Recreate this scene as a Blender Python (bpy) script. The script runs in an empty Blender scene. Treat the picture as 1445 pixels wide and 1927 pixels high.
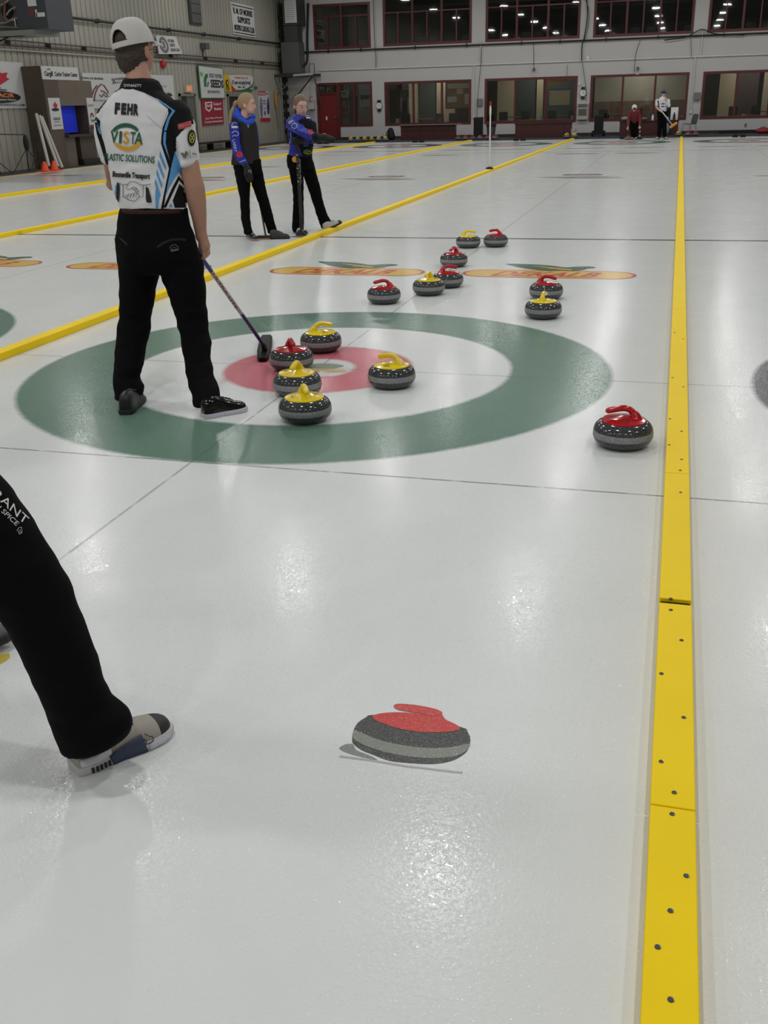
import bpy, bmesh, math, random
from mathutils import Vector, Matrix, noise
from mathutils.bvhtree import BVHTree

random.seed(7)
V = Vector
PI = math.pi
sc = bpy.context.scene
COL = sc.collection

# ------------------------------------------------------------------ camera
F_PX = 1863.35
CAM = V((2.09383, -5.83208, 1.53381))
FW = V((-0.25647247, 0.8888833, -0.37961606))
RT = V((0.96326262, 0.26743346, -0.02458591))
UP = V((-0.07966803, 0.37197557, 0.92481738))
cam_d = bpy.data.cameras.new('camera')
cam_o = bpy.data.objects.new('camera', cam_d)
COL.objects.link(cam_o)
R3 = Matrix((RT, UP, -FW)).transposed()
cam_o.matrix_world = Matrix.Translation(CAM) @ R3.to_4x4()
cam_d.sensor_fit = 'VERTICAL'
cam_d.sensor_height = 36.0
cam_d.lens = F_PX / 1927.0 * 36.0
cam_d.clip_start = 0.05
cam_d.clip_end = 300
sc.camera = cam_o

# ------------------------------------------------------------------ world, light, exposure
w = bpy.data.worlds.new('world')
sc.world = w
w.use_nodes = True
w.node_tree.nodes['Background'].inputs[0].default_value = (0.6, 0.65, 0.7, 1)
w.node_tree.nodes['Background'].inputs[1].default_value = 0.02
sc.view_settings.view_transform = 'Standard'
sc.view_settings.look = 'None'
sc.view_settings.gamma = 1
sc.view_settings.exposure = 0.0
LAMP_Z = 7.0
LAMP_W = 80.0
LAMP_COL = (1.0, 1.0, 0.985)
LAMP_X = (-13.3, -8.87, -4.44, 0.0, 4.44, 8.87)
LAMP_Y = (-10.8, -3.75, 3.3, 10.35, 17.4, 24.45, 31.5, 38.2)
sc.cycles.max_bounces = 6
sc.cycles.diffuse_bounces = 4
sc.cycles.glossy_bounces = 3
sc.cycles.sample_clamp_indirect = 4.0
sc.cycles.caustics_reflective = False
sc.cycles.caustics_refractive = False


# ------------------------------------------------------------------ measuring the photograph
def ray(u, v):
    return FW + RT * ((u - 722.5) / F_PX) + UP * ((963.5 - v) / F_PX)


def P(u, v, y):            # the point of the place seen at (u, v) on the upright plane at depth y
    d = ray(u, v)
    return CAM + d * ((y - CAM.y) / d.y)


def PX(u, v, x):
    d = ray(u, v)
    return CAM + d * ((x - CAM.x) / d.x)


def G(u, v, z=0.0):        # the point on the level plane at height z
    d = ray(u, v)
    return CAM + d * ((z - CAM.z) / d.z)


# ------------------------------------------------------------------ materials
def lin(c):
    return tuple(((x / 255.0) / 12.92 if x <= 10 else (((x / 255.0) + 0.055) / 1.055) ** 2.4) for x in c)


class E:                    # tiny expression helper for value nodes
    def __init__(s, nt, sock):
        s.nt, s.s = nt, sock

    def op(s, o, b=None, c=None):
        n = s.nt.nodes.new('ShaderNodeMath')
        n.operation = o
        for i, q in enumerate((s, b, c)):
            if q is None:
                continue
            if isinstance(q, E):
                s.nt.links.new(q.s, n.inputs[i])
            else:
                n.inputs[i].default_value = q
        return E(s.nt, n.outputs[0])

    def __add__(s, b): return s.op('ADD', b)
    def __sub__(s, b): return s.op('SUBTRACT', b)
    def __mul__(s, b): return s.op('MULTIPLY', b)
    def abs(s): return s.op('ABSOLUTE')

    def step(s, e0, e1):    # 0 below e0, 1 above e1 (swapped edges give the inverse)
        n = s.nt.nodes.new('ShaderNodeMapRange')
        n.inputs[1].default_value = e0
        n.inputs[2].default_value = e1
        s.nt.links.new(s.s, n.inputs[0])
        return E(s.nt, n.outputs[0])


def mixc(nt, fac, a, b):
    n = nt.nodes.new('ShaderNodeMix')
    n.data_type = 'RGBA'
    for sock, q in ((n.inputs[0], fac), (n.inputs[6], a), (n.inputs[7], b)):
        if isinstance(q, E):
            nt.links.new(q.s, sock)
        elif hasattr(q, 'links'):
            nt.links.new(q, sock)
        elif isinstance(q, (int, float)):
            sock.default_value = q
        else:
            sock.default_value = tuple(q)[:3] + (1,)
    return n.outputs[2]


def noise_tex(nt, scale, detail=2, rough=0.5, vec=None, out=0):
    n = nt.nodes.new('ShaderNodeTexNoise')
    n.inputs['Scale'].default_value = scale
    n.inputs['Detail'].default_value = detail
    n.inputs['Roughness'].default_value = rough
    if vec is None:
        g = nt.nodes.new('ShaderNodeNewGeometry')
        vec = g.outputs['Position']
    nt.links.new(vec, n.inputs['Vector'])
    return n.outputs[out]


MATS = {}


def M(name, rgb, rough=0.6, metal=0.0, spec=0.5, var=0.06, vscale=12.0, bump=0.0, bscale=80.0, emit=None, coat=0.0):
    if name in MATS:
        return MATS[name]
    m = bpy.data.materials.new(name)
    m.use_nodes = True
    nt = m.node_tree
    b = nt.nodes['Principled BSDF']
    c = lin(rgb)
    tc = nt.nodes.new('ShaderNodeTexCoord').outputs['Object']
    f = noise_tex(nt, vscale, 3, 0.6, tc)
    out = mixc(nt, f, [x * (1 - var) for x in c], [min(1, x * (1 + var)) for x in c])
    nt.links.new(out, b.inputs['Base Color'])
    b.inputs['Roughness'].default_value = rough
    b.inputs['Metallic'].default_value = metal
    b.inputs['Specular IOR Level'].default_value = spec
    b.inputs['Coat Weight'].default_value = coat
    if bump:
        bn = nt.nodes.new('ShaderNodeBump')
        bn.inputs['Strength'].default_value = bump
        bn.inputs['Distance'].default_value = 0.004
        nt.links.new(noise_tex(nt, bscale, 3, 0.6, tc), bn.inputs['Height'])
        nt.links.new(bn.outputs[0], b.inputs['Normal'])
    if emit:
        b.inputs['Emission Color'].default_value = lin(emit[0]) + (1,)
        b.inputs['Emission Strength'].default_value = emit[1]
    MATS[name] = m
    return m


ICE_WHITE = (0.74, 0.76, 0.75)


def ice_surface(nt, b):
    """pebbled, slightly frosted ice: the same relief for the sheet and what is painted in it"""
    g = nt.nodes.new('ShaderNodeNewGeometry').outputs['Position']
    n2 = noise_tex(nt, 70, 1, 0.5, g)
    n3 = noise_tex(nt, 4, 3, 0.6, g)
    h = E(nt, n2) * 0.00040
    wet = None
    for sc_, amp in ((190.0, 0.0019), (100.0, 0.0027)):       # frozen droplets, glossier than the scraped ice between
        vo = nt.nodes.new('ShaderNodeTexVoronoi')
        vo.inputs['Scale'].default_value = sc_
        nt.links.new(g, vo.inputs['Vector'])
        d = E(nt, vo.outputs['Distance'])
        sp = nt.nodes.new('ShaderNodeSeparateColor')
        nt.links.new(vo.outputs['Color'], sp.inputs[0])
        rnd = E(nt, sp.outputs[0])
        h = h + (d * d * -1.0 + 0.25).op('MAXIMUM', 0.0) * (rnd * rnd * amp)
        mk = d.step(0.50, 0.40) * E(nt, sp.outputs[1]).op('GREATER_THAN', 0.55)
        wet = mk if wet is None else wet.op('MAXIMUM', mk)
    bn = nt.nodes.new('ShaderNodeBump')
    bn.inputs['Strength'].default_value = 1.0
    bn.inputs['Distance'].default_value = 1.0
    nt.links.new(h.s, bn.inputs['Height'])
    nt.links.new(bn.outputs[0], b.inputs['Normal'])
    r = E(nt, n3).step(0.3, 0.7) * 0.04 + 0.175 - wet * 0.11
    nt.links.new(r.s, b.inputs['Roughness'])
    b.inputs['IOR'].default_value = 1.31
    b.inputs['Specular IOR Level'].default_value = 0.34


def Mice(name, rgb):        # paint seen through the ice
    if name in MATS:
        return MATS[name]
    m = bpy.data.materials.new(name)
    m.use_nodes = True
    nt = m.node_tree
    b = nt.nodes['Principled BSDF']
    g = nt.nodes.new('ShaderNodeNewGeometry').outputs['Position']
    f = E(nt, noise_tex(nt, 180, 2, 0.6, g)).step(0.5, 0.9) * 0.25
    nt.links.new(mixc(nt, f, lin(rgb), ICE_WHITE), b.inputs['Base Color'])
    ice_surface(nt, b)
    MATS[name] = m
    return m


# ------------------------------------------------------------------ mesh building
class MB:
    """collects shapes and links them as ONE mesh object"""
    def __init__(s):
        s.v, s.f, s.m, s.mats = [], [], [], []

    def mi(s, mat):
        if mat not in s.mats:
            s.mats.append(mat)
        return s.mats.index(mat)

    def add(s, vf, mat, xf=None):
        vs, fs = vf
        k = len(s.v)
        s.v += [tuple(xf @ V(p)) if xf else tuple(p) for p in vs]
        s.f += [tuple(i + k for i in f) for f in fs]
        s.m += [s.mi(mat)] * len(fs)
        return s

    def box(s, lo, hi, mat, xf=None):
        return s.add(box_vf(lo, hi), mat, xf)

    def cyl(s, a, b, r, mat, r2=None, n=16):
        return s.add(cone_vf(a, b, r, r if r2 is None else r2, n), mat)

    def tube(s, pts, r, mat, n=8):
        return s.add(tube_vf(pts, r, n), mat)

    def lathe(s, prof, mat, n=32, c=(0, 0, 0)):
        return s.add(lathe_vf(prof, n, c), mat)

    def build(s, name, parent=None, smooth=False, bevel=0.0, loc=None):
        me = bpy.data.meshes.new(name)
        me.from_pydata(s.v, [], s.f)
        for m in s.mats:
            me.materials.append(m)
        me.polygons.foreach_set('material_index', s.m)
        if smooth:
            me.polygons.foreach_set('use_smooth', [True] * len(me.polygons))
        me.update()
        o = bpy.data.objects.new(name, me)
        COL.objects.link(o)
        if smooth:
            bm = bmesh.new()
            bm.from_mesh(me)
            for e in bm.edges:
                if len(e.link_faces) == 2 and e.calc_face_angle(0) > 0.7:
                    e.smooth = False
            bm.to_mesh(me)
            bm.free()
        if bevel:
            md = o.modifiers.new('bevel', 'BEVEL')
            md.width = bevel
            md.segments = 2
            md.limit_method = 'ANGLE'
        if loc is not None:     # geometry given in world space, origin moved to loc
            L = V(loc)
            me.transform(Matrix.Translation(-L))
            o.location = L
        attach(o, parent)
        return o


def attach(o, parent):
    if parent is not None:
        o.parent = parent
        o.matrix_parent_inverse = Matrix.Translation(-parent.location)


def box_vf(lo, hi):
    x0, y0, z0 = lo
    x1, y1, z1 = hi
    return ([(x0, y0, z0), (x1, y0, z0), (x1, y1, z0), (x0, y1, z0), (x0, y0, z1), (x1, y0, z1), (x1, y1, z1), (x0, y1, z1)],
            [(0, 3, 2, 1), (4, 5, 6, 7), (0, 1, 5, 4), (1, 2, 6, 5), (2, 3, 7, 6), (3, 0, 4, 7)])


def frame_of(t):
    t = t.normalized()
    a = V((0, 0, 1)) if abs(t.z) < 0.9 else V((1, 0, 0))
    x = t.cross(a).normalized()
    return x, x.cross(t).normalized()


def rings_vf(rings, caps=True):
    n = len(rings[0])
    vs = [p for r in rings for p in r]
    fs = []
    for k in range(len(rings) - 1):
        for i in range(n):
            j = (i + 1) % n
            fs.append((k * n + i, k * n + j, (k + 1) * n + j, (k + 1) * n + i))
    if caps:
        fs.append(tuple(range(n - 1, -1, -1)))
        fs.append(tuple((len(rings) - 1) * n + i for i in range(n)))
    return vs, fs


def cone_vf(a, b, r1, r2, n=16):
    a, b = V(a), V(b)
    x, y = frame_of(b - a)
    return rings_vf([[c + x * (r * math.cos(2 * PI * i / n)) - y * (r * math.sin(2 * PI * i / n)) for i in range(n)] for c, r in ((a, r1), (b, r2))])


def tube_vf(pts, r, n=8):
    pts = [V(p) for p in pts]
    rs = r if isinstance(r, (list, tuple)) else [r] * len(pts)
    rings = []
    x = None
    for k, p in enumerate(pts):
        t = (pts[min(k + 1, len(pts) - 1)] - pts[max(k - 1, 0)]).normalized()
        if x is None:
            x, y = frame_of(t)
        else:
            x = (x - t * x.dot(t)).normalized()
            y = x.cross(t)
        rr = rs[k] if isinstance(rs[k], (list, tuple)) else (rs[k], rs[k])
        rings.append([p + x * (rr[0] * math.cos(2 * PI * i / n)) - y * (rr[1] * math.sin(2 * PI * i / n)) for i in range(n)])
    return rings_vf(rings)


def capsule_vf(pts, rs, n=14):
    """tube with rounded ends; rs radius per point"""
    pts = [V(p) for p in pts]
    rs = list(rs)
    a = (pts[0] - pts[1]).normalized()
    b = (pts[-1] - pts[-2]).normalized()
    P2 = [pts[0] + a * rs[0] * q for q in (0.96, 0.8, 0.45)] + pts + [pts[-1] + b * rs[-1] * q for q in (0.45, 0.8, 0.96)]
    R2 = [rs[0] * q for q in (0.28, 0.6, 0.89)] + rs + [rs[-1] * q for q in (0.89, 0.6, 0.28)]
    return tube_vf(P2, R2, n)


def ell_vf(c, r, n=20, m=12, rot=None):
    c = V(c)
    rings = []
    for k in range(m + 1):
        th = PI * (k + 0.5 * (k == 0) * 0.2 - 0.1 * (k == m)) / m
        z, q = -math.cos(th), math.sin(th)
        ring = []
        for i in range(n):
            p = V((r[0] * q * math.cos(2 * PI * i / n), r[1] * q * math.sin(2 * PI * i / n), r[2] * z))
            ring.append(c + (rot @ p if rot else p))
        rings.append(ring)
    return rings_vf(rings)


def lathe_vf(prof, n=32, c=(0, 0, 0)):
    c = V(c)
    rings = [[c + V((r * math.cos(2 * PI * i / n), r * math.sin(2 * PI * i / n), z)) for i in range(n)] for r, z in prof]
    return rings_vf(rings)


def spline(pts, k=6):       # Catmull-Rom through pts
    pts = [V(p) for p in pts]
    q = [pts[0] * 2 - pts[1]] + pts + [pts[-1] * 2 - pts[-2]]
    out = []
    for i in range(1, len(q) - 2):
        for j in range(k):
            t = j / k
            a, b, c, d = q[i - 1], q[i], q[i + 1], q[i + 2]
            out.append(0.5 * ((2 * b) + (c - a) * t + (2 * a - 5 * b + 4 * c - d) * t * t + (3 * b - a - 3 * c + d) * t ** 3))
    out.append(pts[-1])
    return out


_tc = {}


def text2d(s, off=0.0):
    """flat lettering: (verts, faces, width) with cap height 1, from the built-in font"""
    key = (s, off)
    if key not in _tc:
        c = bpy.data.curves.new('t', 'FONT')
        c.body = s
        c.offset = off
        c.resolution_u = 3
        o = bpy.data.objects.new('t', c)
        m = o.to_mesh()
        vs = [(v.co.x / 0.7, v.co.y / 0.7) for v in m.vertices]
        fs = [tuple(p.vertices) for p in m.polygons]
        bpy.data.objects.remove(o)
        bpy.data.curves.remove(c)
        x0 = min(v[0] for v in vs) if vs else 0
        vs = [(v[0] - x0, v[1]) for v in vs]
        _tc[key] = (vs, fs, max(v[0] for v in vs) if vs else 1)
    return _tc[key]


def poly2d(loops, smooth=0):
    """flat outline with holes (even-odd)"""
    c = bpy.data.curves.new('q', 'CURVE')
    c.dimensions = '2D'
    c.fill_mode = 'BOTH'
    for pts in loops:
        s = c.splines.new('POLY')
        if smooth:
            n = len(pts)
            pp = [V((p[0], p[1], 0)) for p in pts]
            q = []
            for i in range(n):
                a, b, d, e = pp[i - 1], pp[i], pp[(i + 1) % n], pp[(i + 2) % n]
                for j in range(smooth):
                    t = j / smooth
                    q.append(0.5 * ((2 * b) + (d - a) * t + (2 * a - 5 * b + 4 * d - e) * t * t + (3 * b - a - 3 * d + e) * t ** 3))
            pts = [(p.x, p.y) for p in q]
        s.points.add(len(pts) - 1)
        for i, p in enumerate(pts):
            s.points[i].co = (p[0], p[1], 0, 1)
        s.use_cyclic_u = True
    o = bpy.data.objects.new('q', c)
    m = o.to_mesh()
    r = ([(v.co.x, v.co.y) for v in m.vertices], [tuple(p.vertices) for p in m.polygons])
    bpy.data.objects.remove(o)
    bpy.data.curves.remove(c)
    return r


def stroke2d(pts, w, closed=False):
    pts = [V((p[0], p[1])) for p in pts]
    n = len(pts)
    L, R = [], []
    for i in range(n):
        a = pts[i - 1] if (i > 0 or closed) else pts[i]
        b = pts[(i + 1) % n] if (i < n - 1 or closed) else pts[i]
        t = (b - a).normalized()
        nn = V((-t.y, t.x)) * (w / 2)
        L.append(tuple(pts[i] + nn))
        R.append(tuple(pts[i] - nn))
    vs = L + R
    fs = [(i, (i + 1) % n, n + (i + 1) % n, n + i) for i in range(n if closed else n - 1)]
    return vs, fs


def circ2d(cx, cy, rx, ry=None, n=32, a0=0, a1=360):
    ry = ry or rx
    full = abs(a1 - a0) >= 360
    k = n if full else n + 1
    return [(cx + rx * math.cos(math.radians(a0 + (a1 - a0) * i / n)), cy + ry * math.sin(math.radians(a0 + (a1 - a0) * i / n))) for i in range(k)]


def thing(name, loc, label=None, cat=None, group=None, kind=None):
    o = bpy.data.objects.new(name, None)
    COL.objects.link(o)
    o.location = V(loc)
    o.empty_display_size = 0.1
    return tag(o, label, cat, group, kind)


def tag(o, label=None, cat=None, group=None, kind=None):
    for k, q in (('label', label), ('category', cat), ('group', group), ('kind', kind)):
        if q:
            o[k] = q
    return o


def dup(root, loc, rotz=0.0, label=None, group=None):
    def cp(o, par):
        c = o.copy()
        COL.objects.link(c)
        if par is not None:
            c.parent = par
        for ch in o.children:
            cp(ch, c)
        return c
    r = cp(root, None)
    r.location = V(loc)
    r.rotation_euler = (0, 0, rotz)
    if label:
        r['label'] = label
    if group:
        r['group'] = group
    return r

# ================================================================== THE SETTING
PITCH = 4.44
WX, WY = -16.4, 43.0        # left wall, back wall
ICE_END, ICE_L = 40.0, -15.4
FAR = 35.55                 # far tee line

steel_grey = M('galvanised_steel', (120, 122, 120), 0.45, 0.6)
black_m = M('black_plastic', (20, 20, 21), 0.5)
black_soft = M('black_rubber', (14, 14, 15), 0.8)
white_m = M('white_paint', (205, 205, 203), 0.55)
dark_red = M('dark_red_paint', (84, 24, 24), 0.5)
red_m = M('red_paint', (176, 28, 34), 0.35)
yellow_m = M('divider_yellow', (248, 212, 0), 0.5, spec=0.2, var=0.05, vscale=5, bump=0.15, bscale=60)
blue_m = M('blue_cloth', (18, 50, 232), 0.7)
cream = M('cream_wall', (142, 130, 108), 0.8)
wall_white = M('painted_block_wall', (186, 184, 183), 0.75, var=0.03, vscale=1.5)

# ---- ice sheet with its rings and lines
def make_ice():
    m = bpy.data.materials.new('ice')
    m.use_nodes = True
    nt = m.node_tree
    b = nt.nodes['Principled BSDF']
    g = nt.nodes.new('ShaderNodeNewGeometry').outputs['Position']
    sep = nt.nodes.new('ShaderNodeSeparateXYZ')
    nt.links.new(g, sep.inputs[0])
    x, y = E(nt, sep.outputs[0]), E(nt, sep.outputs[1])
    sheet = (x + PITCH / 2).op('DIVIDE', PITCH).op('FLOOR')
    xm = x - sheet * PITCH
    wob = (E(nt, noise_tex(nt, 25, 2, 0.6, g)) - 0.5) * 0.02
    def dist(cy):
        d2 = xm * xm + (y - cy) * (y - cy)
        return d2.op('SQRT') + wob
    base = mixc(nt, E(nt, noise_tex(nt, 1.3, 4, 0.65, g)).step(0.3, 0.75), ICE_WHITE, (0.69, 0.715, 0.705))
    # yellower tint towards the dividers at the sides of each sheet
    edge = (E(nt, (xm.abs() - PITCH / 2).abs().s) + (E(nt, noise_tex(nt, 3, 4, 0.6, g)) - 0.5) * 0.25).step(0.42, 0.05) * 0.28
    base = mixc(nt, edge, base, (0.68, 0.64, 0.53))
    green, red = lin((90, 124, 107)), lin((202, 98, 112))
    grey = lin((88, 84, 92))
    right = sheet.op('GREATER_THAN', 0.5)
    far_left = sheet.op('LESS_THAN', -1.5)
    isgrey = right.op('MAXIMUM', far_left)
    ringc = mixc(nt, isgrey, green, grey)
    frost = E(nt, noise_tex(nt, 220, 2, 0.6, g)).step(0.55, 0.95) * 0.3
    ringc = mixc(nt, frost, ringc, ICE_WHITE)
    redc = mixc(nt, frost, mixc(nt, right, red, lin((176, 120, 96))), ICE_WHITE)
    col = base
    for cy in (0.0, FAR):
        d = dist(cy)
        s = 0.018
        outer = d.step(1.829 + s, 1.829 - s) * d.step(1.22 - s, 1.22 + s)
        inner = d.step(0.602 + s, 0.602 - s) * d.step(0.235 - s, 0.235 + s)
        col = mixc(nt, outer * 0.97, col, ringc)
        col = mixc(nt, inner * 0.95, col, redc)
    brk = E(nt, noise_tex(nt, 7, 3, 0.6, g)).step(0.30, 0.5)
    ink = (0.12, 0.13, 0.14)
    def hline(cy, wdt, k):
        nonlocal col
        f = (y - cy).abs().step(wdt / 2 + 0.004, wdt / 2 - 0.002) * brk * k
        col = mixc(nt, f, col, ink)
    hline(0.0, 0.012, 0.55)
    hline(-1.829, 0.011, 0.75)
    hline(FAR, 0.03, 0.5)
    hline(FAR + 1.829, 0.03, 0.5)
    for cy, k in ((6.51, 1.0), (28.6, 0.75)):
        f = (y - cy).abs().step(0.056, 0.044) * k
        col = mixc(nt, f, col, (0.10, 0.11, 0.13))
    f = xm.abs().step(0.009, 0.004) * (y + 4.6).step(0.0, 0.3) * brk * 0.5
    col = mixc(nt, f, col, ink)
    nt.links.new(col, b.inputs['Base Color'])
    ice_surface(nt, b)
    return m


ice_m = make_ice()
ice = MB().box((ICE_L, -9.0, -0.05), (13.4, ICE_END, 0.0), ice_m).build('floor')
tag(ice, kind='structure')
MB().box((WX, ICE_END, -0.05), (13.6, WY, 0.05), M('walkway_rubber', (52, 54, 55), 0.85, bump=0.3)).build('floor_walkway')
tag(bpy.data.objects['floor_walkway'], kind='structure')
o = MB().box((WX, -9, -0.05), (ICE_L, ICE_END, 0.05), M('walkway_rubber', (52, 54, 55))).build('floor_side_walkway'); tag(o, kind='structure')
o = MB().box((ICE_L, -9, 0), (ICE_L + 0.06, ICE_END, 0.025), M('pale_yellow', (190, 170, 110), 0.6)).build('trim_1'); tag(o, kind='structure')
o = MB().box((WX, -13, -0.05), (13.6, -9.0, 0.04), M('walkway_rubber', (52, 54, 55))).build('floor_near_walkway'); tag(o, kind='structure')

# ---- ceiling and the walls that are out of view
ceil_m = M('ceiling_panel', (118, 118, 116), 0.8, vscale=0.6)
o = MB().box((WX - 0.2, -13, 8.2), (13.8, WY + 6, 8.4), ceil_m).build('ceiling'); tag(o, kind='structure')
o = MB().box((13.6, -13, -0.05), (13.8, WY, 8.2), M('wall_panel_side', (140, 138, 130), 0.7)).build('wall_right'); tag(o, kind='structure')
o = MB().box((WX - 0.2, -13.2, -0.05), (13.8, -13, 8.2), M('wall_panel_side', (140, 138, 130), 0.7)).build('wall_front'); tag(o, kind='structure')
# roof beams
for k in range(8):
    yy = -9 + 7.05 * k
    mb = MB().box((WX, yy - 0.1, 7.75), (13.6, yy + 0.1, 8.2), M('beam_grey', (100, 100, 98), 0.6))
    tag(mb.build('trim_%d' % (k + 2)), kind='structure')

# ---- left wall: ribbed steel siding
def siding():
    mb = MB()
    m = M('ribbed_siding', (152, 149, 138), 0.5, metal=0.0, var=0.05, vscale=0.8)
    prof = []
    yy = -13.0
    while yy < WY:
        prof += [(0.035, yy), (0.035, yy + 0.235), (0.0, yy + 0.245), (0.0, yy + 0.275), (0.035, yy + 0.285)]
        yy += 0.29
    prof.append((0.035, WY))
    vs, fs = [], []
    for d, q in prof:
        vs += [(WX + d, q, -0.05), (WX + d, q, 8.2)]
    for i in range(len(prof) - 1):
        a = 2 * i
        fs.append((a, a + 2, a + 3, a + 1))
    mb.add((vs, fs), m)
    mb.box((WX - 0.2, -13, -0.05), (WX - 0.005, WY, 8.2), m)
    return mb.build('wall_left')


tag(siding(), kind='structure')

# ---- back wall with its window and door openings
LW = [(-11.40, -7.30), (-6.63, -2.48), (-1.86, 2.31), (2.93, 7.1), (7.7, 11.9)]
Z0, Z1, U0, U1 = 0.66, 2.53, 4.09, 6.1
BW = WY + 0.22
holes = [(a, b, Z0, Z1) for a, b in LW] + [(a, b, U0, U1) for a, b in LW] + [(-14.78, -12.05, U0 - 0.03, U1 - 0.17), (-13.72, -12.05, Z0, Z1 + 0.05), (-14.72, -13.72, 0.05, Z1 + 0.05)]


def wall_with_holes(x0, x1, z0, z1, y0, y1, holes, mat, name):
    xs = sorted({x0, x1} | {q for h in holes for q in h[:2]})
    zs = sorted({z0, z1} | {q for h in holes for q in h[2:]})
    bm = bmesh.new()
    vc = {}
    def vt(x, y, z):
        k = (round(x, 4), round(y, 4), round(z, 4))
        if k not in vc:
            vc[k] = bm.verts.new(k)
        return vc[k]
    solid = lambda i, j: 0 <= i < len(xs) - 1 and 0 <= j < len(zs) - 1 and not any(h[0] < (xs[i] + xs[i + 1]) / 2 < h[1] and h[2] < (zs[j] + zs[j + 1]) / 2 < h[3] for h in holes)
    for i in range(len(xs) - 1):
        for j in range(len(zs) - 1):
            if not solid(i, j):
                continue
            a, b, c, d = xs[i], xs[i + 1], zs[j], zs[j + 1]
            bm.faces.new([vt(a, y0, c), vt(b, y0, c), vt(b, y0, d), vt(a, y0, d)])
            bm.faces.new([vt(b, y1, c), vt(a, y1, c), vt(a, y1, d), vt(b, y1, d)])
            if not solid(i - 1, j): bm.faces.new([vt(a, y0, c), vt(a, y0, d), vt(a, y1, d), vt(a, y1, c)])
            if not solid(i + 1, j): bm.faces.new([vt(b, y0, c), vt(b, y1, c), vt(b, y1, d), vt(b, y0, d)])
            if not solid(i, j - 1): bm.faces.new([vt(a, y0, c), vt(a, y1, c), vt(b, y1, c), vt(b, y0, c)])
            if not solid(i, j + 1): bm.faces.new([vt(a, y0, d), vt(b, y0, d), vt(b, y1, d), vt(a, y1, d)])
    me = bpy.data.meshes.new(name)
    bm.to_mesh(me)
    bm.free()
    me.materials.append(mat)
    o = bpy.data.objects.new(name, me)
    COL.objects.link(o)
    return tag(o, kind='structure')


wall_with_holes(WX, 13.6, -0.05, 8.2, WY, BW, holes, wall_white, 'wall_back')
o = MB().box((WX + 0.03, WY - 0.02, 0.05), (13.6, WY, 0.17), M('dark_kickboard', (40, 40, 42), 0.7)).build('baseboard_back'); tag(o, kind='structure')


def glass_mat():
    m = bpy.data.materials.new('window_glass')
    m.use_nodes = True
    nt = m.node_tree
    nt.nodes.remove(nt.nodes['Principled BSDF'])
    out = nt.nodes['Material Output']
    t = nt.nodes.new('ShaderNodeBsdfTransparent')
    t.inputs[0].default_value = (0.88, 0.90, 0.88, 1)
    gl = nt.nodes.new('ShaderNodeBsdfGlossy')
    gl.inputs['Roughness'].default_value = 0.02
    fr = nt.nodes.new('ShaderNodeFresnel')
    fr.inputs[0].default_value = 1.5
    mx = nt.nodes.new('ShaderNodeMixShader')
    mul = E(nt, fr.outputs[0]) * 1.7
    nt.links.new(mul.s, mx.inputs[0])
    nt.links.new(t.outputs[0], mx.inputs[1])
    nt.links.new(gl.outputs[0], mx.inputs[2])
    nt.links.new(mx.outputs[0], out.inputs[0])
    return m


glass_m = glass_mat()
frame_m = M('window_frame_red', (86, 27, 26), 0.45)
wn = [0]


def window(x0, x1, z0, z1, vdiv, hdiv=None, lower_extra=None):
    wn[0] += 1
    t = thing('window_%d' % wn[0], ((x0 + x1) / 2, WY, z0), kind='structure')
    mb = MB()
    fw, y0, y1 = 0.085, WY - 0.025, WY + 0.10
    mb.box((x0 - 0.02, y0, z0 - 0.02), (x0 + fw, y1, z1 + 0.02), frame_m)
    mb.box((x1 - fw, y0, z0 - 0.02), (x1 + 0.02, y1, z1 + 0.02), frame_m)
    mb.box((x0 + fw, y0, z0 - 0.02), (x1 - fw, y1, z0 + fw), frame_m)
    mb.box((x0 + fw, y0, z1 - fw), (x1 - fw, y1, z1 + 0.02), frame_m)
    for q in vdiv:
        xx = x0 + (x1 - x0) * q
        mb.box((xx - 0.045, y0 + 0.005, z0 + fw), (xx + 0.045, y1, z1 - fw), frame_m)
    if hdiv is not None:
        mb.box((x0 + fw, y0 + 0.008, hdiv - 0.03), (x1 - fw, y1, hdiv + 0.03), frame_m)
        for q in lower_extra:
            xx = x0 + (x1 - x0) * q
            mb.box((xx - 0.03, y0 + 0.01, z0 + fw), (xx + 0.03, y1, hdiv - 0.03), frame_m)
    mb.build('window_frame', t)
    MB().box((x0 + fw * 0.5, WY + 0.055, z0 + fw * 0.5), (x1 - fw * 0.5, WY + 0.062, z1 - fw * 0.5), glass_m).build('glass_pane', t)
    return t


for a, b in LW:
    window(a, b, Z0, Z1, (1 / 3., 2 / 3.))
for a, b in LW:
    window(a, b, U0, U1, (1 / 3., 2 / 3.), 5.45, (1 / 6., 3 / 6., 5 / 6.))
window(-14.78, -12.05, U0 - 0.03, U1 - 0.17, (0.49,), 5.42, (0.24, 0.75))
window(-13.72, -12.05, Z0, Z1 + 0.05, (0.47,))

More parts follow.
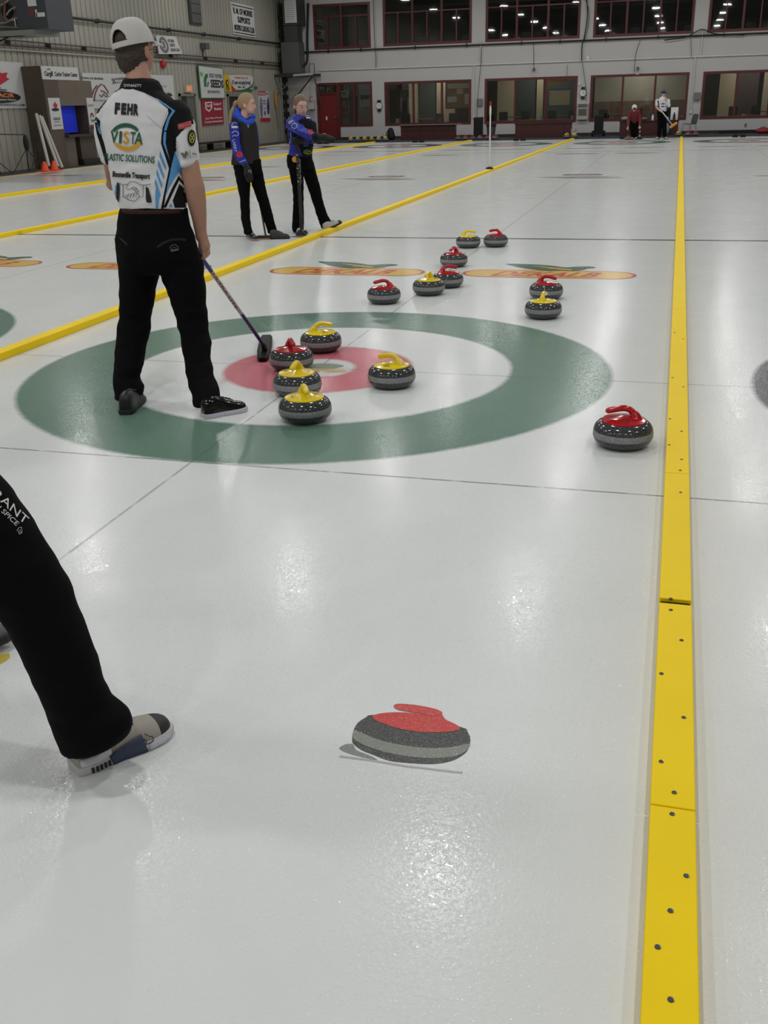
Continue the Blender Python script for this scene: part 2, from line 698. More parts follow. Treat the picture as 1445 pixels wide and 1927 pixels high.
# ---- rooms behind the glass
room_dark = M('upper_room_wall', (72, 70, 68), 0.85)
room_low = M('lounge_wall', (96, 92, 84), 0.85)
floor_c = M('lounge_floor', (60, 52, 46), 0.6)
mb = MB()
for z0, z1 in ((-0.05, 0.0), (3.4, 3.6), (7.6, 8.2)):
    mb.box((WX, BW, z0), (13.6, WY + 6.0, z1), floor_c)
tag(mb.build('floor_lounge'), kind='structure')
o = MB().box((WX, WY + 6.0, -0.05), (13.6, WY + 6.2, 3.5), room_low).build('wall_lounge'); tag(o, kind='structure')
o = MB().box((WX, WY + 6.0, 3.5), (13.6, WY + 6.2, 8.2), room_dark).build('wall_gallery'); tag(o, kind='structure')
o = MB().box((WX - 0.2, WY, -0.05), (WX, WY + 6.2, 8.2), room_low).build('wall_side_left'); tag(o, kind='structure')
o = MB().box((13.6, WY, -0.05), (13.8, WY + 6.2, 8.2), room_low).build('wall_side_right'); tag(o, kind='structure')
# beige pillars and dark doorways of the lounge, as wall panels
mb = MB()
for x0, x1, mm in ((-10.9, -10.5, M('pale_pillar', (150, 140, 112), 0.8)), (-9.5, -8.6, cream), (-6.5, -5.7, cream), (-4.6, -4.3, cream), (3.7, 4.4, cream), (5.6, 6.3, cream)):
    mb.box((x0, WY + 2.6, 0.0), (x1, WY + 2.9, 3.4), mm)
tag(mb.build('trim_10'), kind='structure')
mb = MB()
for x0, x1, c in ((-10.4, -9.6, (38, 44, 44)), (-5.6, -4.7, (40, 46, 46)), (-4.2, -2.6, (48, 56, 56)), (4.5, 5.4, (56, 42, 42)), (6.4, 7.4, (52, 50, 50))):
    mb.box((x0, WY + 2.8, 0.0), (x1, WY + 2.85, 3.2), M('doorway_%d' % c[0], c, 0.8))
mb.box((-1.9, WY + 2.8, 1.45), (2.3, WY + 2.9, 3.3), M('mirror_board', (134, 130, 116), 0.6, var=0.2, vscale=1.2))
mb.box((-1.9, WY + 2.7, 0.0), (2.3, WY + 2.9, 1.45), M('wainscot', (92, 72, 56), 0.6, var=0.3, vscale=3))
tag(mb.build('trim_11'), kind='structure')
for x in (-13, -9.2, -4.5, 0.2, 5.0, 9.5):
    ld = bpy.data.lights.new('lounge_light', 'AREA')
    ld.size = 0.9
    ld.energy = 48
    ld.color = (1, 0.95, 0.87)
    lo = bpy.data.objects.new('lounge_light', ld)
    lo.location = (x, WY + 1.5, 3.35)
    COL.objects.link(lo)
for x in (-9.2, 0.2, 5.0):
    ld = bpy.data.lights.new('gallery_light', 'AREA')
    ld.size = 0.4
    ld.energy = 5
    lo = bpy.data.objects.new('gallery_light', ld)
    lo.location = (x, WY + 3.5, 7.5)
    COL.objects.link(lo)

# ---- high-bay lamps over the ice
def lamp_proto():
    t = thing('high_bay_lamp', (0, 0, 0), 'white round high bay lamp hanging below the ceiling over the ice', 'lamp', 'high bay lamps over the ice')
    MB().lathe([(0.05, 0.32), (0.12, 0.30), (0.16, 0.12), (0.29, 0.03), (0.30, 0.0), (0.285, 0.0), (0.27, 0.03), (0.10, 0.10)], M('lamp_housing', (190, 190, 190), 0.4, 0.2)).build('lamp_housing', t, True)
    MB().cyl((0, 0, 0.3), (0, 0, 0.75), 0.012, steel_grey, n=8).build('hanger_rod', t)
    return t


lp = lamp_proto()
ld = bpy.data.lights.new('lamp_light', 'AREA')
ld.shape = 'DISK'
ld.size = 0.5
ld.energy = LAMP_W
ld.color = LAMP_COL
first = True
for lx in LAMP_X:
    for ly in LAMP_Y:
        q = lp if first else dup(lp, (0, 0, 0))
        q.location = (lx, ly, LAMP_Z)
        first = False
        lo = bpy.data.objects.new('lamp_light', ld)
        COL.objects.link(lo)
        lo.location = (lx, ly, LAMP_Z - 0.005)

# ================================================================== PAINT IN THE ICE
def ice_paint(name, mb):
    o = mb.build(name)
    o.parent = ice
    return o


def flat(vf, z, f=None):
    vs, fs = vf
    return ([((f(p[0], p[1]) if f else p) + (z,)) for p in vs], fs)


gold, brick, leaf = Mice('ice_gold', (222, 184, 84)), Mice('ice_brick', (196, 84, 62)), Mice('ice_leaf', (66, 104, 84))
for i, (cx, cy, L) in enumerate(((-1.02, 3.82, 1.62), (0.99, 3.87, 1.66), (-3.39, 3.9, 1.68), (-5.45, 3.95, 1.62))):
    mb = MB()
    h = 0.47
    def pill(l, hh):
        return circ2d(cx + l / 2 - hh / 2, cy, hh / 2, n=12, a0=-90, a1=90) + circ2d(cx - l / 2 + hh / 2, cy, hh / 2, n=12, a0=90, a1=270)
    mb.add(flat(poly2d([pill(L, h)]), 0.0006), brick)
    mb.add(flat(poly2d([pill(L - 0.07, h - 0.07)]), 0.0010), gold)
    tv, tf, tw = text2d('DEKALB', 0.03)
    s = 0.98 / tw
    mb.add(([(cx - 0.49 + x * s + (y - 0.5) * 0.10, cy - 0.14 + y * 0.27, 0.0014) for x, y in tv], tf), brick)
    # winged ear above the board
    wing = [(-0.50, 0.62), (-0.2, 0.60), (0.0, 0.52), (0.12, 0.44), (0.24, 0.50), (0.36, 0.52), (0.42, 0.44), (0.34, 0.38), (0.30, 0.28), (0.2, 0.22), (0.10, 0.24), (0.0, 0.18), (-0.12, 0.24), (-0.28, 0.34), (-0.42, 0.50)]
    mb.add(flat(poly2d([[(cx + x, cy + y) for x, y in wing]], 3), 0.0018), leaf)
    for q in range(3):
        mb.add(flat(stroke2d([(cx - 0.2 + q * 0.08, cy + 0.50 - q * 0.07), (cx + 0.0 + q * 0.05, cy + 0.40 - q * 0.05), (cx + 0.2, cy + 0.30 - q * 0.02)], 0.02), 0.0022), gold)
    ice_paint('painted_board_logo', mb)
# button of the near houses
mb = MB()
bg, bgd = Mice('ice_faint_leaf', (150, 160, 140)), Mice('ice_faint_gold', (206, 178, 138))
mb.add(flat(poly2d([[(-0.13, 0.05), (0.02, 0.12), (0.15, 0.08), (0.10, 0.0), (-0.02, -0.01)]], 3), 0.0008), bg)
mb.add(flat(poly2d([[(-0.14, -0.04), (0.17, -0.02), (0.18, -0.09), (-0.13, -0.10)]], 3), 0.0011), bgd)
ice_paint('painted_button_logo', mb)
# logos further up the sheets
for cx, cy in ((-4.3, 16.9), (0.2, 17.0), (-8.9, 17.0), (4.6, 17.0)):
    mb = MB()
    mb.add(flat(poly2d([circ2d(cx - 0.1, cy + 0.75, 0.45, 0.28)]), 0.0006), Mice('ice_maroon', (120, 92, 92)))
    mb.add(flat(poly2d([circ2d(cx - 0.1, cy + 0.75, 0.33, 0.18)]), 0.0010), Mice('ice_pale_rose', (176, 160, 158)))
    mb.add(flat(poly2d([circ2d(cx + 0.15, cy - 0.25, 0.7, 0.13)]), 0.0006), Mice('ice_rust', (150, 120, 96)))
    mb.add(flat(poly2d([[(cx - 1.05, cy + 0.05), (cx - 0.3, cy + 0.15), (cx + 0.8, cy + 0.2), (cx + 0.2, cy), (cx - 0.7, cy - 0.1)]]), 0.0012), Mice('ice_slate', (112, 124, 120)))
    ice_paint('painted_sheet_logo', mb)
for cx, cy, l, c in ((-0.9, 27.2, 1.4, (120, 112, 104)), (0.9, 27.2, 1.4, (120, 112, 104)), (-1.0, 31.0, 1.5, (140, 120, 100)), (1.0, 31.0, 1.5, (116, 128, 118)), (-5.4, 31, 1.6, (150, 118, 96)), (-3.6, 31, 1.5, (150, 118, 96)), (-5.3, 27.4, 1.3, (110, 120, 116)), (-9.6, 31, 1.6, (110, 116, 112)), (-7.9, 31, 1.6, (140, 120, 100)), (3.5, 31, 1.6, (120, 120, 116)), (5.4, 31, 1.8, (160, 128, 90)), (-9.5, 22, 1.5, (120, 116, 112)), (-14.0, 19.0, 1.5, (128, 118, 112))):
    mb = MB()
    mb.add(flat(poly2d([circ2d(cx, cy, l / 2, 0.16)]), 0.0008), Mice('ice_mark_%d_%d' % c[:2], c))
    ice_paint('painted_far_logo', mb)

# the curling stone painted in the ice in the foreground
def from_px(pts):
    return [tuple(G(600 + x / 4.25, 1280 + y / 4.25))[:2] for x, y in pts]


mb = MB()
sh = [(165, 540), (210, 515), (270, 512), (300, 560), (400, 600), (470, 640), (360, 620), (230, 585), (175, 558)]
body = [(266, 470), (275, 410), (310, 345), (375, 300), (430, 280), (700, 300), (1130, 375), (1190, 420), (1212, 480), (1190, 560), (1150, 600), (1080, 640), (980, 665), (860, 672), (700, 662), (560, 645), (440, 600), (340, 560), (275, 510)]
band = [(285, 400), (330, 420), (480, 480), (650, 520), (850, 545), (1050, 540), (1200, 510), (1185, 560), (1110, 605), (950, 625), (760, 618), (560, 585), (420, 545), (320, 500), (268, 455)]
cap = [(430, 290), (480, 272), (560, 262), (700, 262), (830, 278), (905, 290), (940, 250), (975, 262), (1010, 315), (1070, 345), (1125, 378), (1110, 402), (1020, 418), (850, 420), (680, 398), (520, 352), (450, 320)]
hand = [(598, 215), (620, 195), (700, 195), (820, 210), (950, 240), (985, 270), (900, 288), (820, 272), (700, 252), (630, 238)]
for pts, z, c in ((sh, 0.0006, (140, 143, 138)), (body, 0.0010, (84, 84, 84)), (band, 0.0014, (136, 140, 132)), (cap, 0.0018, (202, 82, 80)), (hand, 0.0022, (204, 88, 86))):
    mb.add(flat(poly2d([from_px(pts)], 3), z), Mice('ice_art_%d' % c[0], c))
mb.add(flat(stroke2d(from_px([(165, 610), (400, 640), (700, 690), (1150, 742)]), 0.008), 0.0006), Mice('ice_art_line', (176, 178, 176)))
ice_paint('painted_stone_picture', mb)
# small yellow mark by the left edge
mb = MB()
mb.add(flat(poly2d([[tuple(G(x, y))[:2] for x, y in ((-30, 1215), (0, 1232), (16, 1229), (18, 1238), (0, 1250), (-40, 1268))]], 2), 0.0008), Mice('ice_yellow_mark', (196, 178, 70)))
ice_paint('painted_yellow_mark', mb)

# ================================================================== DIVIDERS
def board(name, x0, x1, y0, y1, label, group=None, h=0.035, screws=()):
    mb = MB().box((x0, y0, 0.0), (x1, y1, h), yellow_m)
    o = thing(name, (x0, y0, 0), label, 'divider', group)
    mb.build('board', o, bevel=0.003)
    for sx, sy in screws:
        q = MB()
        q.lathe([(0.0001, h + 0.0005), (0.0030, h + 0.0006), (0.0042, h + 0.0018), (0.0062, h + 0.0016), (0.0066, h - 0.001)], M('screw_steel', (96, 100, 104), 0.3, 0.9), 12, (sx, sy, 0))
        q.build('screw', o)
    return o


scr = [(233, 285), (147, 428), (243, 616), (146, 805), (202, 938), (193, 1030), (254, 1295), (186, 1445), (131, 1600), (187, 1826), (187, 107), (187, 155)]
scr = [G(1180 + a / 2.278, 1080 + b / 2.278, 0.035) for a, b in scr] + [G(945 + a / 2.89, 560 + b / 2.89, 0.035) for a, b in ((975, 728), (908, 801), (975, 880), (930, 945), (968, 940), (912, 660), (926, 436), (985, 486), (937, 190), (985, 226), (1060 - 90, 1060))]
seams = [-9.0, -6.3, -3.895, -2.87, -1.63, 2.12, 7.1, 12.5, 22.8, ICE_END]
labs = ['yellow divider board under the near end of the row, mostly below the frame',
        'yellow divider board nearest the camera, ending at the first thin seam',
        'short yellow divider board between the thin seam and the black gap',
        'yellow divider board just beyond the black gap, beside bare ice',
        'long yellow divider board beside the lone red stone and the tee line',
        'yellow divider board beside the painted word boards in the ice',
        'yellow divider board crossing the near hog line on the right',
        'yellow divider board in mid distance on the right, before the far half of the sheet',
        'farthest yellow divider board of the right row, running up to the brooms and chair']
for i in range(len(seams) - 1):
    y0, y1 = seams[i], seams[i + 1]
    g0 = 0.032 if i == 3 else 0.002
    board('divider_board', 2.153, 2.253, y0 + g0, y1 - 0.002, labs[i], None, 0.035, [(p.x, p.y) for p in scr if y0 + 0.02 < p.y < y1 - 0.01])
tag(MB().box((2.158, -2.874, 0.0), (2.248, -2.836, 0.022), black_soft).build('joint_block'), 'black block showing in the gap between two yellow divider boards', 'block')
for i, xx in enumerate((-2.25, -6.69, -11.13)):
    board('divider_strip', xx - 0.05, xx + 0.05, -9.0, ICE_END,
          ('long yellow divider strip left of the house, running behind the man in the white jersey',
           'yellow divider strip behind the two women, second from the left-hand wall',
           'yellow divider strip nearest the ribbed left wall, in front of the training booth')[i], None, 0.05)
board('divider_strip', 6.59, 6.69, -9.0, ICE_END, 'yellow divider strip on the far right beyond the grey house, mostly out of frame', None, 0.04)

# ================================================================== CURLING STONES
def granite():
    m = bpy.data.materials.new('granite')
    m.use_nodes = True
    nt = m.node_tree
    b = nt.nodes['Principled BSDF']
    tc = nt.nodes.new('ShaderNodeTexCoord').outputs['Object']
    f = E(nt, noise_tex(nt, 260, 2, 0.7, tc)).step(0.42, 0.75)
    nt.links.new(mixc(nt, f, lin((30, 32, 34)), lin((112, 114, 116))), b.inputs['Base Color'])
    b.inputs['Roughness'].default_value = 0.12
    return m


def band_mat():
    m = bpy.data.materials.new('striking_band')
    m.use_nodes = True
    nt = m.node_tree
    b = nt.nodes['Principled BSDF']
    tc = nt.nodes.new('ShaderNodeTexCoord').outputs['Object']
    f = E(nt, noise_tex(nt, 120, 3, 0.7, tc)).step(0.3, 0.75)
    nt.links.new(mixc(nt, f, lin((104, 106, 108)), lin((160, 161, 162))), b.inputs['Base Color'])
    b.inputs['Roughness'].default_value = 0.6
    return m


granite_m, band_m = granite(), band_mat()
st_red = M('stone_red', (178, 14, 24), 0.16, var=0.05, coat=0.4)
st_yel = M('stone_yellow', (236, 208, 12), 0.2, var=0.04, coat=0.4)
ink_m = M('handle_lettering', (70, 30, 20), 0.5)


def stone_proto(colour):
    cm = st_red if colour == 'red' else st_yel
    t = thing('curling_stone', (0, 0, 0), 'curling stone', 'curling stone')
    R = 0.1405
    lo = [(0.062, 0.0), (0.066, 0.0005)]
    for k in range(13):
        a = -PI / 2 + (PI / 2) * k / 12 * 0.86
        lo.append((0.070 + 0.0705 * math.cos(a) ** 0.9, 0.050 + 0.050 * math.sin(a)))
    MB().lathe(lo + [(R - 0.0008, 0.0438)], granite_m, 64).build('lower_body', t, True)
    MB().lathe([(R - 0.001, 0.0430), (R + 0.0002, 0.0450), (R + 0.0005, 0.0560), (R + 0.0002, 0.0690), (R - 0.001, 0.0710)], band_m, 64).build('striking_band', t, True)
    up = [(R - 0.0008, 0.0702)]
    for k in range(14):
        a = 0.22 + (PI / 2 - 0.22) * k / 13
        up.append((0.092 + 0.0490 * math.cos(a), 0.0615 + 0.0500 * math.sin(a)))
    up += [(0.08, 0.1112), (0.001, 0.1112)]
    MB().lathe(up, granite_m, 64).build('upper_body', t, True)
    # coloured top plate with its gooseneck handle
    mb = MB()
    mb.lathe([(0.101, 0.1075), (0.1045, 0.111), (0.103, 0.1145), (0.092, 0.1168), (0.060, 0.1215), (0.034, 0.1262), (0.001, 0.129)], cm, 48)
    hp = spline([(-0.052, 0, 0.112), (-0.050, 0, 0.128), (-0.040, 0, 0.147), (-0.024, 0, 0.163), (0.004, 0, 0.170), (0.040, 0, 0.164), (0.074, 0, 0.155)], 5)
    n = len(hp)
    rr = []
    for i in range(n):
        q = i / (n - 1)
        r = 0.0172 if q > 0.5 else 0.0172 + (0.036 - 0.0172) * (1 - q / 0.5) ** 2.2
        rr.append((r * (0.92 if q > 0.3 else 1.0), r * (0.9 if q > 0.3 else 1.1)))
    end = hp[-1] - hp[-2]
    end.normalize()
    hp += [hp[-1] + end * d for d in (0.007, 0.012, 0.0145)]
    rr += [(0.0132, 0.0128), (0.0085, 0.0082), (0.003, 0.003)]
    mb.add(tube_vf(hp, rr, 20), cm)
    h = mb.build('handle', t, True)
    mb = MB()
    def ring(s, a0, r, sz, lines=1):
        for q in range(lines):
            tv, tf, tw = text2d(s[q], 0.02)
            sc_ = sz
            vs = []
            for x, y in tv:
                xx, yy = (x - tw / 2) * sc_ * 0.8, y * sc_ + r - q * sz * 1.35
                px, py = xx, yy
                ca, sa = math.cos(a0), math.sin(a0)
                X, Y = px * ca - py * sa, px * sa + py * ca
                rad = math.hypot(X, Y)
                z = 0.1175 + (0.088 - min(rad, 0.088)) / 0.054 * 0.0092
                vs.append((X, Y, z))
            mb.add((vs, tf), ink_m)
    ring(['MORRIS', 'CURLING', 'CLUB'], 0.1, 0.068, 0.009, 3)
    ring(['MORRIS', 'MB'], PI + 0.1, 0.062, 0.010, 2)
    mb.build('lettering', h)
    for o in list(t.children) + [q for c in t.children for q in c.children]:
        for v in o.data.vertices:
            v.co.z = v.co.z * 1.12 if v.co.z < 0.13 else 0.1456 + (v.co.z - 0.13) * 0.94
    return t


protos = {'red': stone_proto('red'), 'yellow': stone_proto('yellow')}
used = set()
# colour, x, y, handle direction (degrees), label
STONES = [
    ('yellow', -0.141, 5.70, 5, 'yellow-handled curling stone farthest up the sheet, by the dark hog line on the left'),
    ('red', 0.160, 5.81, 160, 'red-handled curling stone farthest up the sheet, right of its yellow neighbour at the hog line'),
    ('red', -0.013, 4.28, 255, 'red-handled stone standing alone above the painted word boards, just short of the hog line pair'),
    ('red', 0.185, 3.07, 20, 'red-handled stone partly hidden behind a yellow-handled one between the painted word boards'),
    ('yellow', 0.100, 2.67, 262, 'yellow-handled stone touching a red-handled one between the painted word boards'),
    ('red', -0.184, 2.235, 200, 'red-handled stone standing alone just behind the top edge of the green ring'),
    ('red', 1.125, 2.61, 350, 'red-handled stone hidden behind a yellow-handled one on the right, beyond the green ring'),
    ('yellow', 1.200, 1.81, 85, 'yellow-handled stone in front of a red-handled one on the right, beyond the green ring'),
    ('yellow', -0.137, 0.465, 40, 'yellow-handled stone at the back of the red ring, handle pointing right'),
    ('yellow', 0.577, -0.335, 165, 'yellow-handled stone alone at the right of the red ring, handle pointing left'),
    ('red', -0.159, -0.045, 303, 'red-handled stone beside the black broom head on the red ring'),
    ('yellow', 0.085, -0.605, 272, 'middle stone of the front cluster, yellow handle, partly hidden behind another yellow one'),
    ('yellow', 0.305, -1.085, 300, 'frontmost yellow-handled stone, standing on the near inner edge of the green ring'),
    ('red', 1.950, -1.185, 185, 'red-handled stone alone beside the yellow divider on the right, nearest of all stones'),
]
for c, x, y, a, lab in STONES:
    if c in used:
        o = dup(protos[c], (x, y, 0), math.radians(a), lab)
    else:
        used.add(c)
        o = protos[c]
        o.location = (x, y, 0)
        o.rotation_euler = (0, 0, math.radians(a))
        o['label'] = lab
    if c == 'red' and y > 20:
        pass

# ================================================================== ON THE BACK WALL
def bx(u, v):               # x, z on the back wall
    p = P(u, v, WY)
    return p.x, p.z


def lx(u, v):               # y, z on the left wall
    p = PX(u, v, WX)
    return p.y, p.z


# sprinkler pipe and conduits
pm = M('black_pipe', (34, 32, 31), 0.5, 0.3)
o = MB().tube([(-15.3, WY - 0.09, 3.96), (13.5, WY - 0.09, 3.96)], 0.035, pm)
for x in (-14.1, -12.5, -9.9, -7.5, -5.0, -3.3, -1.3, 0.9, 3.6, 6.0):
    o.box((x - 0.02, WY - 0.14, 3.89), (x + 0.02, WY - 0.002, 4.04), pm)
tag(o.build('sprinkler_pipe'), 'black sprinkler pipe running along the white back wall under the upper windows', 'pipe')
o = MB().tube([(-14.6, WY - 0.04, 3.15), (13.5, WY - 0.04, 3.15)], 0.035, white_m)
o.build('conduit')
tag(bpy.data.objects['conduit'], 'long white conduit running across the back wall above the lower windows', 'conduit')
for i, (x, z0, z1, lab) in enumerate(((-6.85, 3.2, 4.2, 'short white upright conduit under the gap between the second and third upper windows'), (-7.15, 0.95, 3.12, 'thin white conduit dropping beside the second lower window'), (2.72, 3.18, 4.25, 'white upright conduit at the right reaching the black pipe'), (2.52, 0.95, 3.12, 'pale conduit dropping to the right of the window behind the two far players'))):
    o = MB().tube([(x, WY - 0.05, z0), (x, WY - 0.05, z1)], 0.025, white_m).box((x - 0.05, WY - 0.08, z0 - 0.06), (x + 0.05, WY, z0 + 0.02), white_m).build('wall_conduit')
    tag(o, lab, 'conduit')


def cable(pts, r, lab, m=black_m, name='wall_cable'):
    pts = [V((*bx(u, v), 0)) for u, v in pts]
    o = MB().tube(spline([(p.x, WY - 0.13, p.y) for p in pts], 6), r, m, 6).build(name, smooth=True)
    tag(o, lab, 'cable')


cable([(704, -10), (705, 40), (707, 88), (709, 110), (709, 128)], 0.014, 'dark cable hanging between the first two upper windows')
cable([(907, 88), (905, 130), (900, 180), (898, 220)], 0.012, 'thin grey cable hanging from the conduit to the tall black speaker')
cable([(1004, 82), (1005, 100), (1005, 128)], 0.012, 'black cable dropping to the camera above the third lower window')
cable([(1104, -5), (1106, 30), (1100, 70), (1096, 85), (1095, 115)], 0.025, 'thick bundle of black cables between the third and fourth upper windows')
cable([(1101, -5), (1108, 20), (1107, 50), (1099, 80)], 0.014, 'looping black cable beside the thick bundle between upper windows')
cable([(1096, 118), (1100, 145), (1103, 165), (1103, 190)], 0.012, 'thin cable curving down from the conduit to the right-hand clock')
cable([(1205, 75), (1197, 100), (1194, 125), (1194, 135)], 0.012, 'thin cable dropping to the camera above the far players')
cable([(1300, 72), (1300, 90), (1301, 108)], 0.012, 'short thin cable under the black pipe at the far right')
cable([(1250, 76), (1290, 70), (1320, 56), (1345, 64), (1400, 66)], 0.022, 'black cable peaking over the upright conduit at the far right')
cable([(1068, 122), (1067, 143)], 0.010, 'short cable above the right end of the third lower window')


def boxthing(name, cat, lab, u0, v0, u1, v1, mat, d=0.12, extra=None):
    x0, z1 = bx(u0, v0)
    x1, z0 = bx(u1, v1)
    mb = MB().box((x0, WY - d, z0), (x1, WY, z1), mat)
    t = thing(name, ((x0 + x1) / 2, WY, z0), lab, cat)
    mb.build('housing', t, bevel=0.01)
    if extra:
        extra(t, x0, x1, z0, z1, WY - d)
    return t


gbox = M('grey_box', (112, 116, 116), 0.5)
boxthing('electrical_box', 'box', 'grey electrical box between the second and third lower windows', 898.5, 186, 908, 199, gbox, 0.12)
boxthing('electrical_box', 'box', 'grey electrical box between the last two lower windows at the right', 1307, 174, 1317, 188, gbox, 0.12)
boxthing('junction_box', 'box', 'small white box just above the long conduit, right of the cable bundle', 1103, 105.5, 1109.5, 113.5, white_m, 0.08)
boxthing('outlet', 'outlet', 'small grey outlet low on the white wall at the far right', 1401, 232, 1404.5, 238, gbox, 0.03)
boxthing('thermostat', 'thermostat', 'small round-cornered white thermostat above left of the right-hand clock', 1088, 155, 1092, 161, white_m, 0.05)
def vents(t, x0, x1, z0, z1, y):
    mb = MB()
    mb.box((x0 + 0.06, y - 0.015, z0 + 0.18), (x1 - 0.06, y, z1 - 0.22), M('heater_grille', (92, 84, 82), 0.6))
    mb.build('grille', t)
    mb = MB()
    for k in range(3):
        mb.box((x0 + 0.04, y - 0.02, z1 - 0.05 - k * 0.05), (x1 - 0.04, y, z1 - 0.03 - k * 0.05), black_m)
    mb.build('vent_slot', t)
boxthing('wall_heater', 'heater', 'white wall heater with dark grille below the right-hand clock', 1087, 195, 1106, 225, M('heater_white', (168, 166, 162), 0.5), 0.16, vents)


def clock(u, v, lab):
    x, z = bx(u, v)
    t = thing('wall_clock', (x, WY, z), lab, 'clock')
    MB().cyl((x, WY - 0.06, z), (x, WY, z), 0.15, M('clock_rim', (40, 40, 40), 0.4), n=28).box((x - 0.08, WY - 0.08, z + 0.13), (x + 0.08, WY, z + 0.25), black_m).box((x - 0.08, WY - 0.08, z - 0.25), (x + 0.08, WY, z - 0.13), black_m).build('mount', t)
    MB().cyl((x, WY - 0.075, z), (x, WY - 0.055, z), 0.14, M('clock_face', (214, 214, 212), 0.5), n=28).build('dial', t)
    MB().box((x - 0.006, WY - 0.082, z), (x + 0.006, WY - 0.077, z + 0.09), black_m).box((x, WY - 0.082, z - 0.005), (x + 0.07, WY - 0.077, z + 0.005), black_m).build('hands', t)
clock(714, 199, 'round white clock between the first two lower windows')
clock(1097, 175, 'round white clock above the wall heater, between the third and fourth lower windows')


def seccam(u, v, lab):
    x, z = bx(u, v)
    t = thing('security_camera', (x, WY, z), lab, 'camera')
    MB().cyl((x, WY - 0.22, z), (x, WY - 0.04, z + 0.03), 0.055, black_m).build('camera_body', t)
    MB().cyl((x, WY - 0.235, z), (x, WY - 0.215, z), 0.035, M('lens_grey', (130, 130, 134), 0.2)).build('lens', t)
    MB().tube([(x, WY - 0.1, z - 0.02), (x, WY - 0.04, z - 0.13), (x, WY, z - 0.14)], 0.02, white_m).box((x - 0.06, WY - 0.03, z - 0.22), (x + 0.06, WY, z - 0.08), white_m).build('bracket', t)
seccam(1005, 132, 'black camera on a white bracket above the third lower window')
seccam(1200, 130, 'black camera on a white bracket above the window behind the far players')

# red door with its frame
t = thing('door_1', (-14.22, WY, 0.05), kind='structure')
MB().box((-14.80, WY - 0.03, 0.05), (-14.68, WY + 0.15, 2.58), frame_m).box((-13.80, WY - 0.03, 0.05), (-13.66, WY + 0.15, 2.58), frame_m).box((-14.68, WY - 0.03, 2.50), (-13.80, WY + 0.15, 2.60), frame_m).box((-14.68, WY - 0.03, 2.10), (-13.80, WY + 0.15, 2.18), frame_m).build('door_frame', t)
MB().box((-14.68, WY + 0.03, 0.06), (-13.80, WY + 0.08, 2.10), M('door_red', (112, 22, 26), 0.45)).build('door_leaf', t)
MB().box((-14.68, WY + 0.03, 2.18), (-13.80, WY + 0.04, 2.50), glass_m).build('transom_pane', t)
MB().add(ell_vf((-13.90, WY - 0.0, 1.05), (0.04, 0.04, 0.04)), M('brass', (150, 130, 90), 0.3, 0.8)).build('door_knob', t, True)
MB().box((-14.40, WY + 0.015, 0.95), (-14.32, WY + 0.03, 1.12), white_m).build('notice', t)

# grey heater duct tower on its steel bracket in the corner
t = thing('duct_heater', (-15.55, 42.3, 3.0), 'grey sheet-metal heater with louvred duct standing on a steel bracket in the corner', 'heater')
g1, g2 = M('duct_grey', (92, 94, 92), 0.5, 0.4), M('duct_grey_dark', (70, 71, 70), 0.5, 0.4)
MB().box((-16.0, 41.7, 3.02), (-15.15, 42.55, 4.35), g1).build('furnace_cabinet', t, bevel=0.015)
MB().box((-15.85, 41.8, 4.35), (-15.2, 42.5, 5.05), g2).build('lower_duct', t, bevel=0.01)
MB().box((-15.85, 41.75, 5.05), (-15.15, 42.9, 6.25), g2).build('upper_duct', t, bevel=0.01)
mb = MB().box((-15.72, 41.70, 5.15), (-15.16, 41.75, 6.08), M('louvre_white', (196, 196, 194), 0.5))
mb.build('louvre_frame', t)
for k in range(10):
    z = 5.24 + k * 0.085
    MB().box((-15.66, 41.66, z), (-15.22, 41.70, z + 0.05), M('louvre_white', (196, 196, 194), 0.5)).build('louvre_slat', t)
MB().tube(spline([(-15.15, 42.2, 3.3), (-14.95, 42.3, 3.6), (-15.0, 42.6, 4.6), (-14.95, 42.8, 6.0)], 5), 0.06, black_m).build('flue_pipe', t, True)
MB().tube([(-14.78, 42.1, 3.0), (-14.78, 42.1, 3.42), (-14.55, 42.1, 3.42), (-14.55, 42.1, 3.0)], 0.025, M('copper', (120, 84, 66), 0.4, 0.6)).build('gas_pipe', t)
t = thing('steel_bracket', (-15.7, 42.3, 2.9), 'welded steel shelf bracket holding the grey heater in the corner', 'bracket')
MB().box((-16.35, 41.55, 2.88), (-14.5, 41.65, 3.0), M('bracket_dark', (48, 44, 42), 0.6)).build('shelf_rail', t)
MB().box((-16.35, 42.75, 2.88), (-14.5, 42.85, 3.0), M('bracket_dark', (48, 44, 42), 0.6)).build('shelf_rail', t)
MB().tube([(-15.4, 41.55, 2.93), (-14.45, 41.5, 2.96)], 0.055, M('pvc_elbow', (170, 170, 166), 0.4)).build('drain_pipe', t)
MB().tube([(-16.3, 41.6, 2.1), (-15.35, 41.6, 2.9)], 0.03, steel_grey).build('brace', t)
MB().tube([(-15.5, 42.0, 2.0), (-14.6, 42.0, 2.9)], 0.03, pm).build('brace', t)
MB().tube([(-14.55, 42.95, 1.6), (-14.55, 42.0, 2.9)], 0.03, steel_grey).build('brace', t)
MB().tube([(-16.05, 41.6, 0.05), (-16.05, 41.6, 2.88)], 0.035, steel_grey).build('post', t)
o = MB()
for k in range(14):
    zz = 0.4 + k * 0.38
    o.box((-16.33, 42.4, zz), (-16.1, 42.62, zz + 0.2), M('valve_black', (24, 24, 24), 0.5))
o.tube([(-16.2, 42.5, 0.05), (-16.2, 42.5, 6.0)], 0.06, pm)
tag(o.build('valve_riser'), 'black valve riser pipe climbing the corner of the room', 'pipe')
o = thing('yellow_hose', (-15.6, 42.9, 1.8), 'bundle of black hoses with a yellow top hanging in the corner behind the pointing woman', 'hose')
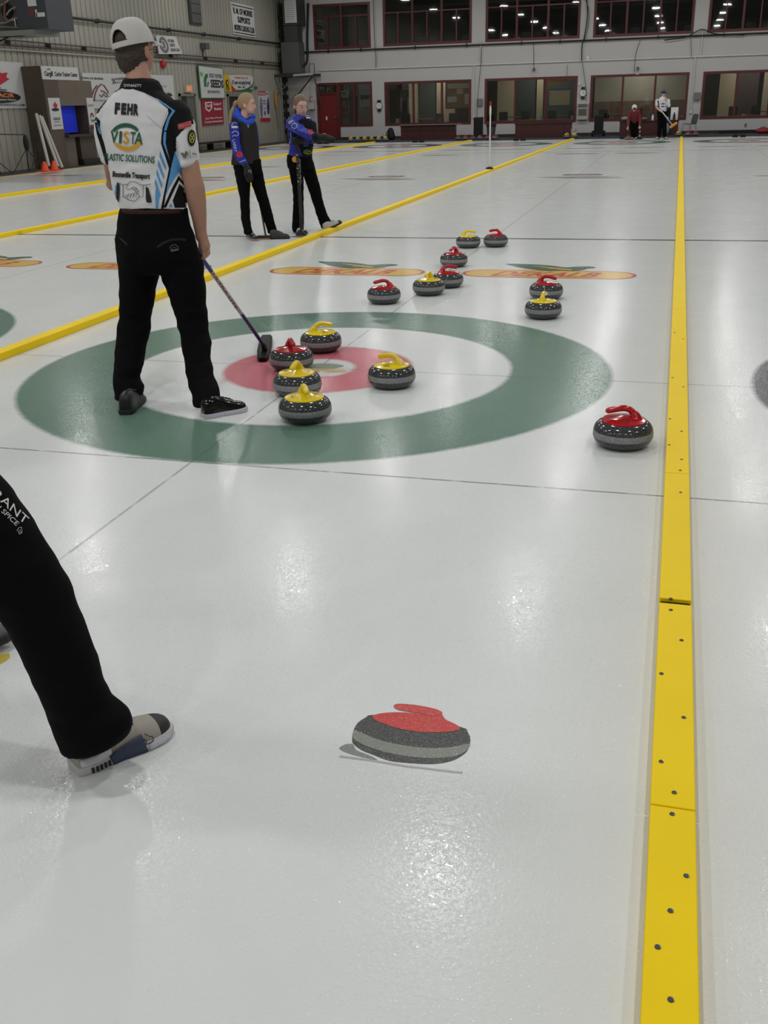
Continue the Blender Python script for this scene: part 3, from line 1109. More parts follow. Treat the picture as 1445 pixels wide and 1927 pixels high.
MB().tube([(-15.75, 42.82, 1.95), (-15.72, 42.82, 1.2), (-15.8, 42.82, 0.6)], [0.10, 0.14, 0.08], black_soft, 10).build('hose_bundle', o, True)
MB().add(ell_vf((-15.75, 42.86, 2.02), (0.17, 0.08, 0.10)), M('hose_yellow', (196, 160, 30), 0.6)).build('coil', o, True)
o = thing('sink_unit', (-15.0, 42.9, 1.5), 'white utility basin with red taps on the back wall behind the pointing woman', 'sink')
MB().box((-15.15, 42.65, 1.45), (-14.88, 43.0, 1.75), white_m).build('basin', o, bevel=0.02)
MB().tube([(-15.1, 42.85, 1.75), (-15.1, 42.85, 2.0), (-14.95, 42.8, 2.0)], 0.02, red_m).build('tap', o)

# ---- low storage boxes, speakers, bins, chairs along the back walkway
YB = 40.7
def xb(u, y=YB, v=250):
    return P(u, v, y).x


box_red = M('storage_red', (66, 20, 20), 0.5)
def storage(u0, u1, lab, y0=41.3):
    x0, x1 = xb(u0, y0), xb(u1, y0)
    t = thing('storage_bench', ((x0 + x1) / 2, y0, 0.05), lab, 'bench')
    MB().box((x0, y0, 0.05), (x1, y0 + 0.45, 0.62), box_red).build('cabinet', t, bevel=0.015)
    MB().box((x0 - 0.03, y0 - 0.04, 0.62), (x1 + 0.03, y0 + 0.48, 0.66), M('bench_top', (54, 18, 18), 0.45)).build('lid', t)
    n = 4
    for r in range(2):
        for k in range(n):
            xx = x0 + (x1 - x0) * (k + 0.5) / n
            MB().cyl((xx, y0 - 0.006, 0.2 + 0.28 * r), (xx, y0 + 0.01, 0.2 + 0.28 * r), 0.045, black_m, n=14).build('hand_hole', t)
    return x0, x1
storage(754, 855, 'dark red storage bench under the first full lower window, with a board across its top')
storage(969, 1074, 'dark red storage bench under the third lower window')
storage(1165, 1275, 'dark red storage bench behind the two far players, cluttered on top')
x0, x1 = xb(752, 41.2), xb(868, 41.2)
tag(MB().box((x0, 41.15, 0.665), (x1, 41.35, 0.70), M('grey_plank', (120, 112, 108), 0.6)).build('plank'), 'thin grey board lying across the left storage bench', 'board')


def speaker(u, lab, wheel=True, h=0.95, y=41.4):
    x = xb(u, y)
    t = thing('speaker_cabinet', (x, y, 0.05), lab, 'speaker')
    MB().box((x - 0.19, y - 0.18, 0.09), (x + 0.19, y + 0.18, h), black_m).build('cabinet', t, bevel=0.02)
    MB().box((x - 0.17, y - 0.19, 0.15), (x + 0.17, y - 0.18, h - 0.06), M('speaker_cloth', (16, 16, 17), 0.9)).build('grille', t)
    if wheel:
        for s in (-1, 1):
            MB().cyl((x + s * 0.2, y, 0.17), (x + s * 0.29, y, 0.17), 0.12, black_soft, n=20).build('wheel', t, True)
        MB().box((x - 0.2, y - 0.28, 0.06), (x + 0.2, y - 0.18, 0.12), M('blue_base', (22, 30, 84), 0.5)).build('foot_plate', t)
    else:
        MB().box((x - 0.19, y - 0.18, 0.05), (x + 0.19, y + 0.18, 0.09), black_m).build('foot_plate', t)
speaker(900, 'tall black speaker against the wall between the second and third lower windows', False)
speaker(1126, 'tall black wheeled cabinet on a blue foot, left of the far crouching player')


def bin_(u, lab, y=41.1):
    x = xb(u, y)
    t = thing('waste_bin', (x, y, 0.05), lab, 'bin')
    MB().lathe([(0.16, 0.05), (0.21, 0.60), (0.205, 0.60), (0.155, 0.07)], M('bin_grey', (64, 68, 72), 0.5), 24, (x, y, 0)).build('bin_body', t, True)
    MB().lathe([(0.205, 0.55), (0.225, 0.56), (0.225, 0.64), (0.19, 0.66), (0.17, 0.55)], black_soft, 20, (x, y, 0)).build('bin_liner', t, True)
bin_(924, 'grey waste bin with black liner right behind the white upright pole')
o = thing('backpack', (xb(736, 41.2), 41.2, 0.05), 'black backpack slumped at the left end of the first storage bench', 'bag')
x = xb(736, 41.2)
MB().add(capsule_vf([(x, 41.2, 0.2), (x - 0.03, 41.22, 0.45)], [0.19, 0.14], 16), black_soft).build('bag_body', o, True)
MB().tube(spline([(x - 0.1, 41.05, 0.5), (x - 0.16, 41.0, 0.35), (x - 0.15, 41.02, 0.15)], 4), 0.02, black_m).build('strap', o, True)
o = thing('water_jug', (xb(729, 41.3), 41.3, 0.05), 'small clear plastic jug on the walkway left of the black backpack', 'jug')
x = xb(724, 41.3)
MB().lathe([(0.07, 0.05), (0.08, 0.08), (0.08, 0.3), (0.03, 0.42), (0.03, 0.46), (0.001, 0.46)], M('jug_plastic', (170, 172, 172), 0.3), 16, (x, 41.3, 0)).build('jug_body', o, True)
MB().tube([(x + 0.07, 41.3, 0.3), (x + 0.11, 41.3, 0.25), (x + 0.08, 41.3, 0.16)], 0.012, white_m).build('jug_handle', o)
x = xb(1079, 41.2)
o = thing('bucket', (x, 41.2, 0.05), 'white plastic bucket at the right end of the middle storage bench', 'bucket')
MB().lathe([(0.10, 0.05), (0.125, 0.36), (0.13, 0.36), (0.13, 0.38), (0.001, 0.38)], M('bucket_white', (176, 176, 172), 0.5), 20, (x, 41.2, 0)).build('bucket_body', o, True)
MB().tube([(x - 0.13, 41.2, 0.33), (x, 41.06, 0.28), (x + 0.13, 41.2, 0.33)], 0.006, steel_grey).build('bucket_handle', o)

# grey stacking chair by the divider end
cg = M('chair_grey', (72, 76, 80), 0.5)
def chair(x, y, z, rot, label, group=None, name='plastic_chair', metal=None):
    metal = metal or M('chair_chrome', (170, 170, 172), 0.25, 0.8)
    t = thing(name, (0, 0, 0), label, 'chair', group)
    seat = MB().add(rings_vf([[(-0.23 + 0.02, -0.21, 0.44), (0.21, -0.21, 0.44), (0.21, -0.21, 0.46), (-0.21, -0.21, 0.46)], [(-0.22, 0.0, 0.42), (0.22, 0.0, 0.42), (0.22, 0.0, 0.44), (-0.22, 0.0, 0.44)], [(-0.20, 0.2, 0.43), (0.20, 0.2, 0.43), (0.20, 0.2, 0.45), (-0.20, 0.2, 0.45)]]), cg)
    seat.build('seat', t, bevel=0.008)
    prof = [(0.19, 0.20, 0.44), (0.205, 0.215, 0.56), (0.215, 0.24, 0.66), (0.20, 0.27, 0.78), (0.14, 0.29, 0.83)]
    MB().add(rings_vf([[(-a, b, c), (a, b, c), (a, b + 0.02, c), (-a, b + 0.02, c)] for a, b, c in prof]), cg).build('backrest', t, bevel=0.008)
    for sx in (-1, 1):
        MB().tube([(sx * 0.19, -0.16, 0.42), (sx * 0.22, -0.24, 0.0)], 0.012, metal).build('leg', t)
        MB().tube([(sx * 0.18, 0.16, 0.42), (sx * 0.22, 0.24, 0.0)], 0.012, metal).build('leg', t)
    t.location = (x, y, z)
    t.rotation_euler = (0, 0, rot)
    return t
c0 = chair(xb(1296, 41.2), 41.2, 0.05, math.radians(-55), 'grey plastic chair with chrome legs standing at the end of the right-hand divider')
# chairs in the gallery behind the upper windows
for i, (u, z) in enumerate(((686, 0), (819, 0), (880, 0), (925, 0), (948, 0), (992, 0), (1014, 0), (1127, 0), (1195, 0), (1224, 0), (1295, 0), (1410, 0), (1438, 0), (795, 0))):
    x = P(u, 70, WY + 0.75).x
    dup(c0, (x, WY + 0.75, 3.6), PI, 'grey plastic chair seen from behind through the upper gallery windows', 'gallery chairs behind the upper windows')

# tables, chairs and boards in the lounge
wood = M('table_wood', (120, 100, 78), 0.5)
tlabs = ['small table seen through the first full lower window of the lounge', 'table seen through the second full lower window, beneath the dark doorway',
         'table under the cream notice board in the lounge', 'table seen in the lounge behind the crouching far player', 'round-ended table behind the rightmost lounge window']
for i, x in enumerate((-9.6, -5.4, -3.2, -0.6, 5.9)):
    t = thing('lounge_table', (x, WY + 1.6, 0), tlabs[i], 'table')
    MB().box((x - 0.6, WY + 1.25, 0.86), (x + 0.6, WY + 1.95, 0.90), wood).build('table_top', t)
    for sx in (-0.5, 0.5):
        for sy in (1.35, 1.85):
            MB().cyl((x + sx, WY + sy, 0.0), (x + sx, WY + sy, 0.86), 0.02, black_m, n=8).build('leg', t)
dk = M('lounge_chair_dark', (40, 38, 38), 0.6)
for i, (x, r) in enumerate(((-10.6, 0.3), (-9.0, 0.1), (-8.4, -0.2), (-5.9, 0.2), (-4.9, 0), (-3.6, 0.3), (-2.7, 0.1), (-1.3, 0.2), (0.2, 0), (1.6, -0.3), (4.4, 0.4), (5.3, 0.1), (6.6, 0))):
    if i == 0:
        dc = thing('lounge_chair', (0, 0, 0), 'dark lounge chair seen through the lower windows', 'chair', 'dark chairs in the lounge')
        MB().box((-0.2, -0.2, 0.60), (0.2, 0.2, 0.65), dk).build('seat', dc)
        MB().box((-0.2, 0.18, 0.65), (0.2, 0.21, 1.12), dk).build('backrest', dc)
        for sx in (-0.18, 0.18):
            for sy in (-0.18, 0.18):
                MB().cyl((sx, sy, 0), (sx, sy, 0.62), 0.014, steel_grey, n=6).build('leg', dc)
        dc.location = (x, WY + 0.88, 0)
        dc.rotation_euler = (0, 0, r)
    else:
        dup(dc, (x, WY + 0.88, 0), r)
# notice boards
def wallboard(name, x0, x1, z0, z1, y, bg, items, lab, cat='board', fr=None):
    t = thing(name, ((x0 + x1) / 2, y, z0), lab, cat)
    MB().box((x0, y - 0.02, z0), (x1, y, z1), bg).build('panel', t)
    if fr:
        MB().box((x0 - 0.04, y - 0.03, z0 - 0.04), (x1 + 0.04, y - 0.0, z0), fr).box((x0 - 0.04, y - 0.03, z1), (x1 + 0.04, y, z1 + 0.04), fr).box((x0 - 0.04, y - 0.03, z0), (x0, y, z1), fr).box((x1, y - 0.03, z0), (x1 + 0.04, y, z1), fr).build('frame', t)
    for a, b, c, d in items:
        MB().box((a, y - 0.028, b), (c, y - 0.021, d), M('paper', (188, 180, 160), 0.7)).build('paper_sheet', t)
yb = WY + 1.2
xa, xc = P(840, 200, yb).x, P(884, 200, yb).x
wallboard('cork_board', xa, xc, 1.35, 2.45, yb, M('cork', (140, 104, 74), 0.9), [(xa + 0.05, 2.2, xc - 0.05, 2.42), (xa + 0.5, 1.95, xa + 0.8, 2.18), (xa + 0.05, 1.6, xa + 0.5, 1.85), (xc - 0.25, 1.5, xc - 0.05, 1.95)], 'brown cork notice board with papers behind the right pane of a lower window', fr=M('frame_wood', (60, 44, 32), 0.6))
xa, xc = P(1032, 200, yb).x, P(1072, 200, yb).x
wallboard('white_board', xa, xc, 1.35, 2.0, yb, M('board_cream', (190, 178, 142), 0.6), [(xc - 0.15, 1.85, xc - 0.05, 1.95)], 'cream board in a dark frame behind the third lower window', fr=M('frame_wood', (60, 44, 32), 0.6))
# pennant above it
mb = MB()
xa = P(1030, 150, yb).x
mb.add(([(xa, yb, 2.2), (xa, yb, 2.52), (xa + 1.5, yb, 2.50), (xa, yb + 0.01, 2.2), (xa, yb + 0.01, 2.52), (xa + 1.5, yb + 0.01, 2.5)], [(0, 2, 1), (3, 4, 5), (0, 1, 4, 3), (1, 2, 5, 4), (2, 0, 3, 5)]), M('pennant_gold', (186, 136, 40), 0.7))
o = thing('pennant', (xa, yb, 2.4), 'gold pennant with red lettering above the cream board in the third window', 'pennant')
mb.build('cloth', o)
tv, tf, tw = text2d('DEKALB', 0.03)
MB().add(([(xa + 0.08 + x * 0.8 / tw, yb - 0.006, 2.36 + y * 0.11) for x, y in tv], tf), red_m).build('lettering', o)
# small things on the window ledges
led = [(748, 'white_card', (200, 200, 196), 0.16, 0.28, 'small white card standing on the sill at the left of the second window'),
       (812, 'blue_cup', (50, 80, 190), 0.10, 0.16, 'small blue cup on the sill of the second lower window'),
       (828, 'teal_cup', (110, 160, 165), 0.12, 0.24, 'pale teal cup on the sill beside the middle bar of the second window'),
       (1012, 'white_card', (200, 200, 196), 0.12, 0.16, 'small white card on the sill of the third window, middle pane'),
       (1020, 'teal_cup', (110, 160, 165), 0.12, 0.25, 'pale teal cup on the sill of the third window by its right bar'),
       (1067, 'blue_tub', (50, 66, 140), 0.2, 0.14, 'blue tub on the sill at the right of the third window'),
       (1076, 'white_jug', (190, 190, 190), 0.10, 0.24, 'white jug on the sill at the far right of the third window'),
       (1222, 'teal_cup', (110, 160, 165), 0.16, 0.3, 'pale teal cup on the sill between the far players'),
       (1399, 'white_bowl', (200, 200, 200), 0.18, 0.14, 'white bowl on the sill of the rightmost lower window')]
for u, nm, c, wd, h, lab in led:
    x = P(u, 225, WY + 0.17).x
    m = M(nm, c, 0.5)
    z = 0.665
    if 'card' in nm:
        o = MB().add(rings_vf([[(x - wd / 2, WY + 0.13, z), (x + wd / 2, WY + 0.13, z), (x + wd / 2, WY + 0.14, z), (x - wd / 2, WY + 0.14, z)], [(x - wd / 2, WY + 0.16, z + h), (x + wd / 2, WY + 0.16, z + h), (x + wd / 2, WY + 0.17, z + h), (x - wd / 2, WY + 0.17, z + h)]]), m)
    else:
        o = MB().lathe([(wd * 0.36, z), (wd * 0.45, z + h * 0.4), (wd * 0.5, z + h), (wd * 0.46, z + h), (wd * 0.32, z + 0.02)], m, 16, (x, WY + 0.16, 0))
    tag(o.build(nm, smooth='card' not in nm), lab, nm.split('_')[1])

# clutter on the right storage bench
zt = 0.66
for u, nm, cat, c, w_, h, lab in ((1174, 'grey_bag', 'bag', (130, 128, 126), 0.34, 0.18, 'crumpled grey bag on the left end of the bench behind the far players'),
                                 (1211, 'brown_bag', 'bag', (96, 84, 70), 0.30, 0.12, 'flat brown bag on the bench between the far players'),
                                 (1226, 'white_bottle', 'bottle', (205, 205, 205), 0.10, 0.24, 'white bottle on the bench just left of the standing far player'),
                                 (1236, 'red_cloth', 'cloth', (160, 30, 36), 0.20, 0.08, 'small red cloth on the bench beside the standing far player'),
                                 (1254, 'white_mug', 'mug', (205, 205, 205), 0.10, 0.12, 'white mug on the bench right of the standing far player'),
                                 (1266, 'black_bottle', 'bottle', (22, 22, 24), 0.10, 0.30, 'black bottle at the right end of the cluttered bench')):
    x = xb(u, 41.5)
    m = M(nm, c, 0.6)
    if cat in ('bottle', 'mug'):
        o = MB().lathe([(w_ / 2, zt), (w_ / 2, zt + h * 0.65), (w_ * 0.25, zt + h * 0.8), (w_ * 0.25, zt + h), (0.001, zt + h)], m, 14, (x, 41.5, 0))
    else:
        o = MB().add(ell_vf((x, 41.5, zt + h / 2), (w_ / 2, 0.13, h / 2)), m)
    tag(o.build(nm, smooth=True), lab, cat)
x = xb(1266, 41.6)
o = MB().box((x - 0.15, 41.62, zt), (x + 0.15, 41.64, zt + 0.5), M('paper_bright', (224, 224, 222), 0.6)).build('paper_sign'); tag(o, 'white paper sign standing at the right end of the cluttered bench', 'sign')
x = xb(1253, 41.1)
o = MB().add(ell_vf((x, 41.14, 0.30), (0.13, 0.1, 0.25)), M('blue_bag', (110, 140, 170), 0.6)).build('drawstring_bag', smooth=True)
tag(o, 'pale blue bag hanging against the bench beside the standing far player', 'bag')
x0, x1 = xb(1353, 42.0), xb(1425, 42.0)
o = MB().box((x0, 42.2, 0.05), (x1, 42.5, 0.17), black_soft).build('rubber_mat'); tag(o, 'long rolled black mat lying along the foot of the white wall at right', 'mat')
x = xb(1435, 41.4)
o = thing('red_bag', (x, 41.4, 0.05), 'red sports bag on the walkway at the far right edge', 'bag')
MB().add(ell_vf((x, 41.4, 0.16), (0.3, 0.16, 0.13)), M('bag_red', (130, 32, 36), 0.6)).build('bag_body', o, True)
MB().tube([(x - 0.15, 41.35, 0.25), (x, 41.3, 0.34), (x + 0.15, 41.35, 0.25)], 0.012, black_m).build('strap', o)

# stones parked at the far ends of the sheets (small in the picture: simple copies of the same stones)
n = 0
park = []
for (u0, u1, col_, lab) in ((660, 708, 'yellow', 'yellow-handled stones lined up on the walkway left of the black backpack'), (862, 914, 'red', 'red-handled stones lined up before the grey bin'),):
    k = 6
    for i in range(k):
        park.append((col_, P(u0, 264, 40.3).x + i * 0.33, 40.3, col_ + '-handled stone in the row on the walkway ' + ('left of the black backpack' if col_ == 'yellow' else 'before the tall black speaker'), lab))
park += [('yellow', P(1066, 260, 40.3).x, 40.3, 'yellow-handled far stone by the white bucket, left of a pair', None), ('yellow', P(1081, 260, 40.3).x, 40.3, 'yellow-handled far stone by the white bucket, right of a pair', None),
         ('yellow', P(1276, 260, 40.3).x, 40.3, 'yellow-handled far stone at the left of the divider end, under the chair', None), ('red', P(1294, 260, 40.3).x, 40.3, 'red-handled far stone just right of the divider end, under the chair', None),
         ('red', P(1308, 260, 40.3).x, 40.3, 'red-handled far stone at the right under the grey chair', None)]
for c, x, y, lab, grp in park:
    dup(protos[c], (x, y, 0.05), random.uniform(-0.4, 0.4), lab, grp)

# hacks at the far end
for i, cx in enumerate((-13.3, -8.88, -4.44, 0.0, 4.44)):
    lab = ('black rubber foot hack pair at the end of the leftmost sheet', 'black rubber foot hack pair at the end of the second sheet from the left wall', 'black rubber foot hack pair at the end of the sheet left of centre', 'black rubber foot hack pair beneath the far players', 'black rubber foot hack pair at the end of the right-hand sheet')[i]
    t = thing('hack', (cx, 39.2, 0), lab, 'hack')
    for s in (-1, 1):
        MB().add(rings_vf([[(cx + s * 0.15 - 0.1, 39.1, 0), (cx + s * 0.15 + 0.1, 39.1, 0), (cx + s * 0.15 + 0.1, 39.1, 0.10), (cx + s * 0.15 - 0.1, 39.1, 0.10)], [(cx + s * 0.15 - 0.1, 39.35, 0), (cx + s * 0.15 + 0.1, 39.35, 0), (cx + s * 0.15 + 0.1, 39.35, 0.02), (cx + s * 0.15 - 0.1, 39.35, 0.02)]]), black_soft).build('foot_block', t)

# white measuring pole on the divider
pz = P(921, 322, 19.28)
t = thing('marker_pole', (pz.x, 19.28, 0), 'thin white upright pole with a red tip standing by the left yellow divider', 'pole')
MB().cyl((pz.x, 19.28, 0.09), (pz.x, 19.28, 1.47), 0.018, M('pole_white', (214, 210, 200), 0.5)).build('pole', t, True)
MB().cyl((pz.x, 19.28, 1.47), (pz.x, 19.28, 1.57), 0.022, red_m).build('tip', t, True)
MB().cyl((pz.x, 19.28, 1.28), (pz.x, 19.28, 1.42), 0.024, M('pole_white', (214, 210, 200), 0.5)).build('sleeve', t, True)
MB().lathe([(0.09, 0.0), (0.085, 0.03), (0.03, 0.05), (0.001, 0.05)], black_soft, 18, (pz.x, 19.28, 0.051)).build('base', t, True)

# ================================================================== ON THE LEFT WALL
DARK = M('print_black', (26, 26, 28), 0.6)
PG, PR, PGO = M('print_green', (28, 104, 62), 0.6), M('print_red', (170, 30, 42), 0.6), M('print_gold', (206, 168, 40), 0.6)
PW, PGY = M('print_white', (206, 206, 205), 0.6), M('print_grey', (104, 98, 98), 0.6)
BANNER = M('banner_white', (186, 186, 186), 0.6, var=0.03, vscale=1.0)


class Sign:
    """flat board on a wall: a, b are fractions of width / height from the lower left; corners may be skewed"""
    def __init__(s, name, quad, lab, cat='banner', bg=None, depth=0.03, wall='L', off=0.05, border=None):
        # quad: lower-left, lower-right, upper-right, upper-left in wall coordinates
        s.q = quad
        s.wall = wall
        s.off = off
        s.t = thing(name, s.pt(0.5, 0, 0), lab, cat)
        c = [s.pt(a, b, 0) for a, b in ((0, 0), (1, 0), (1, 1), (0, 1))]
        d = [s.pt(a, b, depth) for a, b in ((0, 0), (1, 0), (1, 1), (0, 1))]
        vs = c + d
        MB().add((vs, [(0, 3, 2, 1), (4, 5, 6, 7), (0, 1, 5, 4), (1, 2, 6, 5), (2, 3, 7, 6), (3, 0, 4, 7)]), bg or BANNER).build('panel', s.t)
        s.d = depth + 0.004
        s.n = 0
        s.mb = MB()

    def pt(s, a, b, d):
        q = s.q
        u = (q[0][0] * (1 - a) + q[1][0] * a) * (1 - b) + (q[3][0] * (1 - a) + q[2][0] * a) * b
        v = (q[0][1] * (1 - a) + q[1][1] * a) * (1 - b) + (q[3][1] * (1 - a) + q[2][1] * a) * b
        if s.wall == 'L':
            return V((WX + s.off + d, u, v))
        return V((u, WY - s.off - d, v))

    def layer(s):
        s.n += 1
        return s.d + s.n * 0.0025

    def poly(s, loops, mat, smooth=0):
        vs, fs = poly2d(loops, smooth)
        z = s.layer()
        s.mb.add(([s.pt(x, y, z) for x, y in vs], fs), mat)
        return s

    def stroke(s, pts, w, mat, asp=1.0, closed=False):
        vs, fs = stroke2d([(x * asp, y) for x, y in pts], w, closed)
        z = s.layer()
        s.mb.add(([s.pt(x / asp, y, z) for x, y in vs], fs), mat)
        return s

    def text(s, st, a0, a1, b0, b1, mat, bold=0.02):
        tv, tf, tw = text2d(st, bold)
        z = s.layer()
        s.mb.add(([s.pt(a0 + (a1 - a0) * x / tw, b0 + (b1 - b0) * y, z) for x, y in tv], tf), mat)
        return s

    def done(s, name='print'):
        s.mb.build(name, s.t)
        return s.t


def quadL(*pts):
    return [lx(u, v) for u, v in pts]


def leaf_pts(cx, cy, sx, sy):
    m = [(0, -1), (0.06, -0.5), (0.45, -0.6), (0.38, -0.42), (0.9, 0.05), (0.75, 0.12), (0.85, 0.45), (0.55, 0.38), (0.5, 0.52), (0.25, 0.25), (0.35, 0.75), (0.18, 0.68), (0, 1)]
    return [(cx + x * sx, cy + y * sy) for x, y in m] + [(cx - x * sx, cy + y * sy) for x, y in m[-2:0:-1]]


s = Sign('leaf_banner', [(18.6, 1.74), lx(51, 204), lx(38, 118), (18.6, 2.96)], 'white banner with a red maple leaf and a black oval logo at the left edge', off=0.04)
s.poly([leaf_pts(0.45, 0.62, 0.34, 0.33)], PR)
s.poly([[(0.36, 0.5), (0.40, 0.5), (0.52, 0.95), (0.48, 0.95)]], PW).poly([[(0.41, 0.5), (0.44, 0.5), (0.56, 0.95), (0.53, 0.95)]], M('print_blue', (40, 50, 110), 0.6)).poly([[(0.45, 0.5), (0.48, 0.5), (0.60, 0.95), (0.57, 0.95)]], PW)
s.stroke([(0.3, 0.42), (0.45, 0.45), (0.55, 0.40), (0.68, 0.39)], 0.02, DARK, 2.2)
s.text('CANADA', 0.42, 0.62, 0.95, 0.99, M('print_blue', (40, 50, 110), 0.6))
s.poly([circ2d(0.5, 0.24, 0.38, 0.13)], DARK).text('HVAC/R', 0.40, 0.78, 0.24, 0.32, M('print_orange', (210, 110, 50), 0.6), 0.04).text('It all starts Training Ottawa', 0.30, 0.8, 0.17, 0.205, PW)
s.text('WWW.PRAIRIEHVAC.COM', 0.35, 0.92, 0.055, 0.095, DARK)
s.done()

s = Sign('horse_banner', quadL((159, 203), (328, 215), (322, 142), (150, 137)), 'long white banner with a running horse emblem behind the man in the white jersey', off=0.04)
s.text('TOWN OF MORRIS', -0.02, 0.20, 0.82, 0.88, DARK)
s.stroke([(0.08, 0.20), (0.10, 0.42), (0.13, 0.58), (0.17, 0.70), (0.20, 0.66), (0.235, 0.48), (0.22, 0.42), (0.20, 0.48), (0.16, 0.52)], 0.03, M('print_maroon', (104, 44, 46), 0.6), 2.4)
s.stroke([(0.06, 0.3), (0.09, 0.52), (0.13, 0.66)], 0.03, M('print_maroon', (104, 44, 46), 0.6), 2.4).stroke([(0.14, 0.40), (0.16, 0.34), (0.19, 0.44), (0.20, 0.36), (0.23, 0.38)], 0.03, M('print_maroon', (104, 44, 46), 0.6), 2.4)
s.poly([[(0.28, 0.72), (0.62, 0.86), (0.60, 0.96), (0.28, 0.86), (0.30, 0.79)]], PGY).text('WELCOME', 0.31, 0.58, 0.76, 0.84, PW)
s.text('MORRIS', 0.30, 0.97, 0.34, 0.52, DARK, 0.03).text('TO', 0.90, 0.95, 0.45, 0.55, DARK).text('in the Heart of the Valley', 0.02, 0.22, 0.22, 0.26, DARK).text('www.townofmorris.ca', 0.68, 0.9, 0.70, 0.725, DARK)
s.done()

s = Sign('round_logo_banner', quadL((291, 102), (335, 102), (322, 69), (285, 67)), 'small white hanging banner with a round grey logo beside the cap', off=0.15)
s.poly([circ2d(0.28, 0.5, 0.2, 0.45), circ2d(0.28, 0.5, 0.12, 0.27)], PGY).text('3', 0.20, 0.34, 0.32, 0.68, PGY, 0.05)
s.text('NOT JUNIOR', 0.52, 0.82, 0.66, 0.82, DARK).text('CHARITY', 0.54, 0.80, 0.42, 0.58, DARK).text('CURLING CLUB', 0.52, 0.92, 0.16, 0.32, DARK)
s.done()

s = Sign('supporter_sign', quadL((437, 64), (478, 71), (474, 13), (430, 3)), 'white sign with heavy black lettering high on the ribbed wall', 'sign', off=0.04)
s.poly([[(0.03, 0.90), (0.97, 0.90), (0.97, 0.93), (0.03, 0.93)]], DARK).poly([[(0.03, 0.05), (0.97, 0.05), (0.97, 0.08), (0.03, 0.08)]], DARK)
s.text('R. M. OF MORRIS', 0.09, 0.91, 0.66, 0.84, DARK, 0.03).text('SUPPORTS', 0.24, 0.78, 0.40, 0.58, DARK, 0.03).text('MORRIS CURLING CLUB', 0.06, 0.95, 0.14, 0.31, DARK, 0.03)
s.done()

s = Sign('seed_banner', quadL((372, 186), (419, 186), (414, 128), (366, 122)), 'white banner with green border and a green sprout logo, above the crimson banner', bg=M('banner_green', (36, 92, 58), 0.6), off=0.10)
s.poly([[(0.03, 0.03), (0.97, 0.03), (0.97, 0.97), (0.03, 0.97)]], BANNER)
s.poly([[(0.17, 0.36), (0.17, 0.55), (0.20, 0.66), (0.27, 0.75), (0.35, 0.77), (0.35, 0.66), (0.29, 0.60), (0.27, 0.50), (0.27, 0.36)]], PG)
s.poly([[(0.29, 0.36), (0.30, 0.48), (0.36, 0.54), (0.36, 0.44), (0.33, 0.42), (0.33, 0.36)]], PG)
s.poly([[(0.06, 0.83), (0.05, 0.72), (0.10, 0.64), (0.16, 0.70), (0.17, 0.80), (0.12, 0.76)]], M('print_lime', (110, 160, 50), 0.6))
s.text('RED RIVER', 0.41, 0.93, 0.66, 0.78, PGY, 0.02).text('SEEDS', 0.43, 0.95, 0.36, 0.59, DARK, 0.03).text('MORRIS, MANITOBA', 0.29, 0.77, 0.18, 0.26, PGY)
s.done()

crim = M('banner_crimson', (140, 24, 48), 0.6)
s = Sign('coop_banner', quadL((379, 237), (418, 233), (416, 187), (376, 188)), 'crimson banner with white shield and lettering below the green-bordered banner', bg=crim, off=0.05)
s.poly([[(0.14, 0.90), (0.46, 0.92), (0.46, 0.66), (0.30, 0.52), (0.14, 0.64)], [(0.18, 0.86), (0.18, 0.67), (0.30, 0.58), (0.42, 0.68), (0.42, 0.88)]], PW)
s.text('CO-OP', 0.15, 0.45, 0.71, 0.81, PW, 0.04).text('Co-ops of', 0.52, 0.88, 0.78, 0.88, PW, 0.03).text('Manitoba', 0.54, 0.90, 0.58, 0.68, PW, 0.03)
s.text("Junior Men's & Women's", 0.10, 0.92, 0.24, 0.31, PW, 0.02).text('Provincial Championships', 0.08, 0.93, 0.10, 0.17, PW, 0.02)
s.done()

s = Sign('anniversary_banner', quadL((419, 172), (472, 172), (471, 142), (416, 140)), 'yellow and green banner with a white lettered panel, right of the green-bordered banner', bg=M('banner_yellow', (196, 158, 34), 0.6), off=0.05)
s.poly([[(0.28, 0.0), (1.0, 0.0), (1.0, 0.6), (0.7, 0.2)]], M('banner_green', (36, 92, 58), 0.6)).poly([[(0.26, 0.0), (0.42, 0.0), (0.36, 0.14), (0.24, 0.35)]], PR)
s.poly([[(0.24, 0.96), (0.98, 0.96), (0.99, 0.5), (0.85, 0.25), (0.6, 0.1), (0.38, 0.14), (0.25, 0.42), (0.21, 0.7)]], BANNER, 3)
s.text('THE MORRIS CURLING CLUB', 0.36, 0.84, 0.76, 0.88, PR).text('125 years and going Strong!', 0.26, 0.92, 0.44, 0.66, DARK, 0.03).text('1896 - 2021', 0.46, 0.72, 0.20, 0.32, DARK)
s.poly([circ2d(0.11, 0.5, 0.05, 0.2)], DARK).poly([circ2d(0.11, 0.18, 0.05, 0.12), circ2d(0.11, 0.18, 0.03, 0.07)], DARK).poly([circ2d(0.11, 0.5, 0.02, 0.12)], PGO).text('M', 0.90, 0.97, 0.08, 0.24, PW)
s.done()

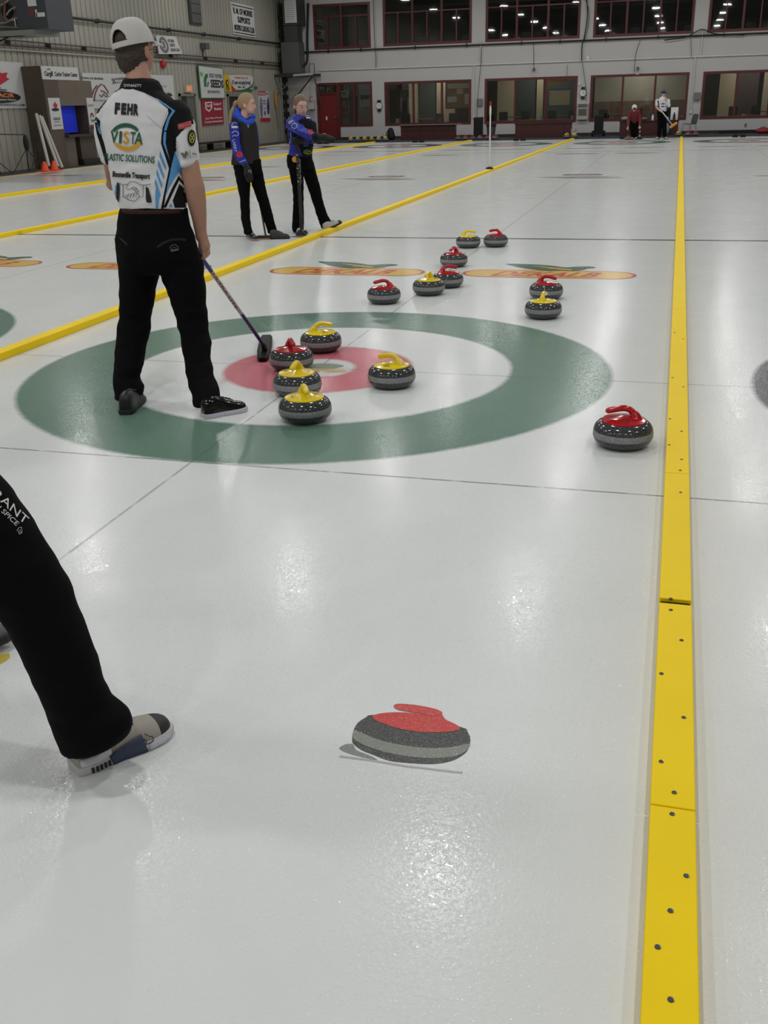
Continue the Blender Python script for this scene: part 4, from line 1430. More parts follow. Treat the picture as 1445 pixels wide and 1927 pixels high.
s = Sign('sale_poster', quadL((487, 228), (506, 228), (503, 172), (483, 172)), 'tall white and red poster with two vertical ribbons, right of the ponytailed woman', 'poster', off=0.04)
s.poly([[(0, 0.87), (0.68, 0.87), (0.68, 1), (0, 1)]], PR).poly([[(0, 0), (1, 0), (1, 0.11), (0, 0.11)]], PR).text('FOR SALE', 0.06, 0.62, 0.90, 0.96, PW, 0.03).text('MCC', 0.74, 0.96, 0.90, 0.95, DARK)
s.text('Curling', 0.34, 0.68, 0.66, 0.71, DARK).text('Apparel', 0.34, 0.68, 0.58, 0.62, DARK).text('contact', 0.38, 0.62, 0.42, 0.45, DARK).text('8', 0.42, 0.54, 0.22, 0.34, DARK)
pv = M('print_violet', (110, 100, 150), 0.6)
s.poly([[(0.10, 0.15), (0.06, 0.5), (0.14, 0.8), (0.20, 0.8), (0.28, 0.5), (0.22, 0.15)]], pv).poly([[(0.76, 0.25), (0.72, 0.5), (0.84, 0.8), (0.88, 0.8), (0.94, 0.5), (0.88, 0.25)]], M('print_navy', (44, 46, 110), 0.6))
s.done()

# pipes and rails along the left wall
def lpipe(name, pts, r, m, lab, cat='pipe', brackets=()):
    mb = MB().tube(pts, r, m)
    for yy, z in brackets:
        mb.box((WX + 0.036, yy - 0.025, z - 0.06), (WX + 0.2, yy + 0.025, z + 0.06), m)
    tag(mb.build(name), lab, cat)
lpipe('sprinkler_pipe', [(WX + 0.16, 5, 4.22), (WX + 0.16, 42.6, 4.33)], 0.04, pm, 'black sprinkler pipe along the ribbed left wall at mid height', brackets=[(y, 4.22 + (y - 5) * 0.003) for y in (24, 26, 31, 34, 37.5)])
lpipe('gas_line', [(WX + 0.10, 5, 3.50), (WX + 0.10, 42.4, 3.50)], 0.018, M('pipe_brown', (70, 56, 50), 0.5, 0.3), 'thin brown pipe, upper of two on the ribbed left wall')
lpipe('gas_line', [(WX + 0.10, 5, 3.36), (WX + 0.10, 42.4, 3.38)], 0.025, M('pipe_brown', (70, 56, 50), 0.5, 0.3), 'brown pipe, lower of two on the ribbed left wall', brackets=[(y, 3.43) for y in (21, 23, 25, 28, 31, 34, 37, 40)])
lpipe('cable_tray', [(WX + 0.075, 5, 3.22), (WX + 0.075, 42.4, 3.28)], 0.03, M('tray_grey', (150, 148, 138), 0.5, 0.3), 'pale cable tray under the brown pipes on the left wall', 'conduit')
# wall shutter vent
y0, z1 = lx(350, -6)
y1, z0 = lx(374, 50)
t = thing('shutter_vent', (WX, (y0 + y1) / 2, z0), 'grey louvred shutter vent high on the ribbed wall right of the cap', 'vent')
MB().box((WX + 0.03, 32.95, 4.62), (WX + 0.12, 33.95, 6.4), g2).build('vent_frame', t)
for k in range(5):
    MB().box((WX + 0.12, 33.0 + 0.05, 4.68 + k * 0.34), (WX + 0.14, 33.90, 4.98 + k * 0.34), g1).build('vent_flap', t)
# small floodlight below it
y, z = lx(378, 88)
t = thing('wall_spotlight', (WX, y, z), 'small grey spotlight on the ribbed wall under the shutter vent', 'lamp')
MB().box((WX + 0.05, y - 0.18, z - 0.1), (WX + 0.3, y + 0.18, z + 0.12), g1).build('lamp_head', t)
MB().tube([(WX + 0.1, y, z - 0.1), (WX + 0.05, y, z - 0.35)], 0.03, g1).build('lamp_arm', t)
# fire bell
y, z = lx(303, 121)
t = thing('fire_bell', (WX, y, z), 'round red fire bell on the ribbed wall beside the man\'s face', 'bell')
MB().lathe([(0.15, 0.0), (0.15, 0.05), (0.12, 0.10), (0.03, 0.13), (0.001, 0.13)], red_m, 28).build('bell_dome', None, True)
o = bpy.data.objects['bell_dome']
o.data.transform(Matrix.Translation((WX + 0.05, y, z)) @ Matrix.Rotation(PI / 2, 4, 'Y'))
attach(o, t)
MB().box((WX, y - 0.07, z - 0.07), (WX + 0.06, y + 0.07, z + 0.07), M('bell_box', (120, 30, 30), 0.5)).build('back_box', t)
# exit sign
y, z = lx(350, 167)
t = thing('exit_sign', (WX, y, z), 'small orange lit exit sign over the dark doorway in the left wall', 'sign')
MB().box((WX + 0.02, y - 0.28, z - 0.13), (WX + 0.14, y + 0.28, z + 0.13), M('sign_case', (180, 176, 164), 0.5)).build('sign_case', t)
MB().box((WX + 0.14, y - 0.22, z - 0.09), (WX + 0.15, y + 0.22, z + 0.09), M('exit_glow', (196, 110, 66), 0.5, emit=((220, 110, 50), 0.35))).build('sign_face', t)
tv, tf, tw = text2d('EXIT', 0.03)
MB().add(([(WX + 0.153, y - 0.18 + x * 0.36 / tw, z - 0.06 + yy * 0.12) for x, yy in tv], tf), M('exit_letters', (236, 214, 170), 0.5)).build('lettering', t)
# doors
for k, (ya, yb_, lab) in enumerate(((31.55, 32.75, 1), (36.05, 37.25, 2))):
    t = thing('door_%d' % (k + 2), (WX, (ya + yb_) / 2, 0.05), kind='structure')
    dg = M('steel_frame', (122, 120, 108), 0.5, 0.2)
    MB().box((WX, ya - 0.1, 0.05), (WX + 0.09, ya, 2.15), dg).box((WX, yb_, 0.05), (WX + 0.09, yb_ + 0.1, 2.15), dg).box((WX, ya - 0.1, 2.05), (WX + 0.09, yb_ + 0.1, 2.15), dg).build('door_frame', t)
    MB().box((WX + 0.02, ya, 0.05), (WX + 0.045, yb_ if k else ya + 0.55, 2.05), M('door_dark', (34, 34, 34), 0.5)).box((WX + 0.02, ya + 0.55, 0.05), (WX + 0.05, yb_, 2.05), M('door_dark', (34, 34, 34), 0.5) if k else M('door_grey', (88, 88, 84), 0.5)).build('door_leaf', t)
    MB().tube([(WX + 0.05, yb_ - 0.1, 1.0), (WX + 0.11, yb_ - 0.1, 1.0), (WX + 0.11, yb_ - 0.22, 1.0)], 0.015, steel_grey).build('door_handle', t)
# decorative corn-broom on the wall
y, z = lx(516, 190)
t = thing('corn_broom', (WX + 0.08, y, z), 'old straw broom hanging head-up on the ribbed wall between the two women', 'broom')
MB().add(ell_vf((WX + 0.09, y, z + 0.05), (0.05, 0.16, 0.42)), M('straw', (168, 130, 50), 0.8, bump=0.4)).build('broom_head', t, True)
MB().cyl((WX + 0.09, y, z - 0.35), (WX + 0.09, y + 0.1, z - 1.25), 0.015, M('old_wood', (120, 96, 70), 0.6)).build('broom_handle', t)
# black bench along the wall
t = thing('low_bench', (WX + 0.4, 33.2, 0.05), 'long low black bench along the foot of the ribbed wall', 'bench')
MB().box((WX + 0.2, 31.2, 0.30), (WX + 0.55, 35.2, 0.36), black_m).build('seat', t)
for y in (31.4, 33.2, 35.0):
    MB().box((WX + 0.24, y - 0.04, 0.05), (WX + 0.5, y + 0.04, 0.30), black_m).build('leg', t)
# wall-mounted hook conduit by the poster
lpipe('wall_conduit', [(WX + 0.05, 39.0, 3.6), (WX + 0.05, 39.0, 2.4)], 0.015, steel_grey, 'thin conduit dropping to a small box above the sale poster', 'conduit', [(39.0, 2.4)])

# ---- refrigeration coil unit at the top left
t = thing('coil_unit', (-12.6, 17.4, 3.9), 'dark grey refrigeration coil unit with stickers and pipes hanging at the top left', 'cooler')
def PY(u, v, y):
    return P(u, v, y)
yu = 17.0
a = PY(36, 60, yu); b = PY(92, 54, yu); c = PY(82, -40, yu)
dkm = M('unit_grey', (66, 68, 74), 0.5, 0.2)
MB().box((a.x, yu, b.z), (b.x, yu + 1.1, b.z + 1.3), dkm).build('side_cabinet', t, bevel=0.01)
MB().box((a.x - 1.9, yu + 0.25, b.z), (a.x, yu + 1.1, b.z + 1.3), M('unit_inner', (84, 84, 80), 0.6)).build('coil_casing', t)
MB().box((a.x - 1.9, yu - 0.05, b.z - 0.10), (PY(64, 58, yu).x, yu + 1.1, b.z), M('drip_tray', (150, 150, 146), 0.35, 0.5)).build('drip_tray', t)
for q, (u0, v0, u1, v1, m) in enumerate(((50, -8, 69, 11, PW), (52, 12, 65, 30, M('sticker_maroon', (96, 56, 56), 0.6)), (66, 18, 71, 32, PW), (68, 24, 85, 31, PW))):
    p0, p1 = PY(u0, v0, yu), PY(u1, v1, yu)
    MB().box((p0.x, yu - 0.006, p1.z), (p1.x, yu - 0.001, p0.z), m).build('sticker', t)
cop = M('copper', (120, 84, 66), 0.4, 0.6)
pw = M('pipe_silver', (170, 170, 166), 0.3, 0.7)
for pts, r, m in (([(30, 14), (20, 18), (12, 28)], 0.02, pw), ([(8, -5), (9, 10), (9, 30), (16, 40)], 0.03, cop), ([(22, 38), (30, 34), (44, 34)], 0.025, pw), ([(0, 44), (12, 42), (26, 36), (30, 50)], 0.02, pw), ([(2, 10), (12, 4), (20, -6)], 0.02, pw), ([(0, 50), (40, 52)], 0.015, pw)):
    q = [PY(u, v, yu + 0.12) for u, v in pts]
    MB().tube(spline(q, 5), r, m).build('coil_pipe', t, True)
p = PY(12, 20, yu + 0.2)
MB().cyl(p, p + V((0, 0.1, 0)), 0.16, black_m, n=20).build('fan', t, True)
t = thing('unit_bracket', (-12.8, 17.2, 3.5), 'black angled steel bracket under the coil unit at the top left', 'bracket')
p0, p1 = PY(-60, 68, yu + 0.3), PY(44, 66, yu + 0.3)
MB().box((p0.x, yu + 0.25, p1.z - 0.03), (p1.x, yu + 0.35, p1.z + 0.03), black_m).build('arm', t)
MB().tube([PY(-40, 96, yu + 0.3), PY(20, 68, yu + 0.3)], 0.02, black_m).build('brace', t)

# ---- training booth with blue screen
bw, bw2 = M('booth_wood', (78, 66, 55), 0.6, var=0.22, vscale=4), M('booth_wood_light', (96, 85, 74), 0.6, var=0.2, vscale=4)
DX = WX + 0.75            # front face
fy = lambda u: PX(u, 230, DX).y
ya, yb_ = PX(92, 230, DX).y, PX(206, 230, DX).y
zt_ = PX(96, 150, DX).z
t = thing('training_booth', (WX + 0.4, (ya + yb_) / 2, 0.05), 'dark wood curling training booth with a recessed blue screen against the ribbed wall', 'booth')
L_ = ya - 0.0
W_ = 2.6
x0, x1 = WX + 0.09, DX
MB().box((x0, L_, 0.05), (x1, L_ + 0.75, zt_), bw).build('left_pillar', t)
MB().box((x0, L_ + 0.75, PX(110, 199, DX).z), (x1, L_ + W_, zt_), bw2).build('header', t)
MB().box((x0, L_ + W_ - 0.45, 0.95), (x1, L_ + W_, PX(110, 199, DX).z), bw).build('right_pillar', t)
MB().box((x0, L_ + 0.75, 0.88), (x1 + 0.12, L_ + W_ + 0.05, 0.95), M('booth_shelf', (58, 40, 32), 0.5)).build('shelf', t)
MB().box((x0, L_ + 0.80, 0.05), (x1 - 0.05, L_ + 1.35, 0.88), bw2).build('cupboard', t)
MB().box((x0, L_ + 1.7, 0.05), (x1 - 0.1, L_ + W_, 0.88), bw).build('right_cupboard', t)
MB().box((x1 - 0.36, L_ + 0.76, 1.0), (x1 - 0.30, L_ + W_ - 0.62, PX(110, 199, DX).z), blue_m).build('blue_screen', t)
MB().box((x0 + 0.1, L_ + 1.45, 0.06), (x1 + 0.1, L_ + 2.4, 0.22), black_m).build('equipment_case', t)
s = Sign('booth_sign', [(L_ + 0.02, zt_ + 0.004), (L_ + 1.95, zt_ + 0.004), (L_ + 1.95, zt_ + 0.36), (L_ + 0.02, zt_ + 0.36)], 'white name board on top of the dark wood training booth', 'sign', off=DX - WX - 0.04)
s.text('Cargill', 0.06, 0.28, 0.28, 0.62, DARK, 0.03).text('Curling Training Centre', 0.33, 0.96, 0.28, 0.60, DARK, 0.02)
s.poly([[(0.12, 0.66), (0.15, 0.80), (0.20, 0.84), (0.25, 0.68), (0.20, 0.76), (0.15, 0.74)]], PG)
s.done()
MB().box((x0, L_, zt_), (x1 - 0.06, L_ + 0.30, zt_ + 0.36), bw).build('top_box', t)
for k, (ya_, yb2) in enumerate(((L_ + 0.10, L_ + 0.70), (L_ + W_ - 0.42, L_ + W_ - 0.02))):
    s = Sign('sponsor_panel', [(ya_, 1.12), (yb2, 1.12), (yb2, 1.98), (ya_, 1.98)], ('white sponsor panel on the left pillar of the training booth, with a small leaf logo', 'white sponsor panel on the right pillar of the training booth, with a red arch logo')[k], 'panel', off=DX - WX + 0.004, depth=0.01)
    if k == 0:
        s.poly([leaf_pts(0.55, 0.75, 0.22, 0.14)], PR).poly([circ2d(0.5, 0.63, 0.32, 0.05)], DARK).text('CANCUN', 0.2, 0.8, 0.30, 0.38, DARK, 0.02).text('ELECTRIC', 0.25, 0.75, 0.22, 0.26, PGY).poly([[(0.15, 0.12), (0.85, 0.12), (0.85, 0.14), (0.15, 0.14)]], PGY)
    else:
        s.text('GOLDEN WEST', 0.08, 0.92, 0.72, 0.78, PGY).poly([circ2d(0.5, 0.34, 0.26, 0.16, a0=0, a1=180) + circ2d(0.5, 0.34, 0.14, 0.09, a0=180, a1=0)], M('print_maroon', (104, 44, 46), 0.6)).text('TURN', 0.25, 0.75, 0.20, 0.27, DARK, 0.03).poly([[(0, 0.0), (1, 0), (1, 0.09), (0, 0.09)]], M('print_maroon', (104, 44, 46), 0.6))
    s.done()

# long pale pipes leaning in front of the booth, cones, tripods
XF = WX + 0.85
pvc = M('pvc_pale', (176, 174, 166), 0.5)
for (u0, v0, u1, v1), lab in (((68, 214, 92, 312), 'pale plastic pipe leaning on the wall, leftmost of three'), ((74, 217, 109, 313), 'pale plastic pipe leaning on the wall, middle of three'), ((78, 219, 117, 315), 'pale plastic pipe leaning by the booth, rightmost of three')):
    a, b = PX(u0, v0, DX + 0.06), PX(u1, v1, DX + 0.45)
    b.z = max(b.z, 0.08)
    tag(MB().tube([a, b], 0.045, pvc, 10).build('plastic_pipe', smooth=True), lab, 'pipe')
orange = M('cone_orange', (226, 74, 30), 0.5)
for u, lab in ((84, 'orange traffic cone lying at the foot of the pale pipes, left one'), (102, 'orange traffic cone at the foot of the pale pipes, right one')):
    p = PX(u, 312, DX + 0.75)
    t = thing('traffic_cone', (p.x, p.y, 0.05), lab, 'cone')
    MB().lathe([(0.12, 0.06), (0.04, 0.32), (0.001, 0.32)], orange, 20, (p.x, p.y, 0)).build('cone', t, True)
    MB().box((p.x - 0.16, p.y - 0.16, 0.05), (p.x + 0.16, p.y + 0.16, 0.08), orange).build('base', t)
def tripod(u, vt, spread, lab, boom=None):
    p = PX(u, 310, XF)
    z = PX(u, vt, XF).z
    t = thing('tripod_stand', (p.x, p.y, 0.05), lab, 'tripod')
    MB().cyl((p.x, p.y, 0.45), (p.x, p.y, z), 0.018, black_m, n=8).build('pole', t)
    for k in range(3):
        an = 0.5 + k * 2 * PI / 3
        MB().tube([(p.x, p.y, 0.05 + (z - 0.05) * 0.62), (p.x + spread * math.cos(an) * 0.45, p.y + spread * math.sin(an), 0.06)], 0.012, black_m).build('leg', t)
    if boom:
        q = PX(boom[0], boom[1], XF)
        MB().tube([(p.x, p.y, z), q], 0.014, black_m).build('boom_arm', t)
        MB().add(ell_vf((p.x, p.y + 0.03, z - 0.22), (0.07, 0.09, 0.22)), black_soft).build('sand_bag', t, True)
    return t
tripod(54, 253, 0.75, 'black tripod with a long boom arm in front of the ribbed wall', (-30, 252))
tripod(74, 258, 0.45, 'slim black stand right of the boom tripod')
tripod(-2, 290, 0.55, 'low black tripod at the far left edge')

# ================================================================== PEOPLE
SKIN = M('skin', (196, 150, 130), 0.55, var=0.05, vscale=30)
SKIN2 = M('skin_tan', (176, 132, 112), 0.55, var=0.05, vscale=30)
TROUSER = M('black_trousers', (9, 9, 11), 0.9, spec=0.12, var=0.1, bump=0.2, bscale=300)
CLOTH_W = M('jersey_white', (216, 216, 219), 0.7, var=0.02, bump=0.1, bscale=400)
CLOTH_B = M('jersey_black', (13, 13, 15), 0.8, spec=0.25)
CLOTH_BL = M('jersey_blue', (84, 150, 206), 0.7)
HAIRB = M('hair_brown', (58, 44, 36), 0.6, var=0.35, vscale=90, bump=0.8, bscale=160)
HAIRF = M('hair_blond', (150, 124, 92), 0.55, var=0.3, vscale=90, bump=0.6, bscale=160)
HAIRL = M('hair_light_brown', (112, 90, 70), 0.55, var=0.3, vscale=90, bump=0.6, bscale=160)


def solid(name, vols, mat, voxel=0.008, smooth=3, parent=None, wrinkle=0.0, wscale=9.0, seed=0):
    """joins closed volumes into one continuous skin"""
    vs, fs = [], []
    for v, f in vols:
        k = len(vs)
        vs += [tuple(p) for p in v]
        fs += [tuple(i + k for i in q) for q in f]
    me = bpy.data.meshes.new('tmp')
    me.from_pydata(vs, [], fs)
    bm = bmesh.new()
    bm.from_mesh(me)
    bmesh.ops.recalc_face_normals(bm, faces=bm.faces)
    bm.to_mesh(me)
    bm.free()
    o = bpy.data.objects.new('tmp', me)
    COL.objects.link(o)
    m = o.modifiers.new('r', 'REMESH')
    m.mode = 'VOXEL'
    m.voxel_size = voxel
    if smooth:
        m = o.modifiers.new('s', 'SMOOTH')
        m.factor = 0.5
        m.iterations = smooth
    dg = bpy.context.evaluated_depsgraph_get()
    dg.update()
    out = bpy.data.meshes.new_from_object(o.evaluated_get(dg))
    bpy.data.objects.remove(o)
    bpy.data.meshes.remove(me)
    out.name = name
    if wrinkle:
        nrm = [v.normal.copy() for v in out.vertices]
        for v, n in zip(out.vertices, nrm):
            p = v.co
            q = noise.noise(V((p.x * wscale + seed, p.y * wscale, p.z * wscale * 1.6)))
            r = noise.noise(V((p.x * wscale * 2.3, p.y * wscale * 2.3 + seed, p.z * wscale * 4.0)))
            v.co = p + n * (wrinkle * (abs(q) * -1.6 + 0.4 + 0.45 * r))
    out.materials.clear()
    out.materials.append(mat)
    out.polygons.foreach_set('use_smooth', [True] * len(out.polygons))
    out.update()
    ob = bpy.data.objects.new(name, out)
    COL.objects.link(ob)
    attach(ob, parent)
    return ob


def sil(rows, n=20, cap=True):
    """volume from silhouette rows: (u1, v1, u2, v2, depth y, half thickness[, dy of second point])"""
    rings = []
    for r in rows:
        u1, v1, u2, v2, y, ry = r[:6]
        dy = r[6] if len(r) > 6 else 0.0
        a, b = P(u1, v1, y - dy / 2), P(u2, v2, y + dy / 2)
        c, A = (a + b) / 2, (b - a) / 2
        h = V((-A.y, A.x, 0))
        B = h.normalized() * ry if h.length > 1e-6 else V((0, ry, 0))
        rings.append([c + A * math.cos(2 * PI * i / n) + B * math.sin(2 * PI * i / n) for i in range(n)])
    # make all sections run the same way, then round the ends
    out = []
    def shrink(r, q, off):
        c = sum(r, V((0, 0, 0))) / n
        return [c + (p - c) * q + off for p in r]
    if cap:
        c0 = sum(rings[0], V((0, 0, 0))) / n
        c1 = sum(rings[1], V((0, 0, 0))) / n
        d = (c0 - c1).normalized() * 0.012
        out += [shrink(rings[0], 0.7, d)]
    out += rings
    if cap:
        c0 = sum(rings[-1], V((0, 0, 0))) / n
        c1 = sum(rings[-2], V((0, 0, 0))) / n
        d = (c0 - c1).normalized() * 0.012
        out += [shrink(rings[-1], 0.7, d)]
    return rings_vf(out)


def tight(vols, inset=0.9):
    return vols


def head_vols(c, yaw, s=1.0, pitch=0.0, roll=0.0, neck_to=None, neck_r=0.056):
    """skull, jaw, nose, ears, neck; yaw 0 looks along +y, positive turns to +x"""
    rot = Matrix.Rotation(-yaw, 3, 'Z') @ Matrix.Rotation(pitch, 3, 'X') @ Matrix.Rotation(roll, 3, 'Y')
    def T(x, y, z):
        return c + rot @ V((x * s, y * s, z * s))
    R = lambda *r: [q * s for q in r]
    v = [ell_vf(T(0, -0.005, 0.02), R(0.077, 0.097, 0.098), 24, 16, rot),
         ell_vf(T(0, 0.035, -0.045), R(0.060, 0.058, 0.066), 20, 14, rot),
         ell_vf(T(0, 0.058, -0.088), R(0.030, 0.026, 0.024), 14, 10, rot),
         ell_vf(T(0, 0.074, 0.028), R(0.052, 0.018, 0.020), 14, 10, rot),
         ell_vf(T(0.034, 0.066, -0.022), R(0.022, 0.018, 0.018), 12, 8, rot),
         ell_vf(T(-0.034, 0.066, -0.022), R(0.022, 0.018, 0.018), 12, 8, rot),
         ell_vf(T(0, 0.080, -0.060), R(0.024, 0.016, 0.013), 12, 8, rot),
         capsule_vf([T(0, 0.086, 0.012), T(0, 0.100, -0.018), T(0, 0.103, -0.028)], R(0.007, 0.011, 0.012), 10)]
    for sx in (-1, 1):
        v.append(ell_vf(T(sx * 0.080, -0.008, -0.012), R(0.010, 0.019, 0.032), 12, 10, rot))
    n0 = T(0, -0.018, -0.03)
    if neck_to is not None:
        v.append(tube_vf([n0, n0.lerp(neck_to, 0.5), neck_to], [neck_r * 0.95, neck_r, neck_r * 1.2], 18))
    return v, T, rot


def face_parts(T, rot, s, parent, iris=(60, 66, 70), lips=(170, 96, 92), brow=(90, 70, 54)):
    """eyes, brows and mouth as small separate pieces"""
    for sx in (-1, 1):
        MB().add(ell_vf(T(sx * 0.031, 0.083, 0.002), (0.013 * s, 0.006 * s, 0.0065 * s), 12, 8, rot), M('eye_white', (190, 184, 180), 0.3)).add(ell_vf(T(sx * 0.031, 0.0875, 0.002), (0.006 * s, 0.003 * s, 0.006 * s), 10, 8, rot), M('iris_dark', iris, 0.3)).build('eye', parent, True)
        MB().tube([T(sx * 0.014, 0.0925, 0.018), T(sx * 0.032, 0.0925, 0.022), T(sx * 0.049, 0.082, 0.016)], 0.0028 * s, M('brow_%d' % brow[0], brow, 0.7), 6).build('eyebrow', parent, True)
    MB().tube([T(-0.022, 0.091, -0.061), T(-0.008, 0.0975, -0.058), T(0.008, 0.0975, -0.058), T(0.022, 0.091, -0.061)], [0.003 * s, 0.0055 * s, 0.0055 * s, 0.003 * s], M('lips', lips, 0.45), 8).build('mouth', parent, True)


def hair_cap(name, T, rot, s, mat, parent, lo=-0.03, front=0.045, extra=(), voxel=0.006):
    """hair shell over the skull, open at the face"""
    vols = []
    n, m = 28, 14
    rings_o, rings_i = [], []
    c = T(0, -0.008, 0.024)
    vs, fs = [], []
    import_pts = []
    for k in range(m + 1):
        th = (PI * 0.5) * (1 - k / m) + (-0.62) * (k / m) if False else PI / 2 - k / m * (PI / 2 + 0.75)
        ring = []
        for i in range(n):
            ph = 2 * PI * i / n        # 0 = right ear side, 90deg = face
            fy = math.sin(ph)
            # pull the rim up over the face
            t2 = th
            if fy > 0:
                t2 = max(th, -0.75 + (0.75 + 0.62) * min(1, fy * 1.25) ** 0.8)
            r = (0.086, 0.106, 0.108)
            p = V((r[0] * math.cos(t2) * math.cos(ph), r[1] * math.cos(t2) * math.sin(ph), r[2] * math.sin(t2))) * s
            ring.append(c + rot @ p)
        vs += ring
    for k in range(m):
        for i in range(n):
            j = (i + 1) % n
            fs.append((k * n + i, (k + 1) * n + i, (k + 1) * n + j, k * n + j))
    me = bpy.data.meshes.new(name)
    me.from_pydata([tuple(p) for p in vs], [], fs)
    me.materials.append(mat)
    me.polygons.foreach_set('use_smooth', [True] * len(fs))
    for v in me.vertices:
        q = noise.noise(v.co * 60)
        v.co += (v.co - c).normalized() * 0.003 * q
    o = bpy.data.objects.new(name, me)
    COL.objects.link(o)
    md = o.modifiers.new('thick', 'SOLIDIFY')
    md.thickness = 0.010
    md.offset = -1
    attach(o, parent)
    return o


def shoe(parent, heel, toe, mats, lift=0.0, h=0.10, wid=0.048, tilt=0.0, name='shoe', toe_mat=None, extra=None):
    """heel and toe on the ground; upper and sole"""
    heel, toe = V(heel), V(toe)
    d = toe - heel
    L = d.length
    f = d.normalized()
    side = V((f.y, -f.x, 0)).normalized()
    up = side.cross(f).normalized()
    prof = [(0.0, 0.55, 0.62), (0.04, 0.72, 0.92), (0.16, 0.84, 1.0), (0.30, 0.80, 1.0), (0.42, 0.78, 0.86), (0.55, 0.88, 0.66), (0.70, 1.0, 0.52), (0.84, 0.95, 0.44), (0.94, 0.74, 0.36), (1.0, 0.38, 0.22)]
    n = 18
    rings = []
    for t, wq, hq in prof:
        c = heel + f * (L * t)
        rings.append([c + side * (wid * wq * math.copysign(abs(math.cos(a)) ** 0.8, math.cos(a))) + up * (0.018 + max(0.0, h * hq * (math.sin(a) if math.sin(a) > 0 else 0) ** 0.75 if math.sin(a) > 0 else 0) + (0.0 if math.sin(a) >= 0 else -0.006 * -math.sin(a))) for a in [2 * PI * i / n for i in range(n)]])
    mb = MB()
    vs, fs = rings_vf(rings)
    mb.add((vs, fs), mats[0])
    if toe_mat:
        k = mb.mi(toe_mat)
        for i, q in enumerate(fs):
            if sum(v // n for v in q) / len(q) >= 7.4:
                mb.m[i] = k
    o = mb.build(name, parent, True)
    sub = o.modifiers.new('sub', 'SUBSURF')
    sub.levels = sub.render_levels = 1
    rings = []
    for t, wq, hq in prof:
        c = heel + f * (L * (t * 1.03 - 0.012))
        w2 = wid * (wq * 1.06 + 0.04)
        rings.append([c + side * x + up * z for x, z in ((-w2 * 0.92, 0.0), (w2 * 0.92, 0.0), (w2, 0.012), (w2, 0.026), (-w2, 0.026), (-w2, 0.012))])
    MB().add(rings_vf(rings), mats[1]).build('sole', o, bevel=0.003)
    if len(mats) > 2:
        for k in range(4):
            c = heel + f * (L * (0.42 + 0.07 * k))
            hh = h * (0.86 - 0.075 * k) + 0.020
            MB().tube([c - side * 0.022 + up * (hh * 0.93), c + up * (hh + 0.003), c + side * 0.022 + up * (hh * 0.93) + f * 0.012], 0.003, mats[2], 6).build('lace', o)
    return o


def finger(base, d1, d2, d3, l, r):
    """three bones from base"""
    p = [V(base)]
    for d, q in ((d1, 0.45), (d2, 0.32), (d3, 0.23)):
        p.append(p[-1] + V(d).normalized() * l * q)
    return capsule_vf(p, [r, r * 0.95, r * 0.88, r * 0.78], 10)


BV = {}


def bvh_of(o):
    if o.name not in BV:
        me = o.data
        BV[o.name] = BVHTree.FromPolygons([v.co.copy() for v in me.vertices], [tuple(p.vertices) for p in me.polygons])
    return BV[o.name]


def fine(vf, L):
    vs, fs = vf
    bm = bmesh.new()
    bv = [bm.verts.new((x, y, 0)) for x, y in vs]
    for f in fs:
        try:
            bm.faces.new([bv[i] for i in f])
        except ValueError:
            pass
    bmesh.ops.triangulate(bm, faces=bm.faces)
    for _ in range(7):
        es = [e for e in bm.edges if e.calc_length() > L]
        if not es:
            break
        bmesh.ops.subdivide_edges(bm, edges=es, cuts=1)
        bmesh.ops.triangulate(bm, faces=[f for f in bm.faces if len(f.verts) > 3])
    bm.verts.index_update()
    r = ([(v.co.x, v.co.y) for v in bm.verts], [tuple(v.index for v in f.verts) for f in bm.faces])
    bm.free()
    return r


class Print:
    """prints and colour panels lying on a garment"""
    def __init__(s, o, L=6.0):
        s.o, s.bv, s.L, s.k = o, bvh_of(o), L, 0

    def put(s, vf, mat, name, d=None, L=None):
        s.k += 1
        d = d if d is not None else 0.0010 + 0.00009 * s.k
        vs, fs = fine(vf, L or s.L)
        pts, ok = [], []
        for u, v in vs:
            dr = ray(u, v).normalized()
            h = s.bv.ray_cast(CAM, dr)
            if h[0] is None:
                ok.append(False)
                pts.append((0, 0, 0))
            else:
                nn = h[1] if h[1].dot(dr) < 0 else -h[1]
                ok.append(True)
                pts.append(tuple(h[0] + nn * d - dr * 0.0006))
        f2 = [f for f in fs if all(ok[i] for i in f) and max((V(pts[f[a]]) - V(pts[f[(a + 1) % 3]])).length for a in range(3)) < 0.08]
        if not f2:
            return None
        use = sorted({i for f in f2 for i in f})
        mp = {i: k for k, i in enumerate(use)}
        mb = MB().add(([pts[i] for i in use], [tuple(mp[i] for i in f) for f in f2]), mat)
        return mb.build(name, s.o, True)

    def poly(s, loops, mat, name='colour_panel', smooth=0, d=None):
        return s.put(poly2d(loops, smooth), mat, name, d)

    def stroke(s, pts, w, mat, name='printed_line', closed=False):
        return s.put(stroke2d(pts, w, closed), mat, name)

    def text(s, st, p0, p1, h, mat, bold=0.02, name='lettering', skew=0.0, up=None):
        """baseline p0 -> p1 in the picture, cap height h"""
        tv, tf, tw = text2d(st, bold)
        a, b = V((p0[0], p0[1])), V((p1[0], p1[1]))
        d = (b - a) / tw
        n = V((d.y, -d.x)).normalized() * h if up is None else V(up) * h
        vs = [tuple(a + d * x + n * y + d.normalized() * (skew * y * h)) for x, y in tv]
        return s.put((vs, tf), mat, name, None, 3.0)


# ------------------------------------------------------------------ the man in the white jersey
YM = -0.72
man = thing('person', (-0.6, -0.8, 0), 'man seen from behind in white jersey, white cap and black trousers, holding a broom', 'person')
hc = P(251, 92, YM + 0.03)
ng = P(265, 168, YM)
hv, TM, rotM = head_vols(hc + V((0.008, 0.010, -0.004)), math.radians(16), 1.02, 0.02, 0.0, ng, 0.062)
